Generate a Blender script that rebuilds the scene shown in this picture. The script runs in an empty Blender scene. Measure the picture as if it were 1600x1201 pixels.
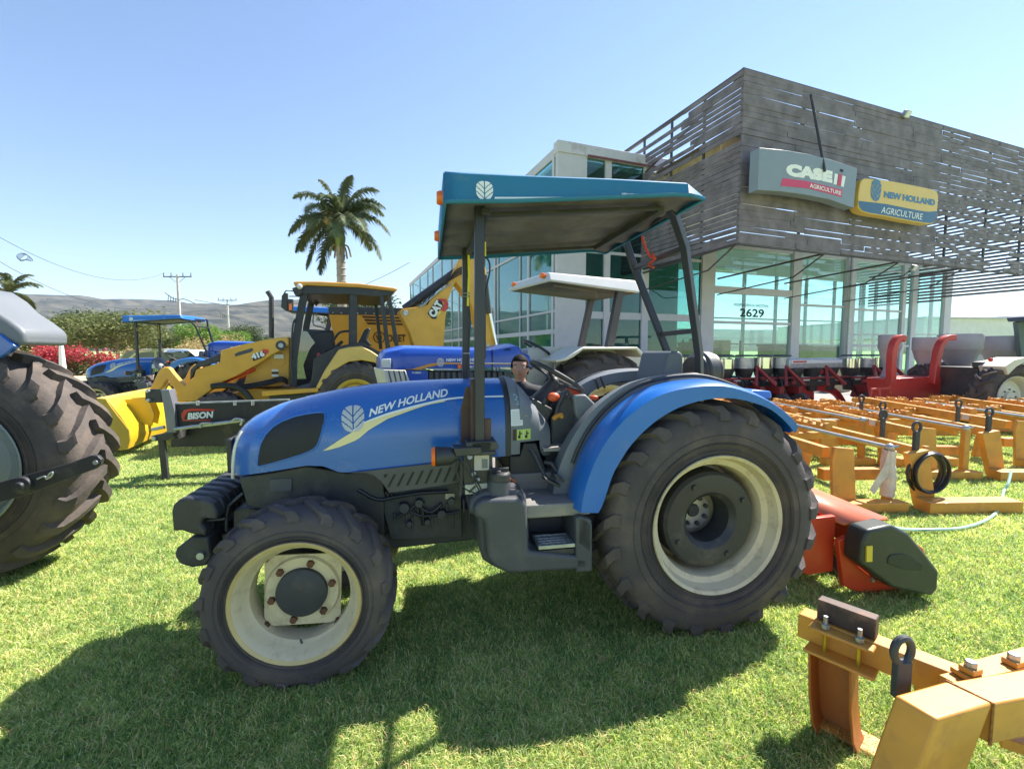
import bpy, bmesh, math, random
import numpy as np
from mathutils import Vector, Matrix
from math import sin, cos, pi, radians, sqrt, atan2, tan
random.seed(7)
S = bpy.context.scene
C = S.collection

# ------------------------------------------------------------------ camera
F_PX, CXP, CYP, PITCH, CAM_H = 717.0, 800.0, 600.5, radians(4.2), 1.6
cam = bpy.data.cameras.new("camera"); camo = bpy.data.objects.new("camera", cam); C.objects.link(camo)
camo.location = (0, 0, CAM_H); camo.rotation_euler = (pi/2 - PITCH, 0, 0)
cam.sensor_width = 36; cam.lens = F_PX/1600*36; cam.clip_start = .05; cam.clip_end = 9000
S.camera = camo
# ------------------------------------------------------------------ light
SUN_EL, SUN_AZ = radians(50), radians(54)      # azimuth measured clockwise from +Y
w = bpy.data.worlds.new("World"); S.world = w; w.use_nodes = True
nt = w.node_tree; bg = nt.nodes["Background"]
sky = nt.nodes.new("ShaderNodeTexSky"); sky.sky_type = 'NISHITA'; sky.sun_disc = False
sky.sun_elevation = SUN_EL; sky.sun_rotation = SUN_AZ; sky.air_density = 1.0; sky.dust_density = 0; sky.ozone_density = 3.0
nt.links.new(sky.outputs[0], bg.inputs[0]); bg.inputs[1].default_value = .092
sl = bpy.data.lights.new("sun", 'SUN'); sl.energy = 5.0; sl.angle = radians(.5); sl.color = (1, .94, .84)
so = bpy.data.objects.new("sun", sl); C.objects.link(so)
sd = Vector((sin(SUN_AZ)*cos(SUN_EL), cos(SUN_AZ)*cos(SUN_EL), sin(SUN_EL)))
so.rotation_euler = sd.to_track_quat('Z', 'Y').to_euler(); so.location = (20, 20, 30)
S.view_settings.view_transform = 'Standard'; S.view_settings.look = 'None'
S.view_settings.exposure = 1.36; S.view_settings.gamma = 1

# ------------------------------------------------------------------ measuring helpers (pixel of the photo -> metres on a given plane)
def ray(px, py):
    x = (px-CXP)/F_PX; v = -(py-CYP)/F_PX
    return Vector((x, cos(PITCH)+v*sin(PITCH), -sin(PITCH)+v*cos(PITCH)))
def gp(px, py, z=0.0):
    d = ray(px, py); t = (z-CAM_H)/d.z
    return Vector((0, 0, CAM_H)) + d*t
def aty(px, py, Y):
    d = ray(px, py); return Vector((0, 0, CAM_H)) + d*(Y/d.y)
class Frame:
    def __init__(s, x, y, deg, z=0.0):
        s.o = Vector((x, y, z)); s.a = radians(deg)
        s.u = Vector((cos(s.a), sin(s.a), 0)); s.v = Vector((-sin(s.a), cos(s.a), 0))
    def q(s, px, py, v=0.0):
        d = ray(px, py); p0 = s.o + s.v*v; o = Vector((0, 0, CAM_H))
        t = (p0-o).dot(s.v)/d.dot(s.v); p = o+d*t - s.o
        return (p.dot(s.u), p.z)
    def qs(s, pts, v=0.0): return [s.q(x, y, v) for x, y in pts]
    def q3(s, px, py, v=0.0):
        a = s.q(px, py, v); return (a[0], v, a[1])
    def w(s, u, v, z): return s.o + s.u*u + s.v*v + Vector((0, 0, z))

# ------------------------------------------------------------------ materials
def _n(t, ty, **k):
    n = t.nodes.new(ty)
    for a, b in k.items(): setattr(n, a, b)
    return n
MATS = {}
def mat(name, col, rough=.5, metal=0.0, var=.12, vs=3.0, bump=0.0, bs=40.0, coat=0.0, dirt=None, spec=.5, streak=False):
    """principled with large-scale tone variation, fine bump, patchy dirt (colour, amount 0-1, scale)"""
    if name in MATS: return MATS[name]
    m = bpy.data.materials.new(name); m.use_nodes = True; t = m.node_tree; L = t.links
    b = t.nodes["Principled BSDF"]
    b.inputs['Roughness'].default_value = rough; b.inputs['Metallic'].default_value = metal
    b.inputs['Specular IOR Level'].default_value = spec
    if coat: b.inputs['Coat Weight'].default_value = coat; b.inputs['Coat Roughness'].default_value = .06
    tc = _n(t, 'ShaderNodeTexCoord')
    no = _n(t, 'ShaderNodeTexNoise'); no.inputs['Scale'].default_value = vs; no.inputs['Detail'].default_value = 6
    L.new(tc.outputs['Object'], no.inputs['Vector'])
    mp = _n(t, 'ShaderNodeMapRange'); mp.inputs['From Min'].default_value = .3; mp.inputs['From Max'].default_value = .7
    mp.inputs['To Min'].default_value = 1-var; mp.inputs['To Max'].default_value = 1+var
    L.new(no.outputs['Fac'], mp.inputs['Value'])
    mx = _n(t, 'ShaderNodeVectorMath', operation='SCALE'); mx.inputs[0].default_value = col[:3]
    L.new(mp.outputs[0], mx.inputs['Scale'])
    out = mx.outputs[0]
    if dirt:
        dc, da, ds = dirt
        n2 = _n(t, 'ShaderNodeTexNoise'); n2.inputs['Scale'].default_value = ds; n2.inputs['Detail'].default_value = 9; n2.inputs['Roughness'].default_value = .65
        L.new(tc.outputs['Object'], n2.inputs['Vector'])
        r = _n(t, 'ShaderNodeMapRange'); r.inputs['From Min'].default_value = .62-.25*da; r.inputs['From Max'].default_value = .80-.12*da; r.inputs['To Max'].default_value = min(1, da*1.3)
        L.new(n2.outputs['Fac'], r.inputs['Value'])
        mi = _n(t, 'ShaderNodeMix', data_type='RGBA'); mi.inputs[7].default_value = (*dc, 1)
        L.new(r.outputs[0], mi.inputs[0]); L.new(out, mi.inputs[6]); out = mi.outputs[2]
        ro = _n(t, 'ShaderNodeMapRange'); ro.inputs['To Min'].default_value = rough; ro.inputs['To Max'].default_value = .85
        L.new(r.outputs[0], ro.inputs['Value']); L.new(ro.outputs[0], b.inputs['Roughness'])
    L.new(out, b.inputs['Base Color'])
    if bump:
        n3 = _n(t, 'ShaderNodeTexNoise'); n3.inputs['Scale'].default_value = bs; n3.inputs['Detail'].default_value = 5
        L.new(tc.outputs['Object'], n3.inputs['Vector'])
        bu = _n(t, 'ShaderNodeBump'); bu.inputs['Strength'].default_value = bump; bu.inputs['Distance'].default_value = .01
        L.new(n3.outputs['Fac'], bu.inputs['Height']); L.new(bu.outputs[0], b.inputs['Normal'])
    MATS[name] = m; return m
def glass(name, col, rough=.02, alpha=.5, refl=1.5):
    """tinted pane: mostly see-through tint plus mirror-like reflection"""
    if name in MATS: return MATS[name]
    m = bpy.data.materials.new(name); m.use_nodes = True; t = m.node_tree; L = t.links
    t.nodes.remove(t.nodes["Principled BSDF"]); o = t.nodes["Material Output"]
    tr = _n(t, 'ShaderNodeBsdfTransparent'); tr.inputs[0].default_value = (*col, 1)
    gl = _n(t, 'ShaderNodeBsdfGlossy'); gl.inputs['Roughness'].default_value = rough; gl.inputs[0].default_value = (.9, 1, 1, 1)
    fr = _n(t, 'ShaderNodeLayerWeight'); fr.inputs['Blend'].default_value = .5
    pw = _n(t, 'ShaderNodeMath', operation='POWER'); pw.inputs[1].default_value = 4.0; L.new(fr.outputs['Facing'], pw.inputs[0])
    ad = _n(t, 'ShaderNodeMath', operation='MULTIPLY_ADD'); ad.inputs[1].default_value = .8; ad.inputs[2].default_value = alpha
    L.new(pw.outputs[0], ad.inputs[0])
    mx = _n(t, 'ShaderNodeMixShader'); L.new(ad.outputs[0], mx.inputs[0]); L.new(tr.outputs[0], mx.inputs[1]); L.new(gl.outputs[0], mx.inputs[2])
    L.new(mx.outputs[0], o.inputs[0]); MATS[name] = m; return m

DUST = (.30, .24, .17)
NHB = mat('blue_paint', (.010, .115, .43), .26, var=.06, vs=2, coat=.5, dirt=(DUST, .22, 4), bump=.015, bs=9)
NHB2 = mat('blue_plastic', (.012, .13, .47), .32, var=.08, vs=2, coat=.2, dirt=(DUST, .15, 5))
NHC = mat('canopy_blue', (.015, .15, .30), .6, var=.08, vs=2, dirt=(DUST, .2, 6))
BLK = mat('black_metal', (.035, .035, .040), .45, var=.2, dirt=(DUST, .25, 6), bump=.05)  # black raised a little, veiling glare put into the base colour
BLP = mat('black_plastic', (.032, .033, .037), .5, var=.2, dirt=((.16, .14, .12), .35, 5), bump=.05, bs=80)
DKM = mat('dark_cast_iron', (.045, .047, .055), .6, var=.3, dirt=((.12, .10, .08), .4, 9), bump=.3, bs=30)
RUB = mat('tyre_rubber', (.082, .070, .070), .8, var=.22, vs=2.5, dirt=((.19, .145, .11), .5, 4.5), bump=.25, bs=60, spec=.3)  # base raised so veiling glare over dark rubber sits in the colour
RUBL = mat('tyre_rubber_dusty_glare', (.10, .085, .078), .85, var=.2, vs=3, dirt=((.19, .15, .12), .6, 5), bump=.3, bs=50, spec=.2)  # paler still: veiling glare in the base, dust in the patches
CRM = mat('cream_wheel_paint', (.62, .53, .36), .45, var=.08, vs=5, dirt=((.20, .11, .06), .38, 15), bump=.04)
RUST = mat('rusty_bolt', (.13, .055, .03), .8, var=.4, vs=30, bump=.3)
GRP = mat('grey_plastic', (.15, .165, .185), .5, var=.08, vs=3, dirt=((.2, .18, .15), .2, 7), bump=.03, bs=120)
GRD = mat('dark_grey_plastic', (.06, .065, .075), .55, var=.15, dirt=((.15, .13, .11), .35, 6), bump=.06, bs=90)
STL = mat('bare_steel', (.45, .45, .46), .35, metal=.9, var=.15, bump=.03)
ZNC = mat('galvanised_steel', (.42, .44, .46), .4, metal=.7, var=.2, vs=12)
WHT = mat('white_paint', (.78, .78, .76), .5, var=.05, dirt=(DUST, .12, 6))
WHD = mat('white_decal', (.72, .74, .76), .5, var=.02)
SIL = mat('silver_decal', (.45, .47, .5), .4, var=.05)
CRD = mat('cream_decal', (.72, .62, .32), .45, var=.03)
YLD = mat('yellow_decal', (.72, .55, .05), .5, var=.03)
GND = mat('green_decal', (.45, .58, .12), .5, var=.03)
ORG = mat('orange_lens', (.85, .16, .01), .25, var=.05)
RDL = mat('red_lens', (.6, .02, .01), .25, var=.05)
RED = mat('red_paint', (.52, .028, .016), .38, var=.12, dirt=(DUST, .2, 5), coat=.2)
REO = mat('orange_red_paint', (.62, .06, .018), .4, var=.1, dirt=(DUST, .15, 5), coat=.2)
CAT = mat('loader_yellow', (.62, .33, .04), .42, var=.1, dirt=(DUST, .3, 4), coat=.15)
CATB = mat('bucket_yellow', (.66, .42, .02), .38, var=.08, dirt=(DUST, .2, 4), coat=.2)
YOR = mat('implement_orange_yellow', (.60, .27, .04), .45, var=.16, vs=4, dirt=((.28, .12, .06), .42, 7), coat=.2, bump=.06, bs=25)
YTX = mat('yellow_tape', (.75, .6, .02), .5)
HOSE = mat('black_hose', (.015, .015, .016), .35, var=.1)
CHR = mat('chrome', (.7, .7, .72), .12, metal=1, var=.02)
LENS = mat('headlight_lens', (.55, .58, .6), .12, var=.1, coat=.6)
INK = mat('black_ink', (.012, .012, .014), .6, var=.05)

# ------------------------------------------------------------------ mesh builder
class MB:
    def __init__(s): s.v = []; s.f = []; s.m = []; s.mats = []; s.cur = 0; s.calls = []
    def use(s, m):
        if m not in s.mats: s.mats.append(m)
        s.cur = s.mats.index(m); return s
    def add(s, vs, fs):
        o = len(s.v); s.v += [tuple(p) for p in vs]; s.calls.append((list(vs), list(fs), s.cur))
        for f in fs: s.f.append([o+i for i in f]); s.m.append(s.cur)
        return s
    def box(s, c, d, rz=0, ry=0, rx=0):
        M = Matrix.Translation(c) @ Matrix.Rotation(rz, 4, 'Z') @ Matrix.Rotation(ry, 4, 'Y') @ Matrix.Rotation(rx, 4, 'X')
        P = [M @ Vector((x*d[0]/2, y*d[1]/2, z*d[2]/2)) for x in (-1, 1) for y in (-1, 1) for z in (-1, 1)]
        return s.add(P, [(0, 1, 3, 2), (4, 6, 7, 5), (0, 4, 5, 1), (2, 3, 7, 6), (0, 2, 6, 4), (1, 5, 7, 3)])
    def bb(s, x0, x1, y0, y1, z0, z1): return s.box(((x0+x1)/2, (y0+y1)/2, (z0+z1)/2), (x1-x0, y1-y0, z1-z0))
    def prism(s, pts, v0, v1, ax='y'):
        """profile [(a,b)] extruded along ax from v0 to v1; a,b are the other axes in order"""
        n = len(pts)
        def P(a, b, c): return (a, c, b) if ax == 'y' else ((c, a, b) if ax == 'x' else (a, b, c))
        vs = [P(a, b, v0) for a, b in pts] + [P(a, b, v1) for a, b in pts]
        fs = [tuple(range(n)), tuple(range(2*n-1, n-1, -1))]
        fs += [(i, i+n, (i+1) % n+n, (i+1) % n) for i in range(n)]
        return s.add(vs, fs)
    def ring(s, path, r, n=8, cap=True, sq=None):
        """tube along path; sq=(w,h) gives a rectangular section"""
        P = [Vector(p) for p in path]; base = len(s.v); k = len(P); N = n
        if sq: N = 4
        up = Vector((0, 0, 1))
        prev = None; vs = []
        for i, p in enumerate(P):
            d = (P[min(i+1, k-1)] - P[max(i-1, 0)])
            if d.length < 1e-9: d = Vector((1, 0, 0))
            d.normalize()
            if prev is None:
                a = up if abs(d.z) < .9 else Vector((0, 1, 0))
                x = d.cross(a).normalized()
            else:
                x = (prev - d*prev.dot(d)).normalized()
            prev = x; y = d.cross(x)
            rr = r[i] if isinstance(r, (list, tuple)) else r
            if sq:
                sc = rr
                for a, b in ((-1, -1), (1, -1), (1, 1), (-1, 1)): vs.append(p + x*(a*sq[0]/2*sc) + y*(b*sq[1]/2*sc))
            else:
                for j in range(N): vs.append(p + x*(cos(2*pi*j/N)*rr) + y*(sin(2*pi*j/N)*rr))
        fs = []
        for i in range(k-1):
            for j in range(N): fs.append((i*N+j, i*N+(j+1) % N, (i+1)*N+(j+1) % N, (i+1)*N+j))
        if cap: fs.append(tuple(range(N-1, -1, -1))); fs.append(tuple((k-1)*N+j for j in range(N)))
        return s.add(vs, fs)
    def cyl(s, a, b, r, n=16, r2=None):
        return s.ring([a, b], [r, r if r2 is None else r2], n)
    def lathe(s, prof, o=(0, 0, 0), ax='y', n=48, closed=False):
        """profile [(radius, along-axis)] turned about ax through o"""
        vs = []; k = len(prof)
        for r, t in prof:
            for j in range(n):
                a = 2*pi*j/n; c, d = r*cos(a), r*sin(a)
                p = (c, t, d) if ax == 'y' else ((t, c, d) if ax == 'x' else (c, d, t))
                vs.append((p[0]+o[0], p[1]+o[1], p[2]+o[2]))
        fs = []
        for i in range(k if closed else k-1):
            i2 = (i+1) % k
            for j in range(n): fs.append((i*n+j, i2*n+j, i2*n+(j+1) % n, i*n+(j+1) % n))
        return s.add(vs, fs)
    def sphere(s, c, r, n=12, sc=(1, 1, 1)):
        vs = []; m = n//2+1
        for i in range(m+1):
            t = pi*i/m
            for j in range(n):
                a = 2*pi*j/n; vs.append((c[0]+r*sc[0]*sin(t)*cos(a), c[1]+r*sc[1]*sin(t)*sin(a), c[2]+r*sc[2]*cos(t)))
        fs = [(i*n+j, (i+1)*n+j, (i+1)*n+(j+1) % n, i*n+(j+1) % n) for i in range(m) for j in range(n)]
        return s.add(vs, fs)
    def bolt(s, c, r, h, ax='y', n=6, sgn=-1):
        d = {'y': (0, 1, 0), 'x': (1, 0, 0), 'z': (0, 0, 1)}[ax]
        a = Vector(c); b = a + Vector(d)*h*sgn
        return s.ring([a, b], [r, r*.92], n)
    def loft(s, rows, close=False, caps=True):
        n = len(rows[0]); vs = [p for r in rows for p in r]; fs = []
        for i in range(len(rows)-1):
            for j in range(n if close else n-1):
                fs.append((i*n+j, i*n+(j+1) % n, (i+1)*n+(j+1) % n, (i+1)*n+j))
        if caps: fs.append(tuple(range(n-1, -1, -1))); fs.append(tuple((len(rows)-1)*n+j for j in range(n)))
        return s.add(vs, fs)
    def build(s, name, mt=None, parent=None, bevel=0, smooth=35, seg=2, solid=0, subd=0):
        me = bpy.data.meshes.new(name)
        me.from_pydata([tuple(map(float, p)) for p in s.v], [], s.f)
        ms = s.mats if s.mats else []
        if mt is not None and not ms: ms = [mt]
        for m in ms: me.materials.append(m)
        if s.mats: me.polygons.foreach_set('material_index', s.m)
        bm = bmesh.new(); bm.from_mesh(me); bmesh.ops.recalc_face_normals(bm, faces=bm.faces); bm.to_mesh(me); bm.free()
        if smooth:
            me.shade_smooth()
            try: me.set_sharp_from_angle(angle=radians(smooth))
            except Exception: pass
        o = bpy.data.objects.new(name, me); C.objects.link(o)
        if parent: o.parent = parent
        if solid:
            d = o.modifiers.new('s', 'SOLIDIFY'); d.thickness = solid; d.offset = 0
        if bevel:
            d = o.modifiers.new('b', 'BEVEL'); d.width = bevel; d.segments = seg; d.limit_method = 'ANGLE'; d.angle_limit = radians(40); d.harden_normals = False
        if subd:
            d = o.modifiers.new('d', 'SUBSURF'); d.levels = d.render_levels = subd
        return o
def split(mb, name, mt=None, parent=None, **k):
    """one object per primitive that was added"""
    out = []
    for vs, fs, cu in mb.calls:
        q = MB(); q.use(mb.mats[cu] if mb.mats else mt); q.add(vs, fs); out.append(q.build(name, None, parent, **k))
    return out
def tag(o, label=None, cat=None, group=None, kind=None):
    if label: o['label'] = label
    if cat: o['category'] = cat
    if group: o['group'] = group
    if kind: o['kind'] = kind
    return o
def empty(name, loc=(0, 0, 0), rz=0.0, **k):
    o = bpy.data.objects.new(name, None); C.objects.link(o); o.location = loc; o.rotation_euler = (0, 0, rz)
    o.empty_display_size = .2
    if k: tag(o, **k)
    return o
def thing(name, fr, **k): return empty(name, tuple(fr.o), fr.a, **k)
def copy_tree(o, parent=None):
    c = o.copy(); C.objects.link(c); c.parent = parent
    for ch in list(o.children): copy_tree(ch, c)
    return c

# ------------------------------------------------------------------ lettering and decals
_TXT = {}
def text2d(body, size=1.0, bold=.0, shear=0.0, align='LEFT'):
    key = (body, bold, shear, align)
    if key not in _TXT:
        cu = bpy.data.curves.new('t', 'FONT'); cu.body = body; cu.size = 1; cu.offset = bold; cu.shear = shear; cu.align_x = align; cu.resolution_u = 3
        ob = bpy.data.objects.new('t', cu); C.objects.link(ob)
        dg = bpy.context.evaluated_depsgraph_get(); dg.update()
        me = bpy.data.meshes.new_from_object(ob.evaluated_get(dg))
        _TXT[key] = ([(v.co.x, v.co.y) for v in me.vertices], [tuple(p.vertices) for p in me.polygons])
        bpy.data.objects.remove(ob); bpy.data.curves.remove(cu); bpy.data.meshes.remove(me)
    v, f = _TXT[key]
    return [(x*size, y*size) for x, y in v], f
def fit_text(body, w, h, bold=.012, shear=0.0):
    """text scaled to exactly w x h, origin at baseline left"""
    v, f = text2d(body, 1, bold, shear)
    x0 = min(p[0] for p in v); x1 = max(p[0] for p in v); y1 = max(p[1] for p in v); y0 = min(0, min(p[1] for p in v))
    return [((x-x0)/(x1-x0)*w, (y-y0)/(y1-y0)*h) for x, y in v], f
def leaf_logo(w, h, n=34):
    """rounded shield of paired leaf blades split by veins"""
    vs = []; fs = []
    for i in range(n):
        for j in range(n):
            x = (i+.5)/n*2-1; y = (j+.5)/n*2-1
            if abs(x)**2.6+abs(y)**(3.2 if y > 0 else 2.0) > 1: continue
            if abs(x) < .045: continue
            cut = False
            for y0 in (-.95, -.42, .12):
                d = y-(y0+abs(x)**.8*.85)
                if abs(d) < .055: cut = True
            if cut: continue
            o = len(vs); e = 1/n
            for a, b in ((-e, -e), (e, -e), (e, e), (-e, e)): vs.append(((x+a)*w/2, (y+b)*h/2))
            fs.append((o, o+1, o+2, o+3))
    return vs, fs
def decal(name, vf, fn, m, parent, cut=None, solid=0):
    """flat 2-D shape mapped onto a surface by fn(a,b)->(x,y,z)"""
    v, f = vf; bm = bmesh.new()
    vv = [bm.verts.new((a, b, 0)) for a, b in v]
    for q in f:
        try: bm.faces.new([vv[i] for i in q])
        except Exception: pass
    if cut:
        for ax, nrm in ((0, (1, 0, 0)), (1, (0, 1, 0))):
            lo = min(p[ax] for p in v); hi = max(p[ax] for p in v); k = lo+cut
            while k < hi:
                co = [0, 0, 0]; co[ax] = k
                bmesh.ops.bisect_plane(bm, geom=bm.verts[:]+bm.edges[:]+bm.faces[:], plane_co=co, plane_no=nrm, dist=1e-6); k += cut
    for x in bm.verts: x.co = Vector(fn(x.co.x, x.co.y))
    me = bpy.data.meshes.new(name); bm.to_mesh(me); bm.free(); me.materials.append(m)
    o = bpy.data.objects.new(name, me); C.objects.link(o)
    if parent: o.parent = parent
    return o
def poly(pts): return list(pts), [tuple(range(len(pts)))]
def rect(x0, y0, x1, y1): return [(x0, y0), (x1, y0), (x1, y1), (x0, y1)], [(0, 1, 2, 3)]
def join2(*vfs):
    V = []; Fc = []
    for v, f in vfs:
        o = len(V); V += v; Fc += [tuple(o+i for i in q) for q in f]
    return V, Fc
def shift(vf, dx, dy, rot=0, sc=1):
    v, f = vf; c, s_ = cos(rot)*sc, sin(rot)*sc
    return [(x*c-y*s_+dx, x*s_+y*c+dy) for x, y in v], f
def lerp(a, b, t): return a+(b-a)*t
def interp(tab, x):
    if x <= tab[0][0]: return tab[0][1]
    for (a, b), (c, d) in zip(tab, tab[1:]):
        if x <= c: return b+(d-b)*(x-a)/(c-a)
    return tab[-1][1]
def smooth_path(pts, n=6):
    """Catmull-Rom through pts"""
    P = [Vector(p) for p in pts]; out = []
    for i in range(len(P)-1):
        a = P[max(i-1, 0)]; b = P[i]; c = P[i+1]; d = P[min(i+2, len(P)-1)]
        for k in range(n):
            t = k/n
            out.append(.5*((2*b)+(c-a)*t+(2*a-5*b+4*c-d)*t*t+(3*b-a-3*c+d)*t**3))
    out.append(P[-1]); return [tuple(p) for p in out]

# ------------------------------------------------------------------ tyres (axis along local y, outer face at y=0, centre at radius height)
def tyre_mb(R, W, rim, nlug, lug, ang=.95, lw=.35, flip=1, n=72):
    """agricultural tyre: carcass + chevron lugs.  R overall radius, W width, rim bead radius"""
    Rc = R-lug
    sec = [(rim, .13*W), (rim+.012, .06*W), (rim+.03*(Rc-rim)/.1, .03*W), (rim+(Rc-rim)*.35, .0), (rim+(Rc-rim)*.62, .012*W), (Rc-(Rc-rim)*.17, .055*W),
           (Rc-(Rc-rim)*.05, .13*W), (Rc, .26*W), (Rc+.004, .5*W)]
    full = sec + [(r, W-t) for r, t in sec[-2::-1]]
    m = MB(); m.lathe(full, n=n)
    for q in (.16, .30, .48): rr_ = rim+(Rc-rim)*q; m.lathe([(rr_-.004, .004), (rr_, -.003), (rr_+.004, .004)], n=n)
    # lugs follow the section from the centre line over the shoulder
    def surf(s_):    # s_ 0 centre -> 1 sidewall ; returns (r, t)
        k = s_*5.2; idx = [8, 7.35, 6.7, 6, 5.2, 4.4][int(min(k, 4.999))]
        path = [8, 7.4, 6.8, 6.1, 5.3, 4.6, 4.0]
        kk = s_*5.2; a = path[int(min(kk, 5))]; b = path[int(min(kk, 5))+1]; fr = kk-int(min(kk, 5)); x = a+(b-a)*fr
        i = int(x); fr = x-i; p = sec[min(i, 8)]; q = sec[min(i+1, 8)]
        return p[0]+(q[0]-p[0])*fr, p[1]+(q[1]-p[1])*fr
    segs = 7
    for k in range(nlug*2):
        side = k % 2; ph0 = 2*pi*k/(nlug*2)
        rows = []
        for i in range(segs):
            s_ = -.06+i/(segs-1)*1.0 if i else -.06
            ss = max(0, s_); r, t = surf(min(ss, 1))
            if s_ < 0: t = .5*W+.02*W
            a = ph0 + flip*ang*(W/2)/R*(min(ss, .75)**1.0)*1.0
            hh = lug*(1.0 if s_ < .62 else max(.12, 1-(s_-.62)*2.1))
            wd = lw*2*pi/nlug*.5*(1.0 if s_ < .4 else 1+(s_-.4)*.9)
            # outward normal in (r,t)
            r2, t2 = surf(min(ss+.04, 1)); r1, t1 = surf(max(ss-.04, 0)); dr, dt = r2-r1, t2-t1
            L_ = sqrt(dr*dr+dt*dt) or 1; nr, ntt = -dt/L_, dr/L_
            if nr < 0 and ss < .5: nr, ntt = -nr, -ntt
            if ss >= .5 and ntt > 0: nr, ntt = -nr, -ntt
            row = []
            for da, up in ((-wd*.62, -.012), (-wd*.42, hh), (wd*.42, hh), (wd*.62, -.012)):
                rr = r+nr*up; tt = t+ntt*up
                if side: tt = W-tt
                row.append((rr*cos(a+da), tt, rr*sin(a+da)))
            rows.append(row)
        if side: rows = [r_[::-1] for r_ in rows]
        m.loft(rows)
    return m
# ================================================================== GROUND
def grass_mat(name, blades=False):
    m = bpy.data.materials.new(name); m.use_nodes = True; t = m.node_tree; L = t.links; b = t.nodes["Principled BSDF"]
    geo = _n(t, 'ShaderNodeNewGeometry')
    def noise(sc, det=6, rg=.6):
        n = _n(t, 'ShaderNodeTexNoise'); n.inputs['Scale'].default_value = sc; n.inputs['Detail'].default_value = det; n.inputs['Roughness'].default_value = rg
        L.new(geo.outputs['Position'], n.inputs['Vector']); return n
    a = noise(.8); c = noise(6); f = noise(90, 3)
    ramp = _n(t, 'ShaderNodeValToRGB'); e = ramp.color_ramp.elements
    e[0].position = .32; e[0].color = (.17, .275, .09, 1); e[1].position = .80; e[1].color = (.80, .72, .44, 1)
    x = e.new(.46); x.color = (.32, .45, .15, 1); x = e.new(.58); x.color = (.54, .60, .21, 1)
    ad = _n(t, 'ShaderNodeMath', operation='MULTIPLY_ADD'); ad.inputs[1].default_value = .45
    L.new(a.outputs['Fac'], ad.inputs[0])
    m2 = _n(t, 'ShaderNodeMath', operation='MULTIPLY'); m2.inputs[1].default_value = .55
    if blades:
        at = _n(t, 'ShaderNodeAttribute'); at.attribute_name = 'rnd'
        m3 = _n(t, 'ShaderNodeMath', operation='MULTIPLY_ADD'); m3.inputs[1].default_value = .85; m3.inputs[2].default_value = -.39
        L.new(at.outputs['Fac'], m3.inputs[0])
        s_ = _n(t, 'ShaderNodeMath', operation='ADD'); L.new(c.outputs['Fac'], s_.inputs[0]); L.new(m3.outputs[0], s_.inputs[1]); L.new(s_.outputs[0], m2.inputs[0])
    else: L.new(c.outputs['Fac'], m2.inputs[0])
    L.new(m2.outputs[0], ad.inputs[2]); L.new(ad.outputs[0], ramp.inputs[0])
    if blades:
        L.new(ramp.outputs[0], b.inputs['Base Color']); b.inputs['Roughness'].default_value = .6; b.inputs['Specular IOR Level'].default_value = .3
        tr_ = _n(t, 'ShaderNodeBsdfTranslucent'); sc = _n(t, 'ShaderNodeVectorMath', operation='MULTIPLY'); sc.inputs[1].default_value = (1.25, 1.35, .65)
        L.new(ramp.outputs[0], sc.inputs[0]); L.new(sc.outputs[0], tr_.inputs[0])
        mx = _n(t, 'ShaderNodeMixShader'); mx.inputs[0].default_value = .45
        L.new(b.outputs[0], mx.inputs[1]); L.new(tr_.outputs[0], mx.inputs[2]); L.new(mx.outputs[0], t.nodes["Material Output"].inputs[0])
    else:
        mul = _n(t, 'ShaderNodeMapRange'); mul.inputs['From Min'].default_value = .3; mul.inputs['From Max'].default_value = .7; mul.inputs['To Min'].default_value = .45; mul.inputs['To Max'].default_value = 1.25
        L.new(f.outputs['Fac'], mul.inputs[0]); v = _n(t, 'ShaderNodeVectorMath', operation='SCALE'); L.new(ramp.outputs[0], v.inputs[0]); L.new(mul.outputs[0], v.inputs['Scale'])
        L.new(v.outputs[0], b.inputs['Base Color']); b.inputs['Roughness'].default_value = .9
        bu = _n(t, 'ShaderNodeBump'); bu.inputs['Strength'].default_value = .9; bu.inputs['Distance'].default_value = .03
        L.new(f.outputs['Fac'], bu.inputs['Height']); L.new(bu.outputs[0], b.inputs['Normal'])
    return m
GRASS_G = grass_mat('lawn_soil'); GRASS_B = grass_mat('grass_blade', True)
m = MB(); N = 24; R_ = 3400
m.add([(-5000, -1500, 0), (5000, -1500, 0), (5000, 3300, 0), (-5000, 3300, 0)], [(0, 1, 2, 3)])
tag(m.build('ground', GRASS_G, smooth=0), kind='structure')
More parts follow.
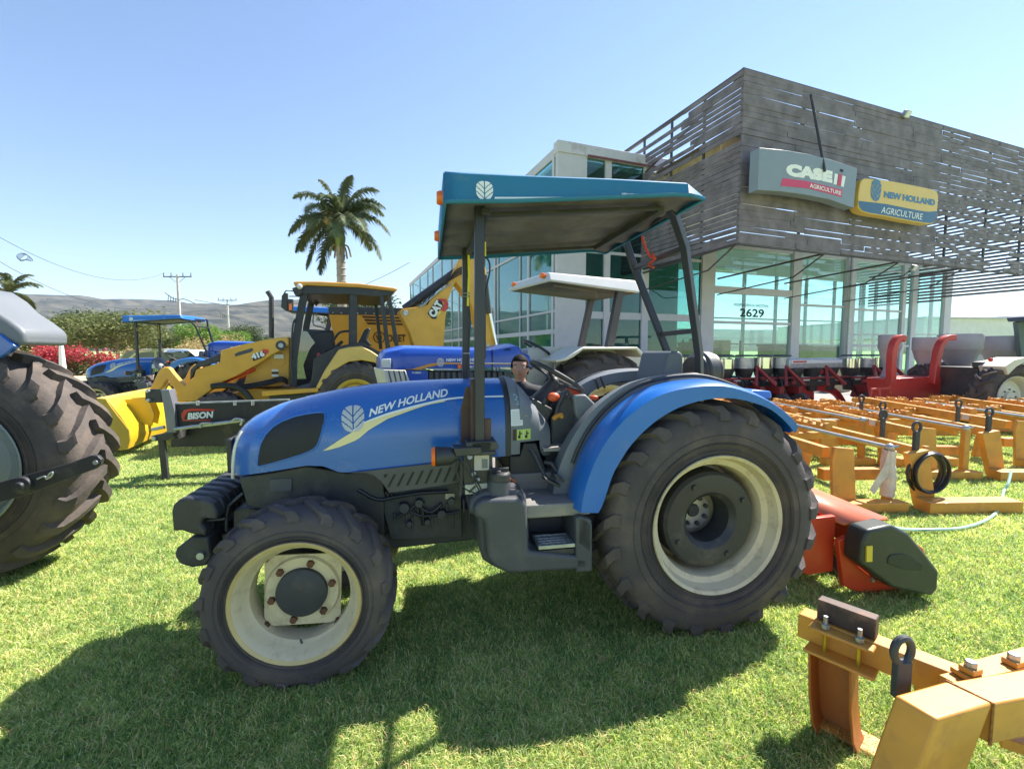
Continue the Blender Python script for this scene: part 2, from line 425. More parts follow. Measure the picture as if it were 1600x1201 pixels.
def grass_field(name, n, ymin, ymax, h, wd, pw=1.0, seed=1, xlim=None):
    rg = np.random.default_rng(seed)
    # density falls with distance: sample y with bias, x inside the view wedge
    t = rg.random(n)**pw; y = ymin+(ymax-ymin)*t
    half = y*1.16+.35; x = (rg.random(n)*2-1)*half
    if xlim is not None: x = np.clip(x, *xlim)
    # clump
    k = rg.random(n); x += .02*np.sin(37*y); 
    hh = h*(.45+.9*rg.random(n))*(1+.15*(y-ymin)/(ymax-ymin)); ww = wd*(.6+.8*rg.random(n))*(1+.18*(y-ymin))
    az = rg.random(n)*2*np.pi; lean = .35+1.1*rg.random(n)
    dx, dy = np.cos(az), np.sin(az); pz = rg.random(n)*2*np.pi; px, py = np.cos(pz)*ww, np.sin(pz)*ww
    z0 = np.zeros(n)
    V = np.zeros((n, 5, 3))
    V[:, 0] = np.stack([x-px, y-py, z0], 1); V[:, 1] = np.stack([x+px, y+py, z0], 1)
    mx_, my_ = x+dx*hh*lean*.35, y+dy*hh*lean*.35; mz = hh*.62
    V[:, 2] = np.stack([mx_+px*.8, my_+py*.8, mz], 1); V[:, 3] = np.stack([mx_-px*.8, my_-py*.8, mz], 1)
    V[:, 4] = np.stack([x+dx*hh*lean, y+dy*hh*lean, hh*(1.05-.28*lean)], 1)
    V = V.reshape(-1, 3); o = np.arange(n)*5
    quad = np.stack([o, o+1, o+2, o+3], 1); tri = np.stack([o+3, o+2, o+4], 1)
    me = bpy.data.meshes.new(name); me.vertices.add(len(V)); me.vertices.foreach_set('co', V.astype(np.float32).ravel())
    loops = np.concatenate([quad.ravel(), tri.ravel()]); me.loops.add(len(loops)); me.loops.foreach_set('vertex_index', loops.astype(np.int32))
    starts = np.concatenate([np.arange(n)*4, n*4+np.arange(n)*3]); me.polygons.add(2*n)
    me.polygons.foreach_set('loop_start', starts.astype(np.int32))
    me.update(calc_edges=True); me.validate()
    at = me.attributes.new('rnd', 'FLOAT', 'POINT'); at.data.foreach_set('value', np.repeat(rg.random(n), 5).astype(np.float32))
    me.materials.append(GRASS_B)
    o = bpy.data.objects.new(name, me); C.objects.link(o); return o
g = grass_field('grass', 600000, 1.35, 11.5, .029, .0019, pw=1.75, seed=3); 
g2 = grass_field('dry_grass', 26000, 1.35, 9.0, .036, .0016, pw=1.6, seed=9)
STRAW = bpy.data.materials.new('dead_grass'); STRAW.use_nodes = True; b_ = STRAW.node_tree.nodes["Principled BSDF"]; b_.inputs['Base Color'].default_value = (.50, .33, .15, 1); b_.inputs['Roughness'].default_value = .8
g2.data.materials.clear(); g2.data.materials.append(STRAW); tag(g2, 'dry brown dead blades scattered through the lawn', 'dry grass', kind='stuff')
tag(g, 'short lawn grass blades, green with straw patches, across the whole yard', 'grass', kind='stuff')
# ================================================================== MAIN BLUE TRACTOR
KS = .98
T = Frame(-1.06*KS, 2.0914*KS, 10.37)
VC = .60
tr = thing('tractor', T, label='blue open-station tractor with teal canopy parked on the grass in front', cat='tractor')

def make_wheel(kind, R, W, rimr, nlug, lug, parent, loc, m_rim=CRM, m_tyre=None, flip=1, ang=.95, lw=.35, n=72):
    """wheel = disc/hub mesh with rim and tyre as children; outer face at local y=0"""
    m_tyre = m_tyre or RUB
    d = MB()
    if kind == 'front':
        # annulus + square plate with cut sides
        d.use(m_rim); k = 8; pts = []
        for i in range(64):
            a = 2*pi*i/64; sq = min(1/abs(cos(a+.04)) if abs(cos(a+.04)) > .01 else 9, 1/abs(sin(a+.04)) if abs(sin(a+.04)) > .01 else 9)
            r = min(rimr*.62*sq, rimr*.79); pts.append((r*cos(a), r*sin(a)))
        inner = [(rimr*.42*cos(2*pi*i/64), rimr*.42*sin(2*pi*i/64)) for i in range(64)]
        vs = [(a, .145, b) for a, b in pts]+[(a, .145, b) for a, b in inner]+[(a, .155, b) for a, b in pts]+[(a, .155, b) for a, b in inner]
        fs = []
        for i in range(64):
            j = (i+1) % 64
            fs += [(i, j, 64+j, 64+i), (128+i, 192+i, 192+j, 128+j), (i, 128+i, 128+j, j), (64+i, 64+j, 192+j, 192+i)]
        d.add(vs, fs)
        d.lathe([(rimr*.40, .146), (rimr*.40, .128), (rimr*.585, .128), (rimr*.615, .146)], n=48)
        d.use(RUST)
        for i in range(6):
            a = 2*pi*i/6+.22; d.bolt((rimr*.50*cos(a), .128, rimr*.50*sin(a)), .019, .018)
        for i in range(4):
            a = 2*pi*i/4+pi/4-.04; d.bolt((rimr*.84*cos(a), .146, rimr*.84*sin(a)), .022, .022)
        d.use(m_rim)
        for i in range(4):
            a = 2*pi*i/4+pi/4-.04; d.box((rimr*.86*cos(a), .165, rimr*.86*sin(a)), (.07, .02, .05), ry=-a)
    elif kind == 'rear':
        d.use(m_rim)
        d.lathe([(.10, .33), (.24, .30), (.30, .31), (rimr*.83, .345)], n=48)
        d.use(ZNC); d.lathe([(.03, .262), (.105, .262), (.105, .34)], n=32)
        d.use(DKM)
        for i in range(8):
            a = 2*pi*i/8+.3; d.bolt((.082*cos(a), .262, .082*sin(a)), .014, .02)
        d.lathe([(.0, .25), (.035, .25), (.045, .27)], n=20)
    elif kind == 'plain':
        d.use(m_rim)
        d.lathe([(.0, .10), (rimr*.22, .10), (rimr*.25, .14), (rimr*.45, .13), (rimr*.62, .17), (rimr*.72, .15), (rimr*.86, .2)], n=40)
        d.use(DKM)
        for i in range(8):
            a = 2*pi*i/8; d.bolt((rimr*.36*cos(a), .137, rimr*.36*sin(a)), rimr*.04, .025)
    w_ = d.build('wheel', None, parent, smooth=40)
    w_.location = loc
    r = MB().use(m_rim)
    b = rimr
    if kind == 'rear': prof = [(b-.012, .012), (b+.004, .0), (b+.008, .008), (b-.01, .03), (b-.022, .075), (b-.05, .09), (b-.062, .14), (b-.062, .30), (b-.045, .33), (b-.03, .36), (b, .40), (b+.006, .40), (b-.02, .37), (b-.05, .31), (b-.075, .30), (b-.075, .14), (b-.06, .085), (b-.03, .07)]
    elif kind == 'front': prof = [(b-.012, .014), (b+.002, .0), (b+.008, .01), (b-.006, .03), (b-.022, .05), (b-.03, .085), (b-.045, .10), (b-.045, .20), (b-.02, .24), (b, .27), (b+.006, .27), (b-.03, .23), (b-.057, .20), (b-.057, .10), (b-.04, .08), (b-.03, .045)]
    else: prof = [(b-.012, .012), (b+.002, .0), (b+.008, .01), (b-.02, .04), (b-.04, .1), (b-.06, .14), (b-.06, W*.7), (b, W-.01), (b+.006, W-.01), (b-.07, W*.7), (b-.07, .14)]
    r.lathe(prof, n=64, closed=True)
    if kind == 'front':
        r.use(mat('rim_lip_yellow', (.60, .46, .20), .5, var=.1, dirt=((.2, .1, .05), .3, 14))); r.lathe([(b-.010, .0095), (b+.003, -.003), (b+.010, .004)], n=64)
        r.use(RUST); r.lathe([(b-.0145, .040), (b-.0165, .0385), (b-.0185, .045)], n=64)
        r.use(BLK); r.ring([(.0, .09, -(b-.045)), (.0, .07, -(b-.075))], .005, 6)
    r.build('rim', None, w_, smooth=30)
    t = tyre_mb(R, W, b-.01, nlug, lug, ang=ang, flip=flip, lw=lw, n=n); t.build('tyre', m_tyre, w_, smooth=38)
    return w_

# wheels -------------------------------------------------------------
fu, fw = T.q(461, 945, 0); ru, rw = T.q(1125, 822, 0)
W1 = make_wheel('front', .450, .28, .288, 17, .022, tr, (fu, 0, fw), flip=-1, ang=1.2, lw=.60)
W1.rotation_euler = (0, radians(0), 0)
W1b = copy_tree(W1, tr); W1b.location = (fu, 2*VC, fw); W1b.rotation_euler = (0, .5, pi)
W2 = make_wheel('rear', .678, .42, .385, 21, .034, tr, (ru, 0, rw), flip=-1, ang=1.1, lw=.58)
# black ring weight inside the near rear wheel
m = MB(); m.lathe([(.135, .26), (.135, .115), (.15, .10), (.165, .085), (.20, .08), (.262, .085), (.278, .105), (.278, .27), (.20, .30)], n=64)
for i in range(4):
    a = 2*pi*i/4+.5; m.lathe([(.0, .07), (.016, .07), (.018, .09)], o=(.225*cos(a), 0, .225*sin(a)), n=10)
m.build('wheel_weight', BLK, W2)
W2b = copy_tree(W2, tr); W2b.location = (ru, 2*VC, rw); W2b.rotation_euler = (0, .3, pi)
# small tell-tale smudge nuts on the front hub
m = MB(); m.lathe([(.0, .085), (.06, .085), (.095, .092), (.118, .105), (.122, .15)], n=40); m.build('hub', DKM, W1)

# hood ---------------------------------------------------------------
crown = T.qs([(367, 747), (371, 712), (374, 689), (381, 666), (395, 651), (421, 638), (444, 628), (490, 616), (536, 606), (582, 599), (634, 595), (691, 592), (740, 590.5), (789, 590)], VC)
crown = sorted(crown); UF = crown[0][0]; UR = 1.0
bot = T.qs([(367, 747), (444, 733), (478, 727), (507, 728), (527, 737), (539, 738), (576, 735), (677, 724), (792, 712)], VC-.28)
bot = sorted(bot); UR = bot[-1][0]
HW = .28
def h_hw(u):
    a = max(0, min(1, (-(u)+.02)/(.02-UF+.0)))
    return HW*(max(1e-4, 1-a**3.2))**.5 if u < .02 else HW
def h_sec(u, z):
    wt = interp(crown, u); wb = interp(bot, u)
    if u < -.30: wb = bot[0][1]
    return h_hw(u)*(1-z**4.2)**.62, wb+(wt-wb)*z
def hood_v(u, w_):
    wt = interp(crown, u); wb = interp(bot, u); z = max(0, min(.995, (w_-wb)/max(.05, wt-wb)))
    return VC-h_hw(u)*(1-z**4.2)**.62
def on_hood(e=.003): return lambda u, w_: (u, hood_v(u, w_)-e, w_)
zs = [0, .12, .25, .4, .52, .62, .7, .77, .83, .88, .92, .95, .97, .985, .995, 1]
us = [UF+.006, UF+.016, UF+.035, UF+.06, UF+.09, UF+.13] + [UF+.18+i*(UR-UF-.18)/34 for i in range(35)]
rows = []
for u in us:
    half = [h_sec(u, z) for z in zs]
    rows.append([(u, VC-y, z) for y, z in half] + [(u, VC+y, z) for y, z in half[-2::-1]])
m = MB(); m.loft(rows); hood = m.build('hood', NHB, tr, smooth=50)
# dark side grilles (both sides) + frames
gpts = T.qs([(401, 727), (402.5, 712), (406, 694), (413, 680), (424, 668), (437, 660), (455, 653), (472.8, 648.8), (490, 646.3), (503, 645.6), (506.5, 650), (504, 670), (499.5, 688), (495, 697), (488, 702.5), (472.8, 709), (445, 717.5), (420, 725), (404, 729)], VC-.27)
GRL = mat('grille_mesh', (.012, .013, .016), .55, var=.1, bump=.5, bs=220)
g1 = decal('side_grille', poly(gpts), on_hood(.004), GRL, hood, cut=.02)
g2 = decal('side_grille', poly(gpts), lambda u, w_: (u, 2*VC-hood_v(u, w_)+.004, w_), GRL, hood, cut=.02)
m = MB(); m.ring([on_hood(.002)(a, b) for a, b in gpts+gpts[:1]], .005, 6, cap=False); m.build('grille_trim', NHB2, hood)
# front grille between cream strips on the nose
m = MB().use(BLP)
nose = [(UF+.004-(.0), VC+dy, z) for dy in (-.10, .10) for z in (.93, 1.2)]
m.bb(UF-.004, UF+.03, VC-.09, VC+.09, .93, 1.12); m.build('front_grille', None, hood, bevel=.01)
m = MB().use(mat('headlamp_strip', (.75, .72, .6), .25, var=.03))
for s_ in (-1, 1):
    cz = sorted((z, u) for u, z in crown[:6]); P5 = []
    for k in range(9):
        z = lerp(.92, 1.17, k/8); u = interp(cz, z)+.045; P5.append((u, VC+s_*(VC-hood_v(u, z))*1.0, z))
    m.ring(P5, .009, 8)
split(m, 'headlight', None, hood)
# swoosh, emblem, maker's name
up = [(504.4, 704), (520, 694), (536, 683.5), (550.4, 675), (570.5, 659.4), (605, 647.8), (648, 636.3), (691, 626.4), (720, 622.6), (760, 621), (789.5, 620.2)]
lo = [(789.5, 622.4), (760, 623.5), (732, 624.6), (697.5, 628.5), (669, 633.5), (648, 640), (605, 655), (576, 672), (559, 686.5), (530, 698.3), (512, 703)]
def band(upx, lox, dv=VC-.28): return T.qs(upx, dv), T.qs(lox, dv)
def strip(a, b):
    """two polylines -> quads"""
    a = list(a); b = list(b); n = max(len(a), len(b))*3
    def rs(p):
        L = [0]
        for q0, q1 in zip(p, p[1:]): L.append(L[-1]+sqrt((q1[0]-q0[0])**2+(q1[1]-q0[1])**2))
        out = []
        for i in range(n):
            t = L[-1]*i/(n-1); k = 0
            while k < len(L)-2 and L[k+1] < t: k += 1
            f_ = (t-L[k])/max(1e-9, L[k+1]-L[k]); out.append((p[k][0]+(p[k+1][0]-p[k][0])*f_, p[k][1]+(p[k+1][1]-p[k][1])*f_))
        return out
    A, B = rs(a), rs(b)
    return A+B, [(i, i+1, n+i+1, n+i) for i in range(n-1)]
ua, lb = band(up, lo)
decal('cream_stripe', strip(ua[:8], lb[::-1][:8]), on_hood(.003), CRD, hood, cut=.03)
mid = T.qs([(550.4, 675), (570.5, 660.5), (605, 649.8), (648, 637.6), (691, 627.6), (720, 623.4), (760, 621.6), (789.5, 620.6)], VC-.28)
wu = T.qs([(550, 672.5), (570.5, 658.4), (605, 645.8), (648, 634.3), (691, 624.8), (720, 621.4), (760, 620), (789.5, 619.2)], VC-.28)
wl = T.qs([(550, 674.5), (570.5, 660.4), (605, 649), (648, 637.2), (691, 627.5), (720, 624), (760, 622.4), (789.5, 621.8)], VC-.28)
decal('white_stripe', strip(wu, wl), on_hood(.0045), WHD, hood, cut=.03)
lc = T.q(550.4, 655, VC-.28); ls = T.q(569, 655, VC-.28)[0]-T.q(532, 655, VC-.28)[0]
decal('leaf_emblem', shift(leaf_logo(ls*.98, ls*1.12), *lc, rot=.07), on_hood(.005), SIL, hood)
a0 = T.q(575.5, 652.5, VC-.28); a1 = T.q(701, 621.0, VC-.28); cap = T.q(575, 639, VC-.28)[1]-a0[1]
L_ = a1[0]-a0[0]
def curve_text(body, a0, a1, cap, bow, fn, m_, par, bold=.03, shear=.18):
    L = a1[0]-a0[0]; v, f = fit_text(body, L, cap, bold, shear)
    nv = []
    for x, y in v:
        t = x/L; base = a0[1]+(a1[1]-a0[1])*t+bow*4*t*(1-t); nv.append((a0[0]+x, base+y))
    return decal('lettering', (nv, f), fn, m_, par, cut=.05)
curve_text('NEW HOLLAND', a0, a1, cap*.88, .012, on_hood(.005), WHD, hood)
# black rear edge seal of the hood + cowl
def section_at(u, grow, z0=0):
    half = [(h_hw(u)*(1-z**4.2)**.62+grow, lerp(interp(bot, u), interp(crown, u)+grow, z)) for z in zs]
    return [(VC-y, z) for y, z in half]+[(VC+y, z) for y, z in half[-2::-1]]
m = MB(); m.loft([[(UR-.006, a, b) for a, b in section_at(UR, .006)], [(UR+.022, a, b) for a, b in section_at(UR, .006)]]); m.build('hood_seal', BLP, tr)
# cowl: grey dashboard housing tapering to the rear
cw = T.qs([(797, 590), (812, 594.6), (828, 611), (845, 633), (866, 656), (858, 690), (851, 715.4), (846, 703), (841, 689.5), (815, 689.5), (811.5, 700), (808, 709.6), (796.7, 709.6)], VC-.28)
u0 = UR+.022
def cowl_row(u):
    top = interp(sorted([cw[0], cw[1], cw[2], cw[3], cw[4]]), u); bt = cw[-1][1]
    if u > cw[9][0]-.01: bt = cw[8][1]
    if u > cw[7][0]: bt = lerp(cw[7][1], cw[6][1], min(1, (u-cw[7][0])/(cw[6][0]-cw[7][0]+1e-6)))
    hw = lerp(.29, .20, max(0, (u-u0)/(cw[4][0]-u0))**1.5)
    pts = []
    for z in zs: pts.append((hw*(1-z**5)**.6, lerp(bt, top, z)))
    return [(u, VC-y, z) for y, z in pts]+[(u, VC+y, z) for y, z in pts[-2::-1]]
def cowl_v(u, w_):
    hw = lerp(.29, .20, max(0, (u-u0)/(cw[4][0]-u0))**1.5); top = interp(sorted([cw[0], cw[1], cw[2], cw[3], cw[4]]), u); bt = cw[-1][1]
    z = max(0, min(.99, (w_-bt)/(top-bt))); return VC-hw*(1-z**5)**.6
uu = [u0+(cw[4][0]-u0)*i/16 for i in range(17)]
uu = sorted(uu+[cw[9][0]-.012, cw[9][0]-.008, cw[7][0]-.002, cw[7][0]+.004])
m = MB(); m.loft([cowl_row(u) for u in uu]); cowl = m.build('dashboard_cowl', GRP, tr, smooth=45)
def st(px0, py0, px1, py1, mt, e=.003, nm='sticker'):
    a = T.q(px0, py1, VC-.28); b = T.q(px1, py0, VC-.28)
    return decal(nm, rect(a[0], a[1], b[0], b[1]), lambda u, w_: (u, cowl_v(u, w_)-e, w_), mt, cowl, cut=.03)
st(798, 639, 817, 665, WHD)
for k in range(9): st(800, 642.2+k*2.4, 815, 642.9+k*2.4, GRD, .0045, 'printed_line')
st(818.5, 641, 838.5, 653, YLD); st(820.5, 643, 827, 651.5, INK, .0045, 'warning_mark'); st(829, 646, 837, 648.4, INK, .0045, 'printed_line'); st(829, 650, 837, 651.5, INK, .0045, 'printed_line')
st(822, 643.8, 825.6, 650.4, YLD, .006, 'warning_mark')
st(817, 626.5, 826.5, 637, mat('pale_sticker', (.7, .65, .45), .5)); st(820, 629, 824, 634, YLD, .0045, 'printed_line')
st(801, 670, 830, 687.5, GND); st(801, 670, 807, 687.5, mat('brown_print', (.05, .03, .03), .6), .0045, 'printed_line')
for x0 in (811, 822.5):
    st(x0, 673, x0+2, 684.5, INK, .0045, 'warning_mark'); st(x0+2, 676, x0+4.5, 678, INK, .0045, 'warning_mark'); st(x0-2, 680, x0+1, 684, INK, .0045, 'warning_mark')
st(817.8, 670.5, 818.6, 687, WHD, .0045, 'printed_line')
LBL = mat('pale_blue_print', (.22, .38, .5), .5)
for k in range(5):
    st(804+k*.8+(3 if k % 2 else 0), 616.5+k*3.5, 807.5+k*1.2+(3 if k % 2 else 0), 618.8+k*3.5, LBL, .003, 'printed_mark')
    if k < 4: st(809+k, 617.2+k*3.2, 826+k*3, 618.2+k*3.2, LBL, .003, 'printed_line')

# engine bay, chassis ------------------------------------------------
v0 = VC-.22; v1 = VC+.22
m = MB().use(BLP)
fr_pts = T.qs([(372, 747), (430, 737), (478, 728), (540, 739), (600, 737), (600, 850), (470, 850), (440, 800), (385, 792)], VC-.25)
m.prism(fr_pts, VC-.245, VC+.245); m.build('engine_bay_panel', None, tr, bevel=.008)
m = MB().use(GRD)
m.prism(T.qs([(421, 748), (456, 747), (456, 767), (421, 768)], VC-.25), VC-.252, VC-.2); m.build('radiator_plate', None, tr, bevel=.002)
# slotted side shroud
sh = T.qs([(548, 738.5), (575, 735.5), (677, 724), (722, 719), (722, 753), (660, 762.5), (608, 769.5), (596, 752), (585, 743), (573, 738.8)], VC-.30)
def slotted():
    m = MB().use(mat('shroud_grey', (.075, .075, .085), .5, var=.1, dirt=((.15, .13, .11), .3, 6)))
    V = VC-.30
    m.prism(sh, V, V+.012)
    m.use(INK)
    for k in range(8):
        x = 604+k*14.5; yt = 741-k*1.9; yb = yt+19+k*.6
        m.prism(T.qs([(x+11, yt), (x+15, yt-.5), (x+5, yb), (x+1, yb+.5)], V), V-.003, V+.002)
    m.prism(T.qs([(600, 741), (606, 740), (603.5, 745), (600, 746)], V), V-.003, V+.002)
    return m.build('slotted_shroud', None, tr)
slotted()
m = MB().use(DKM)
m.prism(T.qs([(596, 768), (720, 754), (722, 838), (611, 843), (600, 800)], v0), v0, v1)
a = T.q(612, 843, v0); b = T.q(722, 838, v0)
m.box(((a[0]+b[0])/2+.0, VC, a[1]+.02), (b[0]-a[0]+.7, .30, .11)); 
for k in range(14):   # casting ribs, bolts, pump lumps, pipes
    x = a[0]+.02+k*.032; m.box((x, v0-.006, a[1]+.13+.04*sin(k*1.7)), (.012, .02, .05+.05*abs(sin(k*2.3))))
for px, py, r in ((632, 790, 10), (655, 783, 8), (690, 800, 9), (668, 812, 6), (705, 780, 7), (640, 815, 6)):
    u, w_ = T.q(px, py, v0); m.cyl((u, v0-.045, w_), (u, v0+.02, w_), r*.0028, 14)
for k in range(10): 
    u, w_ = T.q(556+k*6.3, 772, v0); m.box((u, v0-.012, w_), (.008, .03, .03))
m.build('engine', None, tr, bevel=.003)
m = MB().use(mat('label_plate', (.4, .38, .28), .5)); m.prism(T.qs([(696, 771), (710, 771), (710, 779), (696, 779)], v0-.01), v0-.012, v0); m.build('engine_plate', None, tr)
m = MB().use(HOSE)
for pts, r in (([(560, 765), (590, 780), (620, 776), (660, 770), (700, 768)], .011), ([(640, 800), (650, 790), (672, 800), (690, 788)], .009), ([(618, 810), (640, 800), (664, 806), (715, 800)], .008), ([(655, 783), (660, 800), (661, 820)], .009)):
    m.ring(smooth_path([T.q3(x, y, v0-.03) for x, y in pts]), r, 8)
split(m, 'engine_hoses', None, tr)
# frame rails, front axle support, axle
m = MB().use(DKM)
m.ring([(fu-.30, VC, .55), (fu+.15, VC, .56), (1.9, VC, .62)], 1, sq=(.34, .2))
m.cyl((fu, .16, fw), (fu, 2*VC-.16, fw), .055, 16); m.lathe([(.0, .12), (.13, .13), (.135, .22), (.09, .26), (.06, .3)], o=(fu, 0, fw), n=28)
m.sphere((fu, VC+.1, fw), .13, 14); m.cyl((ru, .30, rw), (ru, 2*VC-.3, rw), .10, 20)
m.bb(1.55, 2.35, VC-.2, VC+.2, .42, .98); m.build('chassis', None, tr, bevel=.01)
m = MB().use(BLK); m.ring([(fu+.12, .22, fw+.02), (fu+.14, VC, fw+.05)], .016, 8); m.ring([(fu+.14, VC-.1, fw+.05), (fu+.42, VC-.18, .62)], .03, 10)
m.build('steering_rod', None, tr)
# front suitcase weights ---------------------------------------------
wp = T.qs([(270, 830), (267.5, 800), (270, 789), (279, 781), (290, 777.5), (318, 780), (333, 787), (340, 800), (340, 812), (318, 810), (314, 818), (322, 828), (322, 838), (298, 834), (284, 829)], .28)
m = MB()
cu = sum(p[0] for p in wp)/len(wp)
for k in range(7):
    v_ = .28+k*.085
    m.prism(wp, v_, v_+.062)
    lo_ = [(cu+(p[0]-cu)*.86, lerp(p[1], .76, .10)) for p in wp]; m.prism(lo_, v_+.058, v_+.09)
    tw = MB
mw = split(m, 'front_weights', BLP, tr, bevel=.012, seg=3)
m = MB()
lowp = T.qs([(272, 868), (275, 857), (290, 846), (300, 838), (326, 838), (332, 870), (322, 884), (300, 887), (280, 881)], .30)
m.prism(lowp, .30, .90); u, w_ = T.q(314.5, 867, .30)
m.use(BLP)
m.build('hitch_bracket', BLP, tr, bevel=.012)
m = MB().use(ZNC); m.lathe([(.0, -.015), (.018, -.015), (.02, .02)], o=(u, .30, w_), n=16); m.build('hitch_pin', None, tr)
m = MB(); 
m.ring([T.q3(380, 770, .36), T.q3(357, 790, .36), T.q3(354, 810, .36), T.q3(354, 830, .36)], .009, 8)
m.ring([T.q3(316, 811, .33), T.q3(322, 813, .33), T.q3(352, 810, .33)], .008, 8)
m.prism(T.qs([(364, 798), (384, 792), (420, 800), (418, 850), (350, 850), (345, 835), (364, 830)], .38), .38, .84)
split(m, 'weight_carrier', BLK, tr, bevel=.006)

# canopy posts + brackets --------------------------------------------
PST = mat('post_blackblue', (.028, .030, .042), .4, var=.1, dirt=((.2, .12, .08), .2, 6))
def post_path(pts, v_): return [T.q3(x, y, v_ if not isinstance(v_, (list, tuple)) else v_[i]) for i, (x, y) in enumerate(pts)]
pA = post_path([(749, 318), (749, 400), (749, 692)], .13)
canopy_posts = []
m = MB(); m.ring(pA, 1, sq=(.05, .05)); m.build('canopy_post', PST, tr, bevel=.004)
m = MB(); m.ring([T.q3(739.5, 592, .16), T.q3(739.5, 690, .16)], 1, sq=(.03, .05)); m.ring([T.q3(735, 605, .2), T.q3(727, 640, .22), T.q3(727, 692, .22)], 1, sq=(.05, .006)); m.box(T.q3(761, 673, .14), (.04, .03, .13)); split(m, 'post_bracket', mat('bracket_brown', (.07, .035, .03), .6, var=.3, dirt=((.15, .08, .05), .4, 9)), tr, bevel=.003)
m = MB(); m.ring(post_path([(728, 380), (728, 590)], 2*VC-.13), 1, sq=(.05, .05)); u_, z_ = T.q(728, 590, 2*VC-.13); m.ring([(u_, 2*VC-.13, z_), (u_, 2*VC-.13, .9)], 1, sq=(.05, .05)); m.build('canopy_post', PST, tr, bevel=.004)
for far in (0, 1):
    m = MB()
    V = (lambda v_: 2*VC-v_) if far else (lambda v_: v_)
    u_, z_ = T.q(750, 700, .13); u_ = pA[0][0]
    m.box((u_, V(.22), z_-.015), (.14, .30, .02)); m.box((u_+.0, V(.30), z_-.13), (.10, .02, .24)); m.box((u_+.0, V(.13), z_+.02), (.10, .10, .05))
    m.ring([(u_, V(.28), z_-.02), (u_, V(.40), z_-.3)], 1, sq=(.07, .07))
    m.build('post_mount', BLK, tr, bevel=.004)
m = MB().use(YTX); m.ring(post_path([(757.8, 396), (757.8, 401), (757.5, 378)], .12), .006, 6); m.ring(post_path([(732, 392), (733, 430), (731, 478)], 2*VC-.17), .008, 6); split(m, 'yellow_cable_sleeve', None, tr)
m = MB().use(HOSE); m.ring(smooth_path(post_path([(757, 400), (764, 409), (765, 425), (761, 445), (758, 470), (758, 560)], .12)), .005, 6)
m.ring(smooth_path(post_path([(733, 478), (735, 500), (734, 520), (731, 590)], 2*VC-.17)), .005, 6); split(m, 'post_cable', None, tr)
m = MB().use(ZNC)
for y in (458, 552, 463): m.ring([T.q3(722, y, 2*VC-.19), T.q3(735, y, 2*VC-.19)], .004, 6)
split(m, 'cable_tie', None, tr)
# work lamp with orange marker on the near bracket
m = MB().use(BLK); a = T.q3(676, 713, .10); b = T.q3(708, 712, .10)
m.lathe([(.0, 0), (.036, 0), (.05, .02), (.045, .09), (.02, .13), (.0, .135)], o=(0, 0, 0), ax='x', n=20)
for i in range(len(m.v)): m.v[i] = (m.v[i][0]+a[0], m.v[i][1]+a[1], m.v[i][2]+a[2])
m.use(ORG); m.lathe([(.0, -.008), (.044, -.006), (.05, .012)], o=a, ax='x', n=20)
m.use(BLK); m.ring([T.q3(700, 712, .1), T.q3(712, 702, .12), T.q3(752, 700, .14)], 1, sq=(.03, .02)); m.build('work_lamp', None, tr, bevel=.003)
m = MB().use(BLK); m.prism(T.qs([(708, 699), (752, 697), (752, 708), (712, 712)], .08), .06, .16)
m.prism(T.qs([(728, 690), (775, 688), (779, 697), (770, 706), (728, 708)], .10), .08, .22)
m.build('lamp_bracket', None, tr, bevel=.004)
# control box: plate, sticker, wires
m = MB().use(BLK); m.prism(T.qs([(724, 708), (770, 706), (772, 770), (726, 775)], .12), .14, .24)
m.prism(T.qs([(720, 720), (728, 720), (722, 775), (716, 775)], .16), .16, .2); m.build('battery_box', None, tr, bevel=.004)
m = MB().use(mat('paper_sticker', (.5, .46, .44), .6, var=.06)); m.prism(T.qs([(741, 711), (764, 710.5), (764, 733.5), (741, 734.5)], .138), .134, .139)
m.use(GRP); m.prism(T.qs([(753, 717), (762, 717), (762, 731), (753, 731.5)], .13), .131, .133)
m.use(mat('cream_sticker', (.5, .5, .42), .6)); m.prism(T.qs([(726.5, 757), (761, 754), (762, 769), (727, 771.5)], .138), .131, .139); m.use(GRD); m.prism(T.qs([(731, 768), (742, 758), (744, 760), (734, 770)], .13), .127, .130)
split(m, 'warning_sticker', None, tr)
m = MB().use(ZNC); m.cyl(T.q3(734, 713.5, .135), T.q3(734, 713.5, .15), .014, 14); m.build('switch_knob', None, tr)
m = MB().use(HOSE)
for pts in ([(720, 703), (714, 715), (713, 735), (719, 752), (728, 764), (748, 772)], [(712, 702), (722, 720), (735, 742), (750, 768), (752, 778)], [(724, 704), (738, 735), (752, 765)]):
    m.ring(smooth_path([T.q3(x, y, .09) for x, y in pts]), .004, 6)
m.use(ZNC)
for px, py, r in ((740, 740, .014), (747, 749, .012), (743, 756, .01)): m.sphere(T.q3(px, py, .12), r, 8)
split(m, 'wiring', None, tr)

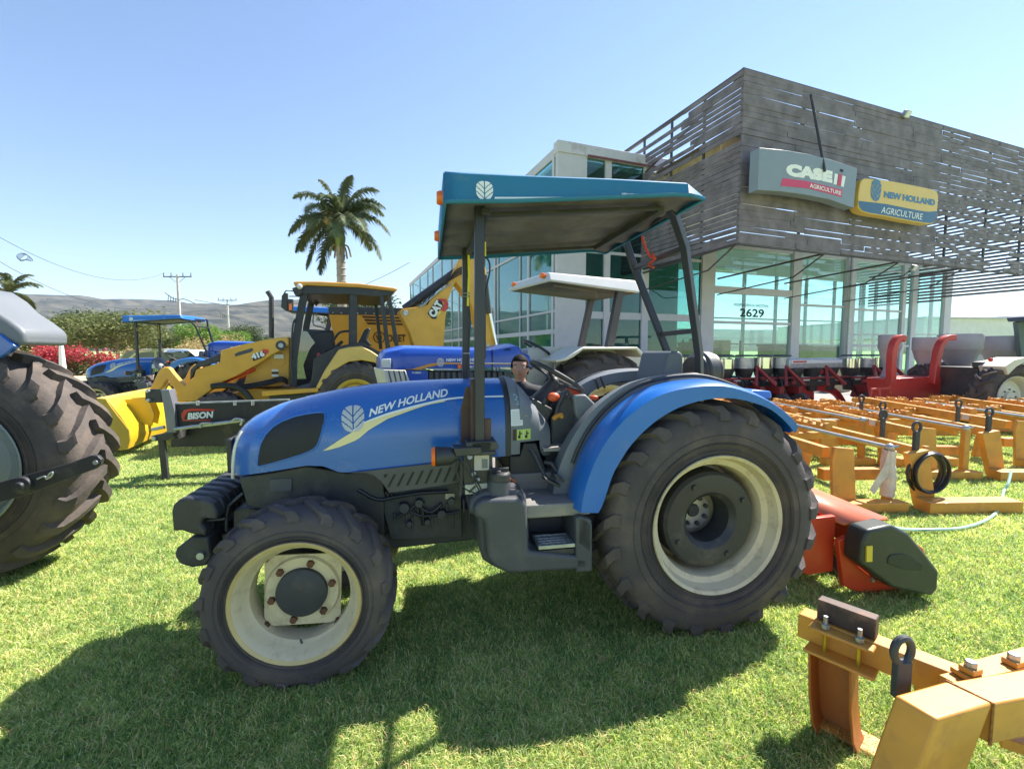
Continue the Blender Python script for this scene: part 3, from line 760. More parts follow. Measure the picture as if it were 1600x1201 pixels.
# fuel tank + step ----------------------------------------------------
V0 = .02
tp = T.qs([(735, 810), (734, 800), (738, 787), (748, 778), (760, 773), (800, 770), (818, 771), (826, 780), (829, 800), (831, 830), (831, 862), (925, 866), (926, 893), (915, 897), (792, 903), (770, 893), (757, 884), (752, 870), (749, 815), (741, 812)], V0)
m = MB(); m.prism(tp, V0+.06, VC-.2); m.prism([(a, b) for a, b in T.qs([(741, 808), (741, 792), (755, 780), (815, 778), (824, 790), (826, 862), (920, 870), (920, 890), (795, 897), (772, 886), (762, 870), (757, 815)], V0)], V0, V0+.1)
tank = m.build('fuel_tank', GRD, tr, bevel=.022, seg=3)
m = MB(); a = T.q3(779, 775, V0+.1); b = T.q3(780, 748, V0+.1)
m.ring([a, (b[0], b[1], b[2])], [.068, .056], 24); m.build('filler_neck', GRD, tank, bevel=.006)
m = MB().use(BLP); bz = b[2]; m.lathe([(.0, .045), (.05, .045), (.058, .035), (.06, .0), (.0, 0)], o=(b[0], b[1], bz-.004), ax='z', n=28)
m.box((b[0], b[1], bz+.05), (.10, .018, .02)); m.box((b[0]-.02, b[1], bz+.047), (.05, .07, .006)); m.build('filler_cap', None, tank, bevel=.004)
m = MB().use(mat('orange_hose', (.55, .14, .03), .5)); m.ring(smooth_path([T.q3(795, 748, .25), T.q3(804, 752, .25), T.q3(810, 768, .25)]), .008, 8); m.build('fuel_hose', None, tr)
# step recess
m = MB()
m.prism(T.qs([(925, 812), (905, 805), (903, 812), (902, 850), (925, 866)], V0), V0, .3)
m.prism(T.qs([(900, 808), (912, 808), (926, 818), (926, 893), (900, 895)], V0), V0, V0+.25)
m.bb(T.q(830, 850, .3)[0]-.02, T.q(905, 850, .3)[0], .30, .32, .5, .80)
m.build('step_housing', GRD, tr, bevel=.01)
a = T.q(838, 852, V0+.02); b = T.q(902, 856, V0+.02)
m = MB(); zt = a[1]
m.use(ZNC)
x0, x1, y0_, y1_ = a[0]+.01, b[0]-.015, V0+.01, V0+.16
m.bb(x0, x1, y0_, y0_+.014, zt-.02, zt); m.bb(x0, x1, y1_-.014, y1_, zt-.02, zt); m.bb(x0, x0+.014, y0_+.014, y1_-.014, zt-.02, zt); m.bb(x1-.014, x1, y0_+.014, y1_-.014, zt-.02, zt)
for k in range(1, 4): yy = y0_+.014+k*(y1_-y0_-.028)/4; m.bb(x0+.014, x1-.014, yy-.007, yy+.007, zt-.012, zt-.002)
for k in range(1, 6): xx = x0+k*(x1-x0)/6; m.bb(xx-.008, xx+.008, y0_+.014, y1_-.014, zt-.015, zt-.005)
m.use(BLP); m.bb(x0, x1, y0_+.01, y1_-.01, zt-.06, zt-.03)
m.build('step_plate', None, tr, bevel=.002)
# platform floor
fl = T.q(850, 782, .12)[1]
m = MB().use(mat('pale_deck', (.20, .19, .18), .6, var=.2, dirt=((.33, .29, .24), .6, 5), bump=.3, bs=35))  # pale grey deck with lighter brownish patches
ud0 = T.q(800, 782, .1)[0]; ud1 = T.q(905, 790, .1)[0]+.05
m.bb(ud0, ud1, .06, .34, fl-.07, fl); m.bb(ud0+.02, ud1+.2, .34, 2*VC-.34, fl-.09, fl+.09)
m.bb(ud0, ud1, 2*VC-.34, 2*VC-.05, fl-.07, fl)
m.build('platform_floor', None, tr, bevel=.008)
m = MB().use(BLP); m.prism(T.qs([(796, 712), (812, 712), (818, 692), (838, 692), (852, 730), (870, 765), (880, 780), (800, 782), (796, 760)], .36), .36, .84); m.build('pedal_housing', None, tr, bevel=.008)
m = MB().use(BLK)
m.ring([T.q3(828, 700, .30), T.q3(836, 712, .28), T.q3(852, 745, .24), T.q3(862, 756, .2)], .012, 8); m.box(T.q3(861, 752, .2), (.10, .06, .015), ry=.5)
m.ring([T.q3(850, 722, .30), T.q3(862, 724, .28), T.q3(874, 742, .25)], .014, 8); m.box(T.q3(872, 745, .2), (.07, .06, .014), ry=.7)
split(m, 'pedals', None, tr, bevel=.003)
# centre console (transmission hump), levers, seat box
m = MB()
m.prism(T.qs([(862, 655), (880, 622), (893, 615), (900, 640), (925, 665), (940, 690), (925, 700), (860, 702)], VC-.14), VC-.14, VC+.14)
m.prism(T.qs([(850, 705), (935, 700), (1000, 640), (1010, 600), (1100, 600), (1100, 800), (880, 780), (860, 760)], VC-.15), VC-.15, VC+.15)
m.build('centre_console', GRD, tr, bevel=.015)
m = MB(); m.prism(T.qs([(896, 618), (915, 616), (945, 645), (953, 668), (935, 682), (915, 672), (900, 648)], .36), .36, .40); m.build('seat_side_cover', GRP, tr, bevel=.01)
m = MB().use(mat('pale_tray', (.28, .26, .24), .6, var=.15, dirt=(DUST, .4, 8)))  # pale grey tray with dusty patches
u_, z_ = T.q(862, 700, .34); m.bb(u_-.05, u_+.28, .34, VC+.2, z_-.02, z_); m.build('foot_tray', None, tr, bevel=.004)
m = MB().use(BLP)
m.ring(smooth_path([T.q3(868, 655, .42), T.q3(872, 635, .42), T.q3(884, 612, .42), T.q3(893, 620, .42), T.q3(905, 650, .42), T.q3(915, 665, .42)]), .012, 8)
m.ring([T.q3(846, 640, .5), T.q3(853, 622, .5)], .02, 8); m.ring([T.q3(925, 640, .5), T.q3(930, 622, .5)], .01, 8)
m.ring([T.q3(935, 608, .8), T.q3(930, 592, .8)], .009, 8); m.ring([T.q3(945, 606, .8), T.q3(938, 588, .8)], .009, 8)
split(m, 'control_lever', None, tr)
m = MB().use(mat('orange_knob', (.7, .1, .03), .45)); m.sphere(T.q3(865, 620, .46), .035, 12, (1.1, .8, .8)); m.box(T.q3(895, 612, .62), (.10, .04, .05), ry=.3)
m.sphere(T.q3(928, 621, .5), .022, 10, (1.4, 1, .7)); split(m, 'lever_knob', None, tr, bevel=.008)
m = MB().use(mat('amber_knob', (.5, .22, .02), .45)); m.ring(smooth_path([T.q3(864, 655, .4), T.q3(870, 650, .4), T.q3(877, 648, .4), T.q3(877, 653, .4)]), .014, 10); split(m, 'lever_knob', None, tr)
# steering wheel and column
sc_ = Vector(T.q3(870, 588, VC)); 
sw = MB().use(BLP)
ax_ = Vector((.50, 0, .86)).normalized(); e1 = Vector((0, 1, 0)); e2 = ax_.cross(e1)
Rw = .185
for k in range(1):
    pts = [sc_+e1*(Rw*cos(2*pi*i/40))+e2*(Rw*sin(2*pi*i/40)) for i in range(41)]; sw.ring(pts, .014, 8, cap=False)
hubc = sc_-ax_*.04
for a in (.4, 2.5, 4.6): sw.ring([hubc, sc_+e1*(Rw*cos(a))+e2*(Rw*sin(a))], [.012, .009], 6)
sw.sphere(hubc, .035, 12)
sw.build('steering_wheel', None, tr)
m = MB().use(BLP); m.ring([hubc, hubc-ax_*.1, hubc-ax_*.30+Vector((-.06, 0, 0))], [.035, .06, .085], 14); m.box(hubc-ax_*.2+Vector((-.03, 0, 0)), (.16, .26, .12), ry=.5); m.build('steering_column', None, tr, bevel=.01)
# seat
SEAT = mat('seat_vinyl', (.10, .115, .14), .55, var=.08, bump=.08, bs=50)
sb = T.qs([(1008, 602), (986, 640), (988, 612), (1004, 580), (1013, 553), (1020, 549), (1040, 549), (1047, 554), (1048, 572), (1047, 618), (1040, 630)], VC-.17)
m = MB(); m.prism(T.qs([(1002, 640), (1004, 612), (1015, 580), (1021, 553), (1025, 548.5), (1040, 548.5), (1045, 554), (1045, 572), (1042, 618), (1036, 632)], VC), VC-.18, VC+.18); m.build('seat_backrest', SEAT, tr, bevel=.03, seg=3)
m = MB(); u_, z_ = T.q(1000, 640, VC-.2); m.bb(u_-.40, u_+.10, VC-.23, VC+.23, z_-.14, z_-.02); m.build('seat_cushion', SEAT, tr, bevel=.035, seg=3)
# fenders --------------------------------------------------------------
OUT = [(905, 800), (909, 775), (918, 743), (933, 708), (953, 677), (980, 648), (1014, 623), (1045, 610), (1085, 602), (1129, 600.5), (1167, 610), (1200, 624), (1228, 643), (1246, 662), (1243, 674)]
INN = [(935, 801), (943, 785), (956.6, 744), (970, 719), (987, 694), (1010, 670), (1033, 652), (1060, 637), (1090, 627), (1120, 622), (1148, 622.5), (1178, 629), (1205, 640), (1228, 659), (1241, 675)]
sm2 = lambda P: [(p[0], p[2]) for p in smooth_path([(a, 0, b) for a, b in P], 3)]
Fo = sm2(T.qs(OUT, 0.0)); Fi = sm2(T.qs(INN, 0.0))
def fender(far):
    V = (lambda v_: 2*VC-v_) if far else (lambda v_: v_)
    m = MB().use(NHB2)
    rows = []
    for (a, b), (c, d) in zip(Fo, Fi):
        cx, cz = ru, rw; dx, dz = a-cx, b-cz; L = sqrt(dx*dx+dz*dz); nx, nz = dx/L, dz/L
        rows.append([(c, V(0), d), (a-nx*.008, V(-.006), b-nz*.008), (a, V(.01), b), (a+nx*.012, V(.05), b+nz*.012), (a+nx*.02, V(.14), b+nz*.02), (a-nx*.0, V(.20), b-nz*.0),
                     (a-nx*.02, V(.20), b-nz*.02), (a-nx*.015, V(.03), b-nz*.015), (c+nx*.004, V(.014), d+nz*.004)])
    m.loft(rows, close=True)
    f_ = m.build('fender', None, tr, smooth=35)
    m = MB().use(GRP); rows = []
    for i, ((a, b), (c, d)) in enumerate(zip(Fo, Fi)):
        cx, cz = ru, rw; dx, dz = a-cx, b-cz; L = sqrt(dx*dx+dz*dz); nx, nz = dx/L, dz/L
        e = .05*(1-i/(len(Fo)-1))
        rows.append([(a-nx*.0, V(.205), b), (a+nx*(.03+e), V(.23), b+nz*(.03+e)), (a+nx*(.035+e), V(.34), b+nz*.035), (a+nx*(.0), V(.36), b-.02), (a-nx*.03, V(.36), b-nz*.03), (a-nx*.03, V(.21), b-nz*.03)])
    m.loft(rows, close=True); m.build('inner_fender', None, tr, smooth=35)
    m = MB().use(BLP); m.ring([(p[0]+(p[0]-ru)*.02, V(.205), p[1]+(p[1]-rw)*.04+.004) for p in Fo[6:-3]], .011, 8); m.build('fender_trim', None, f_)
    return f_
fender(0); fender(1)
# grab rails
m = MB().use(BLP); m.ring(smooth_path([T.q3(938, 695, .24), T.q3(944, 670, .24), T.q3(962, 640, .24), T.q3(985, 618, .24), T.q3(1015, 599, .24), T.q3(1050, 588, .24), T.q3(1082, 585, .24), T.q3(1095, 588, .24), T.q3(1100, 598, .24)]), .011, 8); m.build('grab_rail', None, tr)
m = MB().use(BLP); m.ring(smooth_path([T.q3(900, 598, .95), T.q3(915, 590, .95), T.q3(940, 583, .95), T.q3(965, 581, .95), T.q3(974, 584, .95), T.q3(975, 592, .95)]), .011, 8); m.build('grab_rail', None, tr)
m = MB().use(YTX); 
# tail lamp on the fender
m = MB().use(NHB2); m.prism(T.qs([(1168, 612), (1180, 609), (1205, 611), (1207, 622), (1185, 622)], .12), .12, .3); m.build('tail_lamp_housing', None, tr, bevel=.008)
# ROPS -----------------------------------------------------------------
def tube_part(name, pts, r=None, sq=None, mt=PST, bev=.003):
    m = MB(); m.ring(pts, r if r else 1, 10, sq=sq); return m.build(name, mt, tr, bevel=bev if sq else 0)
rn = [T.q3(1046, 326, .20), T.q3(1053, 336, .22), T.q3(1070, 387, .28), T.q3(1092, 552, .38)]
rf = [T.q3(976, 372, 1.0), T.q3(980, 384, 1.0), T.q3(991, 418, .95), T.q3(1042, 548, .82)]
un = rn[-1][0]; uf = rf[-1][0]
tube_part('roll_bar_post', rn+[(un+.05, .40, .85)], sq=(.042, .040)); tube_part('roll_bar_post', rf+[(uf+.05, .80, .85)], sq=(.042, .040))
tube_part('roll_bar_brace', [rn[2], rf[2]], sq=(.028, .03))
tube_part('roll_bar_brace', [T.q3(1083, 517, .36), T.q3(1033, 522, .85)], sq=(.028, .03))
tube_part('roll_bar_brace', [T.q3(1049, 330, .21), T.q3(976, 377, 1.0)], sq=(.03, .03))
m = MB().use(mat('red_rag', (.5, .06, .04), .8)); a = Vector(T.q3(1016, 402, .6)); 
m.ring(smooth_path([a+Vector((-.06, 0, .13)), a+Vector((-.03, 0, .05)), a+Vector((.0, -.01, .0)), a+Vector((.03, -.02, -.01))]), .009, 6, sq=None)
m.ring(smooth_path([a+Vector((0, -.03, .02)), a+Vector((.01, -.035, -.02)), a+Vector((0, .02, -.04)), a+Vector((.01, -.03, -.07))]), .008, 6)
m.build('red_tie', None, tr)
# canopy roof -------------------------------------------------------------
bn = T.qs([(695, 323), (806, 321.8), (951, 316), (1062, 311), (1091, 318)], 0.0)
tn = T.qs([(706, 276), (800, 280.5), (951, 286), (1071, 292.5)], .03)
u0c, u1c = bn[0][0], bn[-1][0]
def skirt(u):
    return interp(bn, u), interp(tn, u)
NU = 16; ul = [u0c+(u1c-u0c)*i/NU for i in range(NU+1)]
m = MB().use(NHC)
rows = []
v_l, v_r = -.04, 2*VC+.04
for i, u in enumerate(ul):
    lo_, hi_ = skirt(u); hi_ = max(hi_, lo_+.03)
    if i == NU: hi_ = lo_+.02
    rows.append([(u, v_l-.01, lo_-.002), (u, v_l-.014, lo_+.012), (u, v_l, lo_+.016), (u, v_l+.012, hi_-.010), (u, v_l+.03, hi_), (u, v_l+.3, hi_+.012), (u, VC, hi_+.02), (u, v_r-.3, hi_+.012), (u, v_r-.03, hi_), (u, v_r-.012, hi_-.010), (u, v_r, lo_+.016), (u, v_r+.014, lo_+.012), (u, v_r+.01, lo_-.002)])
m.loft(rows, caps=False)
# front face
f0 = rows[0]; m.add(f0, [tuple(range(len(f0)))])
f1 = rows[-1]; m.add(f1, [tuple(range(len(f1)))])
roof = m.build('canopy_roof', None, tr, smooth=14, solid=.012)
m = MB().use(mat('canopy_underside', (.15, .13, .14), .7, var=.25, vs=4, dirt=((.07, .05, .045), .5, 5), bump=.2, bs=20))
rows = []
for i, u in enumerate(ul):
    lo_, hi_ = skirt(u); z = lo_+.02 if i < NU-1 else lo_+.008
    r_ = []
    for k in range(17):
        v_ = v_l+.012+(v_r-v_l-.024)*k/16; r_.append((u if i else u+.012, v_, z+(.018 if k % 4 in (1, 2) else 0)))
    rows.append(r_)
m.loft(rows, caps=False); m.build('canopy_lining', None, roof, smooth=30, solid=.006)
m = MB().use(BLK)
ua_, ub_ = u0c+.2, u0c+.9
for u in (u0c+.2,): m.bb(u-.02, u+.02, .06, 2*VC-.06, skirt(u)[0]-.02, skirt(u)[0]+.01)
m.bb(u1c-.16, u1c-.12, .12, 2*VC-.12, skirt(u1c-.14)[0]-.03, skirt(u1c-.14)[0]+.006)
for v_ in (.13, 2*VC-.13): m.ring([(u0c+.2, v_, skirt(u0c+.2)[0]-.004), (u1c-.14, v_+.0, skirt(u1c-.14)[0]-.006)], 1, sq=(.03, .02))
m.build('canopy_frame', None, tr, bevel=.003)
def on_skirt(e=.004):
    def f(u, w_):
        lo_, hi_ = skirt(u); t = (w_-lo_-.016)/(hi_-.012-lo_-.016); return (u, v_l+.012*t-e-.007, w_)
    return f
lc = T.q(756.5, 299.5, -.03); lw_ = T.q(770, 300, -.03)[0]-T.q(743.5, 300, -.03)[0]
decal('leaf_emblem', shift(leaf_logo(lw_, lw_*1.1), *lc), on_skirt(.002), WHD, roof)
decal('white_stripe', strip(T.qs([(772, 309.8), (860, 309.8), (1010, 308.7)], -.03), T.qs([(772, 312.9), (860, 312.5), (1010, 311.2)], -.03)), on_skirt(.002), WHD, roof, cut=.1)
a = T.q(969, 307.2, -.03); b = T.q(999.5, 306.3, -.03)
decal('lettering', shift(fit_text('NEW HOLLAND', b[0]-a[0], .012, .03, .15), a[0], a[1]), on_skirt(.003), WHD, roof)
# marker lamps on canopy front
m = MB().use(ORG)
for v_ in (.10, 2*VC-.35):
    m.lathe([(.0, -.035), (.028, -.035), (.034, -.02), (.034, .01)], o=(u0c-.0, v_, skirt(u0c)[0]+.07), ax='x', n=18)
split(m, 'marker_lamp', None, roof)
# ================================================================== OTHER MACHINES
def pp(name, mt, par, fr, pts, v0, v1, bevel=.006, at_=None, seg=2):
    m = MB(); m.prism(fr.qs(pts, v0 if at_ is None else at_), v0, v1); return m.build(name, mt, par, bevel=bevel, seg=seg)
def pr(name, mt, par, pts, r, n=8, sq=None, bevel=0, smooth=False):
    m = MB(); m.ring(smooth_path(pts) if smooth else pts, r, n, sq=sq); return m.build(name, mt, par, bevel=bevel)
def dtext(name, body, mt, par, fr, x0, y0, x1, y1, hpx, v, bold=.03, shear=.0):
    """lettering on a plane of constant v; baseline (x0,y0)-(x1,y1), cap height in px"""
    a = fr.q(x0, y0, v); b = fr.q(x1, y1, v); c = fr.q(x0, y0-hpx, v)
    L = sqrt((b[0]-a[0])**2+(b[1]-a[1])**2); vf = fit_text(body, L, c[1]-a[1], bold, shear); an = atan2(b[1]-a[1], b[0]-a[0])
    return decal(name, shift(vf, a[0], a[1], rot=an), lambda u, z: (u, v, z), mt, par)
def swap(o, table):
    """give a copied tree its own paint"""
    for s_ in o.material_slots:
        if s_.material and s_.material.name in table:
            mt = table[s_.material.name]; s_.link = 'OBJECT'; s_.material = mt
    for c in o.children: swap(c, table)

# ---- tractor with bright blue canopy, far left (same model as the main one)
rc = aty(285, 495, 11.0)
ta = copy_tree(tr)
ta.location = tuple(Vector((rc.x, rc.y, 0)) - T.u*2.0*1.0 - T.v*(-.04))
tag(ta, 'blue tractor with bright blue canopy parked beyond the yellow loader bucket', 'tractor')
CAN2 = mat('canopy_bright_blue', (.012, .14, .50), .4, var=.05, coat=.3)
swap(ta, {'canopy_blue': CAN2})

# ---- foreground tractor at the left edge: rear wheel, fender, link arm ----------
G0 = Frame(-3.10, 3.14, 10.4)
fl_ = thing('tractor', G0, label='tractor at the left edge with a big lugged tyre and grey fender', cat='tractor')
GRG = mat('greyish_rim_paint', (.33, .38, .36), .45, var=.06, dirt=((.25, .2, .15), .2, 6))
wc = G0.q(-98, 722, 0)
Wf = make_wheel('plain', .83, .50, .46, 22, .05, fl_, (wc[0], 0, .81), m_rim=GRG, m_tyre=RUBL, flip=-1, ang=1.25, lw=.62, n=80)
Wf.rotation_euler = (0, .12, 0)
W_b = copy_tree(Wf, fl_); W_b.location = (wc[0], -1.75, .81); W_b.rotation_euler = (0, .4, 0)
cx = wc[0]
m = MB().use(GRP); rows = []
for i in range(15):
    a = radians(150-i*(150-52)/14); r = .93
    x, z = cx+r*cos(a), .81+r*sin(a)
    rows.append([(x, -.03, z-.10), (x, -.05, z-.04), (x, .0, z), (x, .25, z+.03), (x, .50, z+.02), (x, .56, z-.03), (x-.02*cos(a), .54, z-.06), (x, .3, z-.01), (x-.02*cos(a), .02, z-.04), (x, -.01, z-.10)])
# squared-off rear tip
m.loft(rows, close=True)
m = MB()
m.prism(G0.qs([(-190, 500), (-150, 455), (-100, 440), (-60, 446), (-35, 462), (-14, 482), (14, 500), (30, 512), (37, 519), (37, 540), (20, 538), (-20, 520), (-80, 505), (-150, 530)], .0), 0, .40)
m.build('fender', GRP, fl_, bevel=.03, seg=3)
pp('fender_panel', NHB, fl_, G0, [(-60, 500), (0, 522), (24, 541), (10, 552), (-10, 562), (-60, 590)], -.02, .03, .008)
pp('lower_link', BLK, fl_, G0, [(-80, 800), (0, 784), (40, 774), (100, 750), (150, 732), (157, 726), (158, 718), (152, 712), (143, 711), (100, 726), (40, 742), (0, 753), (-80, 770)], -.30, -.27, .004)
m = MB().use(BLK); a = G0.q3(38, 757, -.30); m.lathe([(.0, -.05), (.022, -.05), (.03, -.035), (.052, -.03), (.055, 0)], o=a, n=22); m.build('link_pivot', None, fl_)
m = MB().use(ZNC); a = G0.q3(150, 722, -.30); m.lathe([(.0, -.01), (.014, -.01), (.016, .01)], o=a, n=14)
m.ring(smooth_path([G0.q3(58, 748, -.31), G0.q3(68, 744, -.32), G0.q3(73, 746, -.32), G0.q3(78, 739, -.32), G0.q3(82, 738, -.32), G0.q3(80, 744, -.32), G0.q3(72, 748, -.32)]), .006, 6); m.build('link_pin', None, fl_)
m = MB().use(ZNC); m.ring([(-1.6, -.22, .62), (-.28, -.22, .62)], 1, sq=(.05, .04)); m.ring([(-1.6, -.22, .5), (-.28, -.22, .5)], 1, sq=(.06, .04)); split(m, 'drawbar', None, fl_, bevel=.004)
m = MB().use(DKM); m.cyl((cx, .1, .81), (cx, -1.3, .81), .16, 18); m.bb(cx-1.6, cx+.3, -1.1, -.5, .6, 1.2); m.build('rear_axle', None, fl_, bevel=.02)

# ---- backhoe loader ---------------------------------------------------------------
o_ = gp(341, 698)
B = Frame(o_.x, o_.y, 20)
bl = thing('backhoe_loader', B, label='yellow backhoe loader with open cab, front bucket and folded rear boom', cat='backhoe loader')
CWH = mat('loader_wheel_yellow', (.5, .36, .10), .5, var=.1, dirt=(DUST, .3, 6))
fc = B.q(341, 660, 0)
Bw = make_wheel('plain', .46, .36, .26, 16, .03, bl, (fc[0], 0, .45), m_rim=CWH, flip=-1, ang=1.0, lw=.5, n=48)
c_ = copy_tree(Bw, bl); c_.location = (fc[0], 2.1, .45); c_.rotation_euler = (0, 0, pi)
rc_ = B.q(556, 620, -.05)
Br = make_wheel('plain', .72, .45, .38, 18, .04, bl, (rc_[0], -.1, .71), m_rim=CWH, flip=-1, ang=1.1, lw=.5, n=56)
c_ = copy_tree(Br, bl); c_.location = (rc_[0], 2.2, .71); c_.rotation_euler = (0, 0, pi)
pp('rear_fender', mat('fender_pale_yellow', (.62, .42, .12), .5, var=.08, dirt=(DUST, .25, 5)), bl, B, [(493, 606), (507, 579), (529, 546), (545, 542), (565, 540.5), (580, 548), (598, 560), (598, 572), (585, 566), (565, 562.5), (545, 565), (524, 577), (508, 594), (498, 608)], -.08, .40, .02)
pp('inner_guard', BLP, bl, B, [(490, 560), (527, 541), (565, 534), (598, 552), (598, 560), (565, 541), (529, 547), (495, 605), (485, 607)], .02, .5, .01)
# body: engine block + counter body
pp('engine_cover', CAT, bl, B, [(398, 548), (440, 532), (452, 526), (453, 600), (430, 604), (395, 604), (380, 604)], .35, 1.75, .02)
pp('chassis', CAT, bl, B, [(330, 625), (395, 606), (460, 612), (600, 610), (600, 640), (460, 648), (330, 655)], .35, 1.75, .02)
pp('step_board', CAT, bl, B, [(409, 611), (497, 606), (497, 612), (409, 619)], -.1, .5, .008)
pp('fuel_tank_side', BLP, bl, B, [(420, 618), (500, 612), (495, 640), (425, 645)], .0, .6, .01)
pp('air_filter_cover', CAT, bl, B, [(422, 553), (443, 551), (446, 566), (440, 573), (428, 572), (421, 564)], .34, .36, .004)
pp('warning_label', WHD, bl, B, [(428, 553.5), (443, 553.5), (443, 560), (428, 560)], .325, .335, 0)
for k in range(3): pp('vent_slot', INK if k % 2 else WHD, bl, B, [(424.5, 577+k*4), (435, 577+k*4), (435, 580+k*4), (424.5, 580+k*4)], .34, .345, 0)
# loader arms (near + far), linkage, cylinder
arm = [(451, 526), (430, 528.5), (412.5, 530.7), (383, 537), (345, 546.5), (343.5, 565), (324, 571), (306, 577), (302, 589), (295, 594), (285, 588), (279, 580), (270, 570), (268, 560), (250, 553), (240, 568), (236, 594), (252, 605), (262, 590), (276, 610), (268, 626), (306, 626), (328, 611), (340.6, 600), (372, 586), (401, 570), (425, 554), (441, 546.5), (452, 538)]
arm = [(451, 526), (430, 528.5), (412.5, 530.7), (383, 537), (345, 547.5), (343.5, 566), (324, 572), (306, 577), (303, 588), (296, 594), (288, 603), (283, 597), (270, 582), (266, 576), (262, 573.5), (256, 573.5), (250, 577), (246, 583), (238, 600), (233, 609), (248, 611), (254, 603), (260, 592.5), (264, 594), (270, 604), (276, 614), (268, 627), (306, 627), (328, 611), (341, 600), (372, 586), (401, 570), (425, 554), (441, 546.5), (452, 538)]
for v_ in (.16, 1.78):
    m = MB(); m.prism(B.qs(arm, .16), v_, v_+.16); ar = m.build('loader_arm', CAT, bl, bevel=.015)
    m = MB().use(GRD)
    m.prism(B.qs([(366.5, 553), (372, 550), (394, 543.5), (396, 547), (392, 550), (368, 557)], .16), v_-.004, v_+.01)
    m.use(ZNC); a = B.q(439, 539.5, .16); m.lathe([(.0, -.02), (.04, -.02), (.05, .0)], o=(a[0], v_, a[1]), n=16)
    m.use(DKM); m.lathe([(.05, -.004), (.085, -.004), (.085, .005)], o=(a[0], v_, a[1]), n=20)
    split(m, 'arm_pivot', None, ar)
    m = MB(); m.prism(B.qs([(345, 551), (343.5, 564), (306, 575), (299, 590), (296, 594), (297, 577), (310, 565), (325, 560)], .16), v_+.02, v_+.2); m.build('arm_guard', DKM, bl, bevel=.01)
    ca = B.q3(338, 600, .3); cb = B.q3(398, 575, .3); m = MB().use(RED); m.ring([(ca[0], v_+.1, ca[1+1]), (cb[0], v_+.1, cb[2])], .045, 12); m.build('lift_cylinder', None, bl)
dtext('lettering', '416', WHD, bl, B, 394.5, 562, 414.5, 556, 9.5, .15, bold=.06)
pp('number_plate_red', RED, bl, B, [(405, 551), (412, 545), (419, 546), (420, 550), (412, 557), (405, 559)], .152, .158, 0)
pp('number_plate_black', INK, bl, B, [(393, 557), (410, 548), (415, 553), (412, 558), (396, 564)], .151, .1575, 0)
m = MB().use(HOSE); m.ring(smooth_path([B.q3(x, y, .1) for x, y in ((330, 604), (345, 602), (368, 604), (384, 614), (393, 626))]), [.05]*25, 8); m.build('front_fender', None, bl)
m = MB().use(HOSE)
for k in range(3): m.ring(smooth_path([B.q3(x, y+k*3, .25) for x, y in ((360, 603), (390, 600), (420, 594), (440, 589), (450, 595))]), .018, 6)
split(m, 'hydraulic_lines', None, bl)
m = MB().use(CAT); a = B.q3(262, 585, .2)
m.ring([B.q3(262, 577, .5), B.q3(283, 598, .5)], 1, sq=(.06, .05)); m.build('bucket_link', None, bl, bevel=.01)
m = MB().use(CHR); m.ring([B.q3(256, 608, .4), B.q3(264, 596, .4), B.q3(270, 600, .4)], .03, 10); m.build('tilt_cylinder', None, bl)
# bucket
bk = thing_b = None
bp = [(148, 622), (165, 623), (172, 634), (201.5, 672), (203, 688), (199, 702), (169, 705), (165, 690), (158, 660), (150, 640)]
v_n = -.40
P_ = B.qs(bp, v_n)
m = MB(); m.prism(P_, v_n, v_n+.03); m.build('bucket_side', mat('bucket_side_shaded', (.42, .27, .03), .45, var=.08, dirt=(DUST, .25, 5)), bl, bevel=.004)  # darker copy of the bucket yellow, shade on the end put into the colour
a = B.q(165, 623, v_n); b = B.q(203, 688, v_n); c = B.q(199, 702, v_n); t0 = B.q(148, 622, v_n)
dx = B.q(227, 604, .3)[0]-a[0]
prof = [t0, a, (B.q(187, 650, v_n)), (B.q(201.5, 672, v_n)), b, c, B.q(169, 705, v_n)]
m = MB(); outer = [(x, z) for x, z in prof]; inner = [(x-.03, z-.02 if i < 3 else z+.02) for i, (x, z) in enumerate(prof)]
m.prism(outer+inner[::-1], v_n+.03, 2.25); m.build('bucket_shell', CATB, bl, bevel=.004)
m = MB().use(CATB)
for v_ in (.1, .35, 1.7, 1.95):
    m.prism([(prof[1][0]+.02, prof[1][1]-.06), (prof[1][0]+.35, prof[1][1]-.05), (prof[1][0]+.42, prof[1][1]-.32), (prof[3][0]+.12, prof[3][1]-.02), (prof[3][0]-.04, prof[3][1]+.04)], v_, v_+.03)
split(m, 'bucket_brackets', None, bl, bevel=.004)
m = MB(); m.bb(t0[0]-.35, t0[0]-.0, v_n+.02, 2.2, c[1]+.005, c[1]+.03); m.build('bucket_lip', CATB, bl)
# cab
CBK = mat('cab_black', (.022, .026, .034), .45, var=.1, dirt=((.2, .18, .15), .2, 5))
rt = B.qs([(458, 441.5), (464, 440), (500, 440), (560, 443), (614, 449.5), (622, 452), (617, 455), (560, 449), (478, 446), (466, 450), (461, 447)], .05)
m = MB(); m.prism(rt, .0, 2.0); m.build('cab_roof', mat('roof_orange', (.55, .27, .05), .5, var=.1), bl, bevel=.02)
pp('roof_frame', CBK, bl, B, [(464, 449), (478, 446), (560, 448), (616, 455), (612, 461), (590, 463), (546, 460), (484, 459), (474, 461), (466, 452)], .06, 1.94, .01)
for v_ in (.08, 1.82):
    def post(pts, w0=.07, nm='cab_post'): 
        m = MB(); m.ring([(q[0], v_+.05, q[1]) for q in B.qs(pts, .1)], 1, sq=(w0, .10)); return m.build(nm, CBK, bl, bevel=.008)
    post([(476, 455), (471, 480), (467, 500), (463, 530), (459, 560), (458, 604)], .12)
    post([(552, 452), (552, 500), (552, 540)], .13); post([(596, 460), (600, 490), (606, 545)], .07); post([(607, 458), (614, 500), (621, 546)], .07)
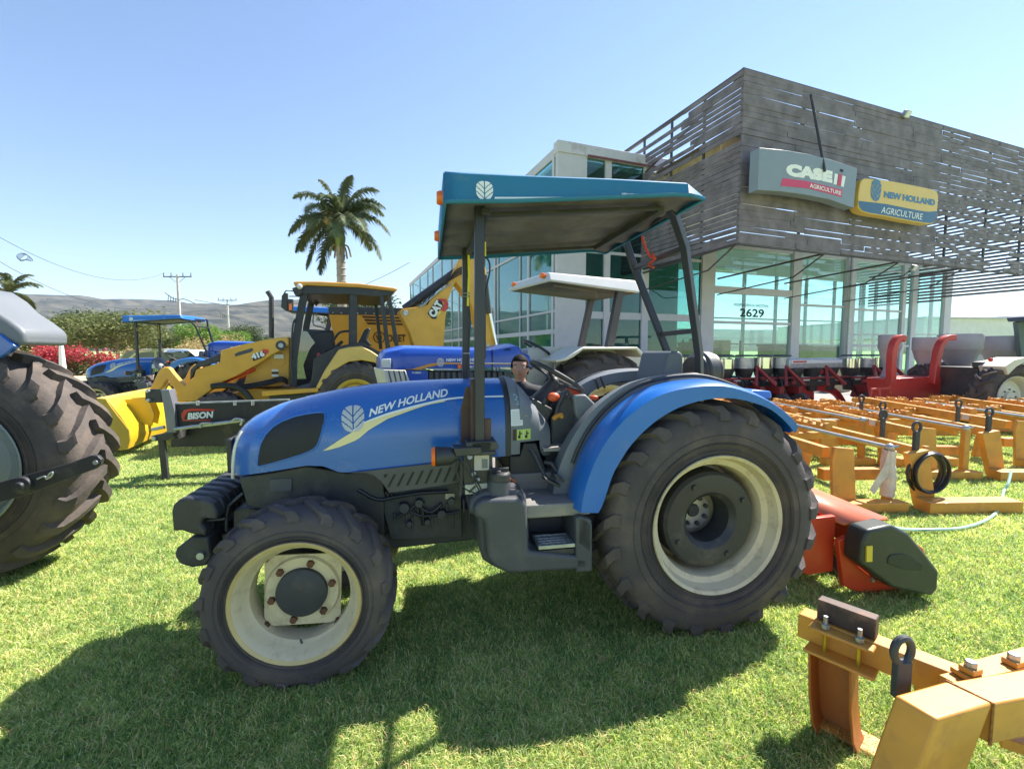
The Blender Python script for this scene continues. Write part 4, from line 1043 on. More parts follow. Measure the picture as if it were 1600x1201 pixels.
m = MB().use(CBK); m.ring(smooth_path([B.q3(x, y, .02) for x, y in ((462, 498), (458, 506), (456, 530), (455, 575), (458, 590))]), .016, 8); m.build('grab_handle', None, bl)
pp('cab_door', glass('door_glass', (.35, .45, .5), alpha=.12), bl, B, [(467, 518), (472, 517), (480, 518), (492, 535), (484, 545), (474, 570), (478, 590), (484, 598), (462, 604), (464, 560)], .1, .11, 0)
pp('door_trim', mat('door_grey', (.09, .115, .14), .5), bl, B, [(467, 519), (474, 518), (481, 520), (493, 536), (484, 542), (474, 552), (469, 570), (470, 582), (475, 592), (484, 596), (494, 592), (494, 604), (461, 606), (463, 560)], .12, .14, .004)
pp('cab_console', BLP, bl, B, [(480, 520), (520, 516), (524, 545), (510, 550), (497, 575), (486, 600), (500, 606), (545, 560), (600, 560), (600, 610), (470, 612)], .7, 1.5, .03)
m = MB().use(mat('dashboard', (.05, .055, .065), .5)); m.ring([B.q3(478, 518, 1.0), B.q3(520, 520, 1.0)], 1, sq=(.5, .08)); m.ring(smooth_path([B.q3(x, y, .9) for x, y in ((490, 490), (490, 507), (505, 512), (515, 519))]), .012, 6); m.build('dashboard', None, bl, bevel=.01)
m = MB(); m.prism(B.qs([(560, 535), (570, 515), (576, 511), (580, 514), (574, 530), (582, 540), (560, 541)], .8), .8, 1.2); m.build('seat', BLP, bl, bevel=.03)
m = MB().use(BLP); m.ring(smooth_path([B.q3(x, y, .6) for x, y in ((520, 534), (530, 520), (545, 517), (548, 517))]), .022, 8); m.ring([B.q3(522, 545, .6), B.q3(535, 533, .6)], .03, 8); split(m, 'armrest', None, bl)
m = MB().use(mat('pink_gloves', (.6, .12, .12), .7)); m.sphere(B.q3(498, 556, .6), .055, 10, (.8, .6, 1.2)); m.sphere(B.q3(494, 566, .6), .04, 8, (1, .6, 1)); m.build('coloured_rag', None, bl)
# mirrors, beacon lamps, exhausts
m = MB().use(BLP); m.prism(B.qs([(440, 462), (444, 457), (450, 458), (450, 486), (444, 484), (439, 480)], -.15), -.15, -.08); m.prism(B.qs([(450, 467), (458, 467), (458, 482), (454, 488), (450, 485)], -.2), -.2, -.12)
m.ring([B.q3(444, 458, -.1), B.q3(447, 454, -.1), B.q3(462, 455, .05)], .012, 6); m.ring([B.q3(452, 463, -.1), B.q3(466, 463, .05)], .01, 6)
m.prism(B.qs([(487, 460), (494, 462), (499, 472), (494, 478), (490, 474)], 1.5), 1.5, 1.6); split(m, 'mirror', None, bl, bevel=.01)
m = MB().use(ORG); m.prism(B.qs([(451.5, 475), (456, 474), (456, 484), (452, 485)], -.205), -.205, -.195); m.build('mirror_marker', None, bl)
m = MB().use(LENS); m.sphere(B.q3(468, 447.5, -.02), .05, 10); m.build('work_lamp', None, bl)
m = MB().use(BLP); m.prism(B.qs([(456, 450), (470, 446), (472, 458), (466, 464), (460, 460)], -.0), -.0, .1); m.build('lamp_bracket', None, bl, bevel=.01)
m = MB().use(BLP); m.ring([B.q3(424, 528, .9), B.q3(424, 465, .9), B.q3(418, 455, .9)], .045, 12); m.build('exhaust_pipe', None, bl)
# rear boom with cylinders
def boomp(nm, mt, pts, v0, v1, bv=.02): return pp(nm, mt, bl, B, pts, v0, v1, bv)
boomp('boom', CAT, [(623, 486), (630, 482), (660, 478), (680, 462), (700, 444), (708, 425), (718, 405), (730, 396), (742, 396), (752, 402), (758, 415), (762, 440), (769, 490), (776, 540), (758, 545), (750, 520), (738, 480), (724, 455), (712, 440), (706, 452), (700, 470), (696, 500), (693, 545), (650, 560), (648, 545), (640, 520), (630, 500)], .75, 1.15)
pin = B.q(633.5, 489, .75)
m = MB().use(ZNC); m.lathe([(.0, -.02), (.05, -.02), (.06, .0)], o=(pin[0], .75, pin[1]), n=18); a = B.q(762, 539, .75); m.lathe([(.0, -.02), (.03, -.02), (.04, .0)], o=(a[0], .75, a[1]), n=14); split(m, 'boom_pin', None, bl)
m = MB().use(BLK); m.ring([B.q3(632, 483, .95), B.q3(712, 425, .95)], .09, 12); m.build('boom_cylinder', None, bl)
m = MB().use(CHR); m.ring([B.q3(712, 425, .95), B.q3(735, 408, .95)], .04, 10); m.ring([B.q3(762, 470, .7), B.q3(776, 545, .7)], .035, 10); split(m, 'cylinder_rod', None, bl)
m = MB().use(BLK); m.ring([B.q3(757, 430, .7), B.q3(764, 490, .7)], .06, 10); m.build('stick_cylinder', None, bl)
m = MB().use(HOSE)
for k in range(4): m.ring(smooth_path([B.q3(655+k*4, 476, .7), B.q3(672+k*3, 458-k, .7), B.q3(690+k*3, 446-k*2, .7), B.q3(712, 432-k*3, .7), B.q3(728, 424-k*3, .7)]), .014, 6)
split(m, 'boom_hoses', None, bl)
m = MB().use(ZNC); m.ring([B.q3(656, 480, .68), B.q3(685, 456, .68), B.q3(706, 443, .68)], .014, 6); m.ring([B.q3(660, 478, .66), B.q3(688, 453, .66)], .012, 6); split(m, 'boom_pipes', None, bl)
m = MB().use(BLK); m.ring([B.q3(636, 500, .9), B.q3(655, 560, .9)], 1, sq=(.10, .08)); m.ring([B.q3(648, 505, .9), B.q3(668, 560, .9)], 1, sq=(.08, .08)); split(m, 'stabiliser_leg', None, bl, bevel=.01)
m = MB().use(ZNC); m.ring(smooth_path([B.q3(x, y, .6) for x, y in ((665, 560), (668, 552), (676, 549), (688, 549), (695, 555))]), .02, 8); m.build('boom_guard', None, bl)
# maker's badge on the boom
def plane_decal(nm, pts, mt, par, fr, v_): return decal(nm, poly(fr.qs(pts, v_)), lambda u, z: (u, v_, z), mt, par)
plane_decal('badge_red', [(683, 470), (686, 466), (697, 467), (701, 474), (700, 482), (694, 487), (688, 484), (693, 479), (694, 472), (688, 471)], RED, bl, B, .744)
plane_decal('badge_black', [(668, 490), (682, 467), (690, 470), (693, 478), (686, 486), (682, 498), (675, 498)], INK, bl, B, .742)
plane_decal('badge_yellow', [(681, 497), (687, 484), (689, 489), (684, 493)], YLD, bl, B, .740)
dtext('lettering', 'CAT', WHD, bl, B, 679.5, 497.5, 693, 475, 13, .738, bold=.07)

# ---- yellow hopper wagon with band letters -------------------------------------------
H = Frame(*aty(514, 548, 11.6).xy, 12)
hw = thing('hopper_wagon', H, label='orange yellow hopper wagon with black top band behind the loader cab', cat='hopper wagon')
HY = mat('hopper_yellow', (.52, .25, .03), .5, var=.1, dirt=(DUST, .3, 3))
def q2(px, py, v=0): return H.q(px, py, v)
tl, tr_ = q2(514, 491), q2(664, 494); bl_, br_ = q2(530, 548), q2(655, 548)
m = MB(); D_ = 1.6
rows = [[(tl[0], 0, tl[1]), (tr_[0], 0, tl[1]), (tr_[0], D_, tl[1]), (tl[0], D_, tl[1])], [(bl_[0], .25, .9), (br_[0], .25, .9), (br_[0], D_-.25, .9), (bl_[0], D_-.25, .9)]]
m.loft(rows, close=True); m.build('hopper', HY, hw, bevel=.02)
m = MB(); zt = q2(514, 479)[1]; m.bb(tl[0]-.01, tr_[0]+.01, -.01, D_+.01, tl[1]+.002, zt); m.build('top_band', mat('band_black', (.03, .03, .035), .5, var=.2), hw, bevel=.01)
m = MB().use(ZNC)
for k in range(12): m.sphere((tl[0]+.1+k*(tr_[0]-tl[0]-.2)/11, -.012, tl[1]+.04), .022, 6)
split(m, 'band_bolts', None, hw)
def hface(u, z):  # sloping near face
    t = (tl[1]-z)/(tl[1]-.9); return (u, .25*t-.012, z)
BRN = mat('brown_print2', (.06, .02, .012), .5)
for k in range(3): decal('stripe', poly(H.qs([(565+k*3.5, 493.5+k*5), (632, 495.5+k*5), (634, 498.3+k*5), (568+k*3.5, 497+k*5)], .05)), hface, BRN, hw)
cc = H.q(592.5, 527, .08); rr_ = (H.q(602, 527, .08)[0]-cc[0])
ring_ = ([(cc[0]+r*cos(2*pi*i/32), cc[1]+r*sin(2*pi*i/32)) for r in (rr_, rr_*.82) for i in range(32)], [(i, (i+1) % 32, 32+(i+1) % 32, 32+i) for i in range(32)])
decal('round_emblem', ring_, hface, BRN, hw)
decal('round_emblem', poly([(cc[0]+rr_*a, cc[1]+rr_*b) for a, b in ((-.6, .5), (-.3, .3), (-.1, -.2), (.05, .3), (.3, .1), (.55, .5), (.4, -.3), (.1, -.75), (-.3, -.5))]), hface, BRN, hw)
a = H.q(605, 534, .1); b = H.q(634, 534, .1); c = H.q(605, 522.5, .1)
decal('lettering', shift(fit_text('OMET', b[0]-a[0], c[1]-a[1], .04), a[0], a[1]), hface, BRN, hw)
m = MB().use(BLK); m.bb(bl_[0]+.1, br_[0]-.1, .5, D_-.5, .55, .95); m.build('wagon_frame', None, hw)
hwl = make_wheel('plain', .5, .3, .28, 14, .02, hw, ((bl_[0]+br_[0])/2, -.05, .5), m_rim=WHT, n=40, lw=.5)
c_ = copy_tree(hwl, hw); c_.location = ((bl_[0]+br_[0])/2, D_+.1, .5); c_.rotation_euler = (0, 0, pi)

# ---- rear blade implement, black box with painted name --------------------------------
o_ = gp(262, 749)
I = Frame(o_.x, o_.y, 9)
bi = thing('blade_implement', I, label='black scraper box with a painted name standing on a thin leg beside the yellow bucket', cat='farm implement')
pp('box_panel', mat('implement_black', (.02, .02, .026), .5, var=.15, dirt=((.2, .17, .14), .3, 4)), bi, I, [(264, 632), (450, 626), (450, 664), (395, 660), (268, 673)], .0, .05, .006)
pr('top_rail', ZNC, bi, [I.q3(262, 630.5, .03), I.q3(452, 624, .03)], 1, sq=(.05, .018))
pr('lower_tube', ZNC, bi, [I.q3(272, 670, -.05), I.q3(382, 656, -.05)], .022, 10)
m = MB().use(ZNC)
for x in (309, 367, 395): m.ring([I.q3(x, 633, -.01), I.q3(x, 626, -.01)], .02, 8)
m.ring(smooth_path([I.q3(x, y, -.08) for x, y in ((314, 668), (313, 663), (319, 661), (331, 661))]), .014, 6); m.ring(smooth_path([I.q3(x, y, -.08) for x, y in ((360, 660), (368, 654), (378, 656), (376, 664))]), .014, 6); split(m, 'rail_clips', None, bi)
pp('end_channel', mat('grey_steel_channel', (.20, .20, .23), .45, metal=.4, var=.15), bi, I, [(251, 609), (264, 608.5), (272, 640), (275, 676), (261, 676), (256, 640)], -.05, .08, .004)
pp('bracket_plate', BLK, bi, I, [(226.5, 611), (230, 607.5), (251, 608), (253, 629), (232, 629), (227, 625)], -.02, .0, .003)
pp('bracket_plate', BLK, bi, I, [(236, 681), (271, 674), (271, 683), (262, 688), (238, 689)], -.05, .05, .003)
m = MB().use(ZNC)
for x, y, r in ((230.5, 611, .018), (232, 625, .018), (240.5, 684.5, .026)): a = I.q3(x, y, -.055); m.lathe([(.0, -.015), (r, -.012), (r, .03)], o=a, n=12)
m.ring([I.q3(238, 671, -.02), I.q3(257, 667, -.02)], .02, 8); split(m, 'bracket_bolts', None, bi)
pr('support_leg', BLK, bi, [I.q3(253, 686, .0), (I.q(259, 740, .0)[0], 0, .0)], 1, sq=(.07, .05), bevel=.004)
m = MB(); m.bb(-.1, 2.2, .3, .36, .35, .75); m.bb(.05, .12, .05, .5, .5, .6); m.bb(1.4, 1.5, .05, .5, .5, .6); split(m, 'rear_board', BLK, bi)
plane_decal('name_plate_red', [(283.5, 646), (288, 640), (300, 638), (335, 639), (335, 642), (300, 641.5), (293, 643), (289, 650), (288, 655), (303, 656), (330, 655), (330, 656.8), (286, 657.5), (283.5, 652)], RED, bi, I, -.004)
dtext('lettering', 'BISON', WHD, bi, I, 293, 655.5, 334.5, 652.3, 10.5, -.006, bold=.05, shear=.2)

# ---- big blue tractor with cream fenders and white canopy -----------------------------------
D = Frame(.40, 4.95, 25)
dt = thing('tractor', D, label='blue tractor with cream rear fenders and small white canopy behind the main tractor', cat='tractor')
HB3 = mat('blue_paint_two', (.008, .07, .42), .28, var=.05, coat=.4, dirt=(DUST, .12, 5))
CRF = mat('cream_fender', (.60, .58, .50), .5, var=.06, dirt=((.3, .24, .16), .3, 4))
DV = .48
hp = [(597.5, 577), (598, 560), (601, 551), (615, 546), (635, 541.5), (655, 541.8), (725, 543.5), (770, 545), (790, 541), (808, 537.8), (815, 541), (818, 550), (833, 556), (836, 562), (833, 580), (725, 581.5), (600, 577)]
def hood3():
    P = D.qs(hp, DV-.27); us_ = [p[0] for p in P]
    top = sorted(P[1:15]); botm = P[-1][1]
    m = MB(); rows = []; u0_, u1_ = top[0][0]+.002, max(p[0] for p in top)-.02
    for i in range(40):
        u = lerp(u0_, u1_, i/39); wt = interp(top, u); hwid = .27*(1 if i > 4 else (.6, .8, .9, .96, .99)[i])
        r_ = [(hwid*1.0, botm), (hwid, lerp(botm, wt, .5)), (hwid*.98, lerp(botm, wt, .75)), (hwid*.9, lerp(botm, wt, .92)), (hwid*.75, wt-.005), (hwid*.3, wt+.015)]
        rows.append([(u, DV-y, z) for y, z in r_]+[(u, DV+y, z) for y, z in r_[::-1]])
    m.loft(rows, close=True); return m.build('hood', HB3, dt, smooth=40)
hd = hood3(); dv = DV-.274
pp('hood_lower', HB3, hd, D, [(634, 578), (669, 579), (669, 600), (636, 600)], DV-.262, DV+.26, .01)
pp('headlight', LENS, hd, D, [(596, 561), (611, 560), (611, 575), (597, 574)], DV-.278, DV-.25, .006)
m = MB().use(GRD)
for k in range(14): m.prism(D.qs([(671+k*9, 581), (676+k*9, 581), (676+k*9, 600), (671+k*9, 600)], dv+.02), dv+.02, DV+.2)
m.prism(D.qs([(669, 581), (800, 582), (800, 602), (669, 602)], dv+.04), dv+.045, DV+.2); m.build('engine_side', None, dt)
pp('front_ballast', CRF, dt, D, [(598, 577), (634, 578), (642, 600), (640, 620), (610, 622), (604, 600)], DV-.30, DV+.3, .01)
m = MB().use(GRD)
for k in range(4): m.prism(D.qs([(606+k*8, 579), (608+k*8, 579), (613+k*8, 600), (611+k*8, 600)], DV-.30), DV-.306, DV-.29)
m.build('ballast_grooves', None, dt)
for (pts, mt) in (([(642, 577), (655, 573), (672, 568), (690, 566), (720, 566.5), (800, 567.5), (800, 569), (720, 568.5), (690, 569), (668, 574), (655, 577)], mat('orange_decal', (.65, .3, .05), .45)), ([(720, 566), (800, 567), (800, 568), (720, 567.4)], WHD)):
    plane_decal('side_stripe', pts, mt, hd, D, dv-.004 if mt is not WHD else dv-.006)
pp('panel_gap', INK, hd, D, [(769, 546), (770, 546), (770, 580), (769, 580)], dv-.003, dv+.01, 0)
pp('air_intake', INK, hd, D, [(790, 544.2), (798, 543.8), (798, 546), (790, 546.4)], dv-.002, dv+.01, 0)
lc = D.q(687.7, 566, dv); decal('leaf_emblem', shift(leaf_logo(.075, .085, 20), *lc), lambda u, z: (u, dv-.01, z), SIL, hd)
dtext('lettering', 'NEW HOLLAND', WHD, hd, D, 697.5, 564.8, 744, 564, 4.8, dv-.006, bold=.04)
dtext('lettering', 'TURBO', WHD, hd, D, 643.5, 583.8, 658.5, 583.4, 3, dv+.010, bold=.03)
dtext('lettering', '7610', WHD, hd, D, 731, 574.5, 744, 574.3, 3.2, dv-.006, bold=.04)
plane_decal('side_reflector', [(715, 569.5), (721, 569.5), (721, 575.5), (715, 575.5)], ORG, hd, D, dv-.008)
m = MB().use(BLP); a = Vector(D.q3(838, 543, DV)); ax_ = Vector((-.5, .1, .85)).normalized(); ax_ = Vector((.45, -.1, .85)).normalized(); e1 = Vector((0, 1, 0)); e1 = (e1-ax_*e1.dot(ax_)).normalized(); e2 = ax_.cross(e1)
m.ring([a+e1*(.17*cos(i*pi/16))+e2*(.17*sin(i*pi/16)) for i in range(33)], .016, 8, cap=False)
for k in range(3): m.ring([a-ax_*.03, a+e1*(.17*cos(k*2.09+.5))+e2*(.17*sin(k*2.09+.5))], .012, 6)
m.ring([a-ax_*.03, a-ax_*.3], [.03, .05], 10); m.build('steering_wheel', None, dt)
# body side, fenders
pp('cab_side_panel', CRF, dt, D, [(825, 545), (847, 541), (990, 542), (990, 600), (900, 640), (830, 640), (822, 600)], DV-.1, DV+.1, .01)
m = MB().use(CRF)
fl2 = D.qs([(868, 562), (884, 559), (893, 553), (911, 542.5), (996, 542), (1003, 549), (1008, 558), (1004, 558), (994, 546), (912, 546), (896, 558), (886, 563), (870, 566)], -.12)
m.prism(fl2, -.12, .30); m.build('fender', None, dt, bevel=.008)
m = MB(); m.prism(D.qs([(868, 562), (884, 559), (893, 553), (911, 543), (996, 543), (1008, 558), (1012, 640), (860, 640)], .30), .30, .33); m.build('fender_inner_wall', CRF, dt, bevel=.006)
m = MB(); m.prism([(a, b) for a, b in fl2], 2*DV-.30, 2*DV+.12); m.build('fender', CRF, dt, bevel=.008)
pp('fender_reflector', ORG, dt, D, [(884, 550), (888, 549.5), (888, 556.5), (884, 556.5)], DV-.11, DV-.09, .003)
wcx = D.q(948, 640, -.05)[0]
Dw = make_wheel('plain', .80, .42, .42, 20, .045, dt, (wcx, -.10, .79), m_rim=CRM, flip=-1, ang=1.2, lw=.5, n=60)
c_ = copy_tree(Dw, dt); c_.location = (wcx, 2*DV+.1, .79); c_.rotation_euler = (0, 0, pi)
wfx = D.q(640, 640, 0)[0]
Df = make_wheel('plain', .52, .3, .27, 16, .03, dt, (wfx, -.12, .51), m_rim=CRM, flip=-1, n=44)
c_ = copy_tree(Df, dt); c_.location = (wfx, 2*DV+.12, .51); c_.rotation_euler = (0, 0, pi)
m = MB().use(DKM); m.bb(wfx-.1, wcx+.3, DV-.2, DV+.2, .6, 1.1); m.cyl((wfx, .1, .51), (wfx, 2*DV-.1, .51), .05); m.cyl((wcx, .2, .79), (wcx, 2*DV-.2, .79), .12); m.build('chassis', None, dt, bevel=.02)
# ROPS + canopy
RB = mat('rops_brown_black', (.055, .045, .05), .5, var=.15)
m = MB(); m.ring([D.q3(969, 452, .08), D.q3(951, 545, .08)], 1, sq=(.10, .06)); m.build('roll_bar_post', RB, dt, bevel=.006)
m = MB(); m.ring([D.q3(925, 462, 2*DV-.10), D.q3(907, 545, 2*DV-.10)], 1, sq=(.085, .06)); m.build('roll_bar_post', RB, dt, bevel=.006)
nb = D.qs([(858.5, 438.5), (1001, 457.5)], 0); nt_ = D.qs([(860, 425), (994, 438)], .05)
WC = mat('canopy_white', (.50, .50, .52), .5, var=.05, dirt=(DUST, .15, 5))
u0_, u1_ = nb[0][0], nb[1][0]; W_ = .98
m = MB(); m.loft([[(u0_, 0, nb[0][1]), (u1_, 0, nb[1][1]), (u1_, W_, nb[1][1]-.0), (u0_-.05, W_, nb[0][1])], [(u0_+.01, .05, nt_[0][1]), (u1_-.03, .05, nt_[1][1]), (u1_-.03, W_-.05, nt_[1][1]), (u0_, W_-.05, nt_[0][1])]], close=True)
cn = m.build('canopy_roof', WC, dt, bevel=.02)
m = MB(); m.add([(u0_+.03, .04, nb[0][1]-.004), (u1_-.03, .04, nb[1][1]-.004), (u1_-.03, W_-.04, nb[1][1]-.004), (u0_, W_-.04, nb[0][1]-.004)], [(0, 1, 2, 3)]); m.use(mat('canopy_lining_dark', (.05, .045, .045), .7, var=.3, vs=5)); m.cur = 0
o_l = m.build('canopy_lining', mat('canopy_lining_dark', (.05, .045, .045), .7), cn, solid=.006)
m = MB().use(mat('lining_ridge', (.09, .075, .065), .6)); z0 = nb[0][1]-.015; m.ring([(u0_+.12, .12, nb[0][1]-.02), (u0_+.7, .16, nb[0][1]-.05), (u0_+.9, .4, nb[1][1]-.02)], .02, 6); m.build('lining_rib', None, cn)
m = MB().use(ORG)
for v_ in (.12, .85): m.sphere((u0_-.02, v_, nb[0][1]+.07), .05, 10, (.5, 1.1, .6))
split(m, 'marker_lamp', None, cn)
# ---- third blue tractor behind the loader: copy with its own paint
te = copy_tree(dt); te.location = tuple(aty(446, 548, 11.8).xy)+(0,); te.rotation_euler = (0, 0, radians(14))
te.scale = (1.12, 1.12, 1.12)
tag(te, 'blue tractor with blue canopy mostly hidden behind the loader arm', 'tractor')
swap(te, {'canopy_white': CAN2, 'cream_fender': NHB2})

# ---- person -------------------------------------------------------------------------------------
def person(name, loc, rz, label):
    SK = mat('skin', (.42, .22, .15), .55, var=.06, vs=30); HR = mat('black_hair', (.008, .007, .007), .75, var=.3, vs=60, bump=.4, bs=200, spec=.15)
    SH = mat('black_shirt', (.015, .016, .022), .8, var=.2, vs=8, bump=.3, bs=30); TR = mat('dark_jeans', (.02, .03, .06), .85, var=.2, bump=.2, bs=60)
    root = empty(name, loc, rz, label=label, category='person') if False else empty(name, loc, rz)
    tag(root, label, 'person')
    def skin(nm, chains, rad, mt, sub=2, base=0):
        vs = []; es = []; rs = []
        for ch in chains:
            prev = None
            for p, r in ch:
                k = None
                for i, q in enumerate(vs):
                    if (Vector(q)-Vector(p)).length < 1e-4: k = i
                if k is None: vs.append(p); rs.append(r); k = len(vs)-1
                if prev is not None and prev != k: es.append((prev, k))
                prev = k
        me = bpy.data.meshes.new(nm); me.from_pydata(vs, es, []); o = bpy.data.objects.new(nm, me); C.objects.link(o)
        o.modifiers.new('k', 'SKIN')
        sv = me.skin_vertices[0].data
        for i, r in enumerate(rs): sv[i].radius = r if isinstance(r, tuple) else (r, r); sv[i].use_root = (i == base)
        d = o.modifiers.new('s', 'SUBSURF'); d.levels = d.render_levels = sub
        # bake the modifiers into a plain mesh
        dg = bpy.context.evaluated_depsgraph_get(); m2 = bpy.data.meshes.new_from_object(o.evaluated_get(dg)); bpy.data.objects.remove(o)
        m2.shade_smooth(); m2.materials.clear(); m2.materials.append(mt)
        return m2
    hz = 1.415; root.scale = (1, 1, 1.01)
    # body: pelvis root, legs, torso, neck, arms
    pel = (0, 0, .86)
    body = [[(pel, (.15, .10)), ((0, 0, 1.0), (.13, .095)), ((0, 0, 1.15), (.145, .10)), ((0, 0, 1.24), (.15, .085)), ((0, .0, 1.30), (.055, .055)), ((0, -.01, 1.36), (.048, .05)), ((0, -.01, 1.42), (.07, .08))]]
    for s_ in (-1, 1):
        body.append([(pel, (.15, .10)), ((.085*s_, 0, .76), .085), ((.09*s_, -.01, .44), .055), ((.09*s_, .015, .1), .036), ((.09*s_, .02, .05), .036), ((.095*s_, -.12, .03), .03)])
        body.append([((0, 0, 1.24), (.15, .085)), ((.16*s_, 0, 1.235), .048), ((.20*s_, .01, 1.0), .038), ((.19*s_, -.08, .78), .027), ((.19*s_, -.11, .71), (.03, .016)), ((.19*s_, -.125, .66), (.03, .013))])
        for k in range(4):
            b0 = (.19*s_, -.125, .66); x = .19*s_+(k-1.5)*.017; L = (.05, .062, .058, .045)[k]
            body.append([(b0, (.03, .013)), ((x, -.132, .645), .008), ((x, -.137-.004*k, .645-L*.55), .0075), ((x, -.128, .645-L), .0065)])
        body.append([((.19*s_, -.11, .71), (.03, .016)), ((.165*s_, -.135, .68), .009), ((.155*s_, -.15, .655), .008)])
    m2 = skin('body', body, None, SK)
    ob = bpy.data.objects.new('body', m2); C.objects.link(ob); ob.parent = root
    # head shaped from a sphere: jaw, brow, nose, lips, eye hollows, ears
    bm = bmesh.new(); bmesh.ops.create_uvsphere(bm, u_segments=40, v_segments=28, radius=1)
    for v in bm.verts:
        x, y, z = v.co
        wx, wy, wz = .075, .092, .112
        if z < 0: wx *= 1-.30*(-z)**1.3; wy *= 1-.12*(-z)
        X, Y, Z = x*wx, y*wy, z*wz
        if y < 0:
            g = lambda cx_, cz_, s_: math.exp(-((X-cx_)**2+(Z-cz_)**2)/s_**2)
            Y += -.020*g(0, -.022, .011)-.010*g(0, -.006, .010)      # nose
            Y += .008*g(.030, .004, .014)+.008*g(-.030, .004, .014)   # eye sockets
            Y += -.005*g(.03, .020, .014)-.005*g(-.03, .020, .014)
            Y += -.006*g(0, -.055, .012)-.005*g(0, -.088, .016)      # lips, chin
        v.co = (X, Y, Z)
    hm = bpy.data.meshes.new('head'); bm.to_mesh(hm); bm.free(); hm.shade_smooth()
    # join the head into the body mesh so the figure stays one surface object
    bm = bmesh.new(); bm.from_mesh(m2); n0 = len(bm.verts); bm.from_mesh(hm); bm.verts.ensure_lookup_table()
    bmesh.ops.translate(bm, verts=bm.verts[n0:], vec=(0, -.015, hz+.02))
    for s_ in (-1, 1):
        r = bmesh.ops.create_uvsphere(bm, u_segments=10, v_segments=8, radius=1)
        for v in r['verts']: v.co = (s_*.073+v.co.x*.008, -.005+v.co.y*.016, hz+.012+v.co.z*.028)
    bm.to_mesh(m2); bm.free(); m2.shade_smooth()
    EY = mat('eye_white', (.7, .68, .65), .3, var=.02)
    m = MB()
    for s_ in (-1, 1):
        m.use(EY); m.sphere((s_*.030, -.089, hz+.026), .0115, 12, (1.15, .6, .55)); m.use(INK); m.sphere((s_*.030, -.0945, hz+.026), .0055, 10, (1, .5, .9))
    split(m, 'eyes', None, root)
    m = MB().use(mat('lips', (.38, .12, .10), .5)); m.sphere((0, -.100, hz-.036), .02, 12, (1.0, .28, .25)); m.build('mouth', None, root)
    m = MB().use(HR)
    for s_ in (-1, 1): m.ring([(s_*.014, -.100, hz+.046), (s_*.032, -.099, hz+.051), (s_*.048, -.086, hz+.046)], [.0022, .0032, .002], 6)
    split(m, 'eyebrows', None, root)
    # hair: cap with hairline + bun
    bm = bmesh.new(); bmesh.ops.create_uvsphere(bm, u_segments=36, v_segments=24, radius=1)
    for v in bm.verts:
        x, y, z = v.co; v.co = (x*.084, y*.102+.006, z*.119)
    dead = [v for v in bm.verts if (v.co.y < -.03 and v.co.z < .058 and abs(v.co.x) < .062) or (v.co.z < -.01 and v.co.y < .02) or v.co.z < -.07]
    bmesh.ops.delete(bm, geom=dead, context='VERTS')
    bmesh.ops.translate(bm, verts=bm.verts, vec=(0, -.015, hz+.022))
    hm = bpy.data.meshes.new('hair'); bm.to_mesh(hm); bm.free(); hm.shade_smooth(); hm.materials.append(HR)
    ho = bpy.data.objects.new('hair', hm); C.objects.link(ho); ho.parent = root
    d = ho.modifiers.new('s', 'SOLIDIFY'); d.thickness = .012; d.offset = -1
    m = MB().use(HR); m.sphere((0, .06, hz+.10), .045, 12, (1.1, .9, .8)); m.build('hair_bun', None, root)
    # clothing follows the body
    sh_ = [[((0, 0, .88), (.165, .115)), ((0, 0, 1.0), (.15, .11)), ((0, 0, 1.15), (.163, .118)), ((0, 0, 1.245), (.155, .10)), ((0, .0, 1.30), (.078, .072)), ((0, -.005, 1.335), (.062, .062))]]
    for s_ in (-1, 1): sh_.append([((0, 0, 1.245), (.155, .10)), ((.165*s_, 0, 1.235), .062), ((.20*s_, .01, 1.02), .052), ((.195*s_, -.055, .84), .04)])
    m3 = skin('shirt', sh_, None, SH); so_ = bpy.data.objects.new('shirt', m3); C.objects.link(so_); so_.parent = root
    tr3 = [[((0, 0, .90), (.158, .108)), ((0, 0, .85), (.16, .11))]]
    for s_ in (-1, 1): tr3.append([((0, 0, .85), (.16, .11)), ((.088*s_, 0, .74), .096), ((.092*s_, -.01, .44), .068), ((.092*s_, .015, .09), .052)])
    m3 = skin('trousers', tr3, None, TR); so_ = bpy.data.objects.new('trousers', m3); C.objects.link(so_); so_.parent = root
    m = MB().use(BLP)
    for s_ in (-1, 1): m.sphere((.094*s_, -.05, .03), .05, 12, (.85, 2.3, .75))
    split(m, 'shoes', None, root)
    return root
pc = aty(812.5, 574, 4.05)
person('person', (pc.x, pc.y, 0), radians(-4), 'person in a black top with dark hair tied up, standing behind the steering wheel')
# ================================================================== SHOWROOM WITH SLATTED SCREEN
cpt = aty(1147, 548, 12.5)
Lf = Frame(cpt.x, cpt.y, 20.8)
VW = 4.2                                    # glass wall stands this far behind the front screen
sb_ = thing('showroom_building', Lf, label='glass showroom with white frame under a dark wooden slatted screen', cat='building')
FRW = mat('white_frame_paint', (.50, .49, .53), .5, var=.06, dirt=((.3, .25, .22), .2, 3))
SLT = mat('hazed_slat', (.17, .145, .17), .75, var=.35, vs=2.2, dirt=((.12, .10, .10), .5, 3), bump=.3, bs=14)  # wood tone raised to pale purple, bright haze put into the colour
GLT = glass('teal_glass', (.42, .66, .60), alpha=.06, refl=1.45)
GLD = glass('dark_teal_glass', (.42, .62, .60), alpha=.06, refl=1.5)
GLG = glass('green_glass', (.84, .955, .92), alpha=.05, refl=1.42)
ztop = Lf.q(1157, 105, 0)[1]; zbot = Lf.q(1140, 378, 0)[1]
UE = 16.0
rnd = random.Random(5)
posts_u = [i*1.15 for i in range(11)]
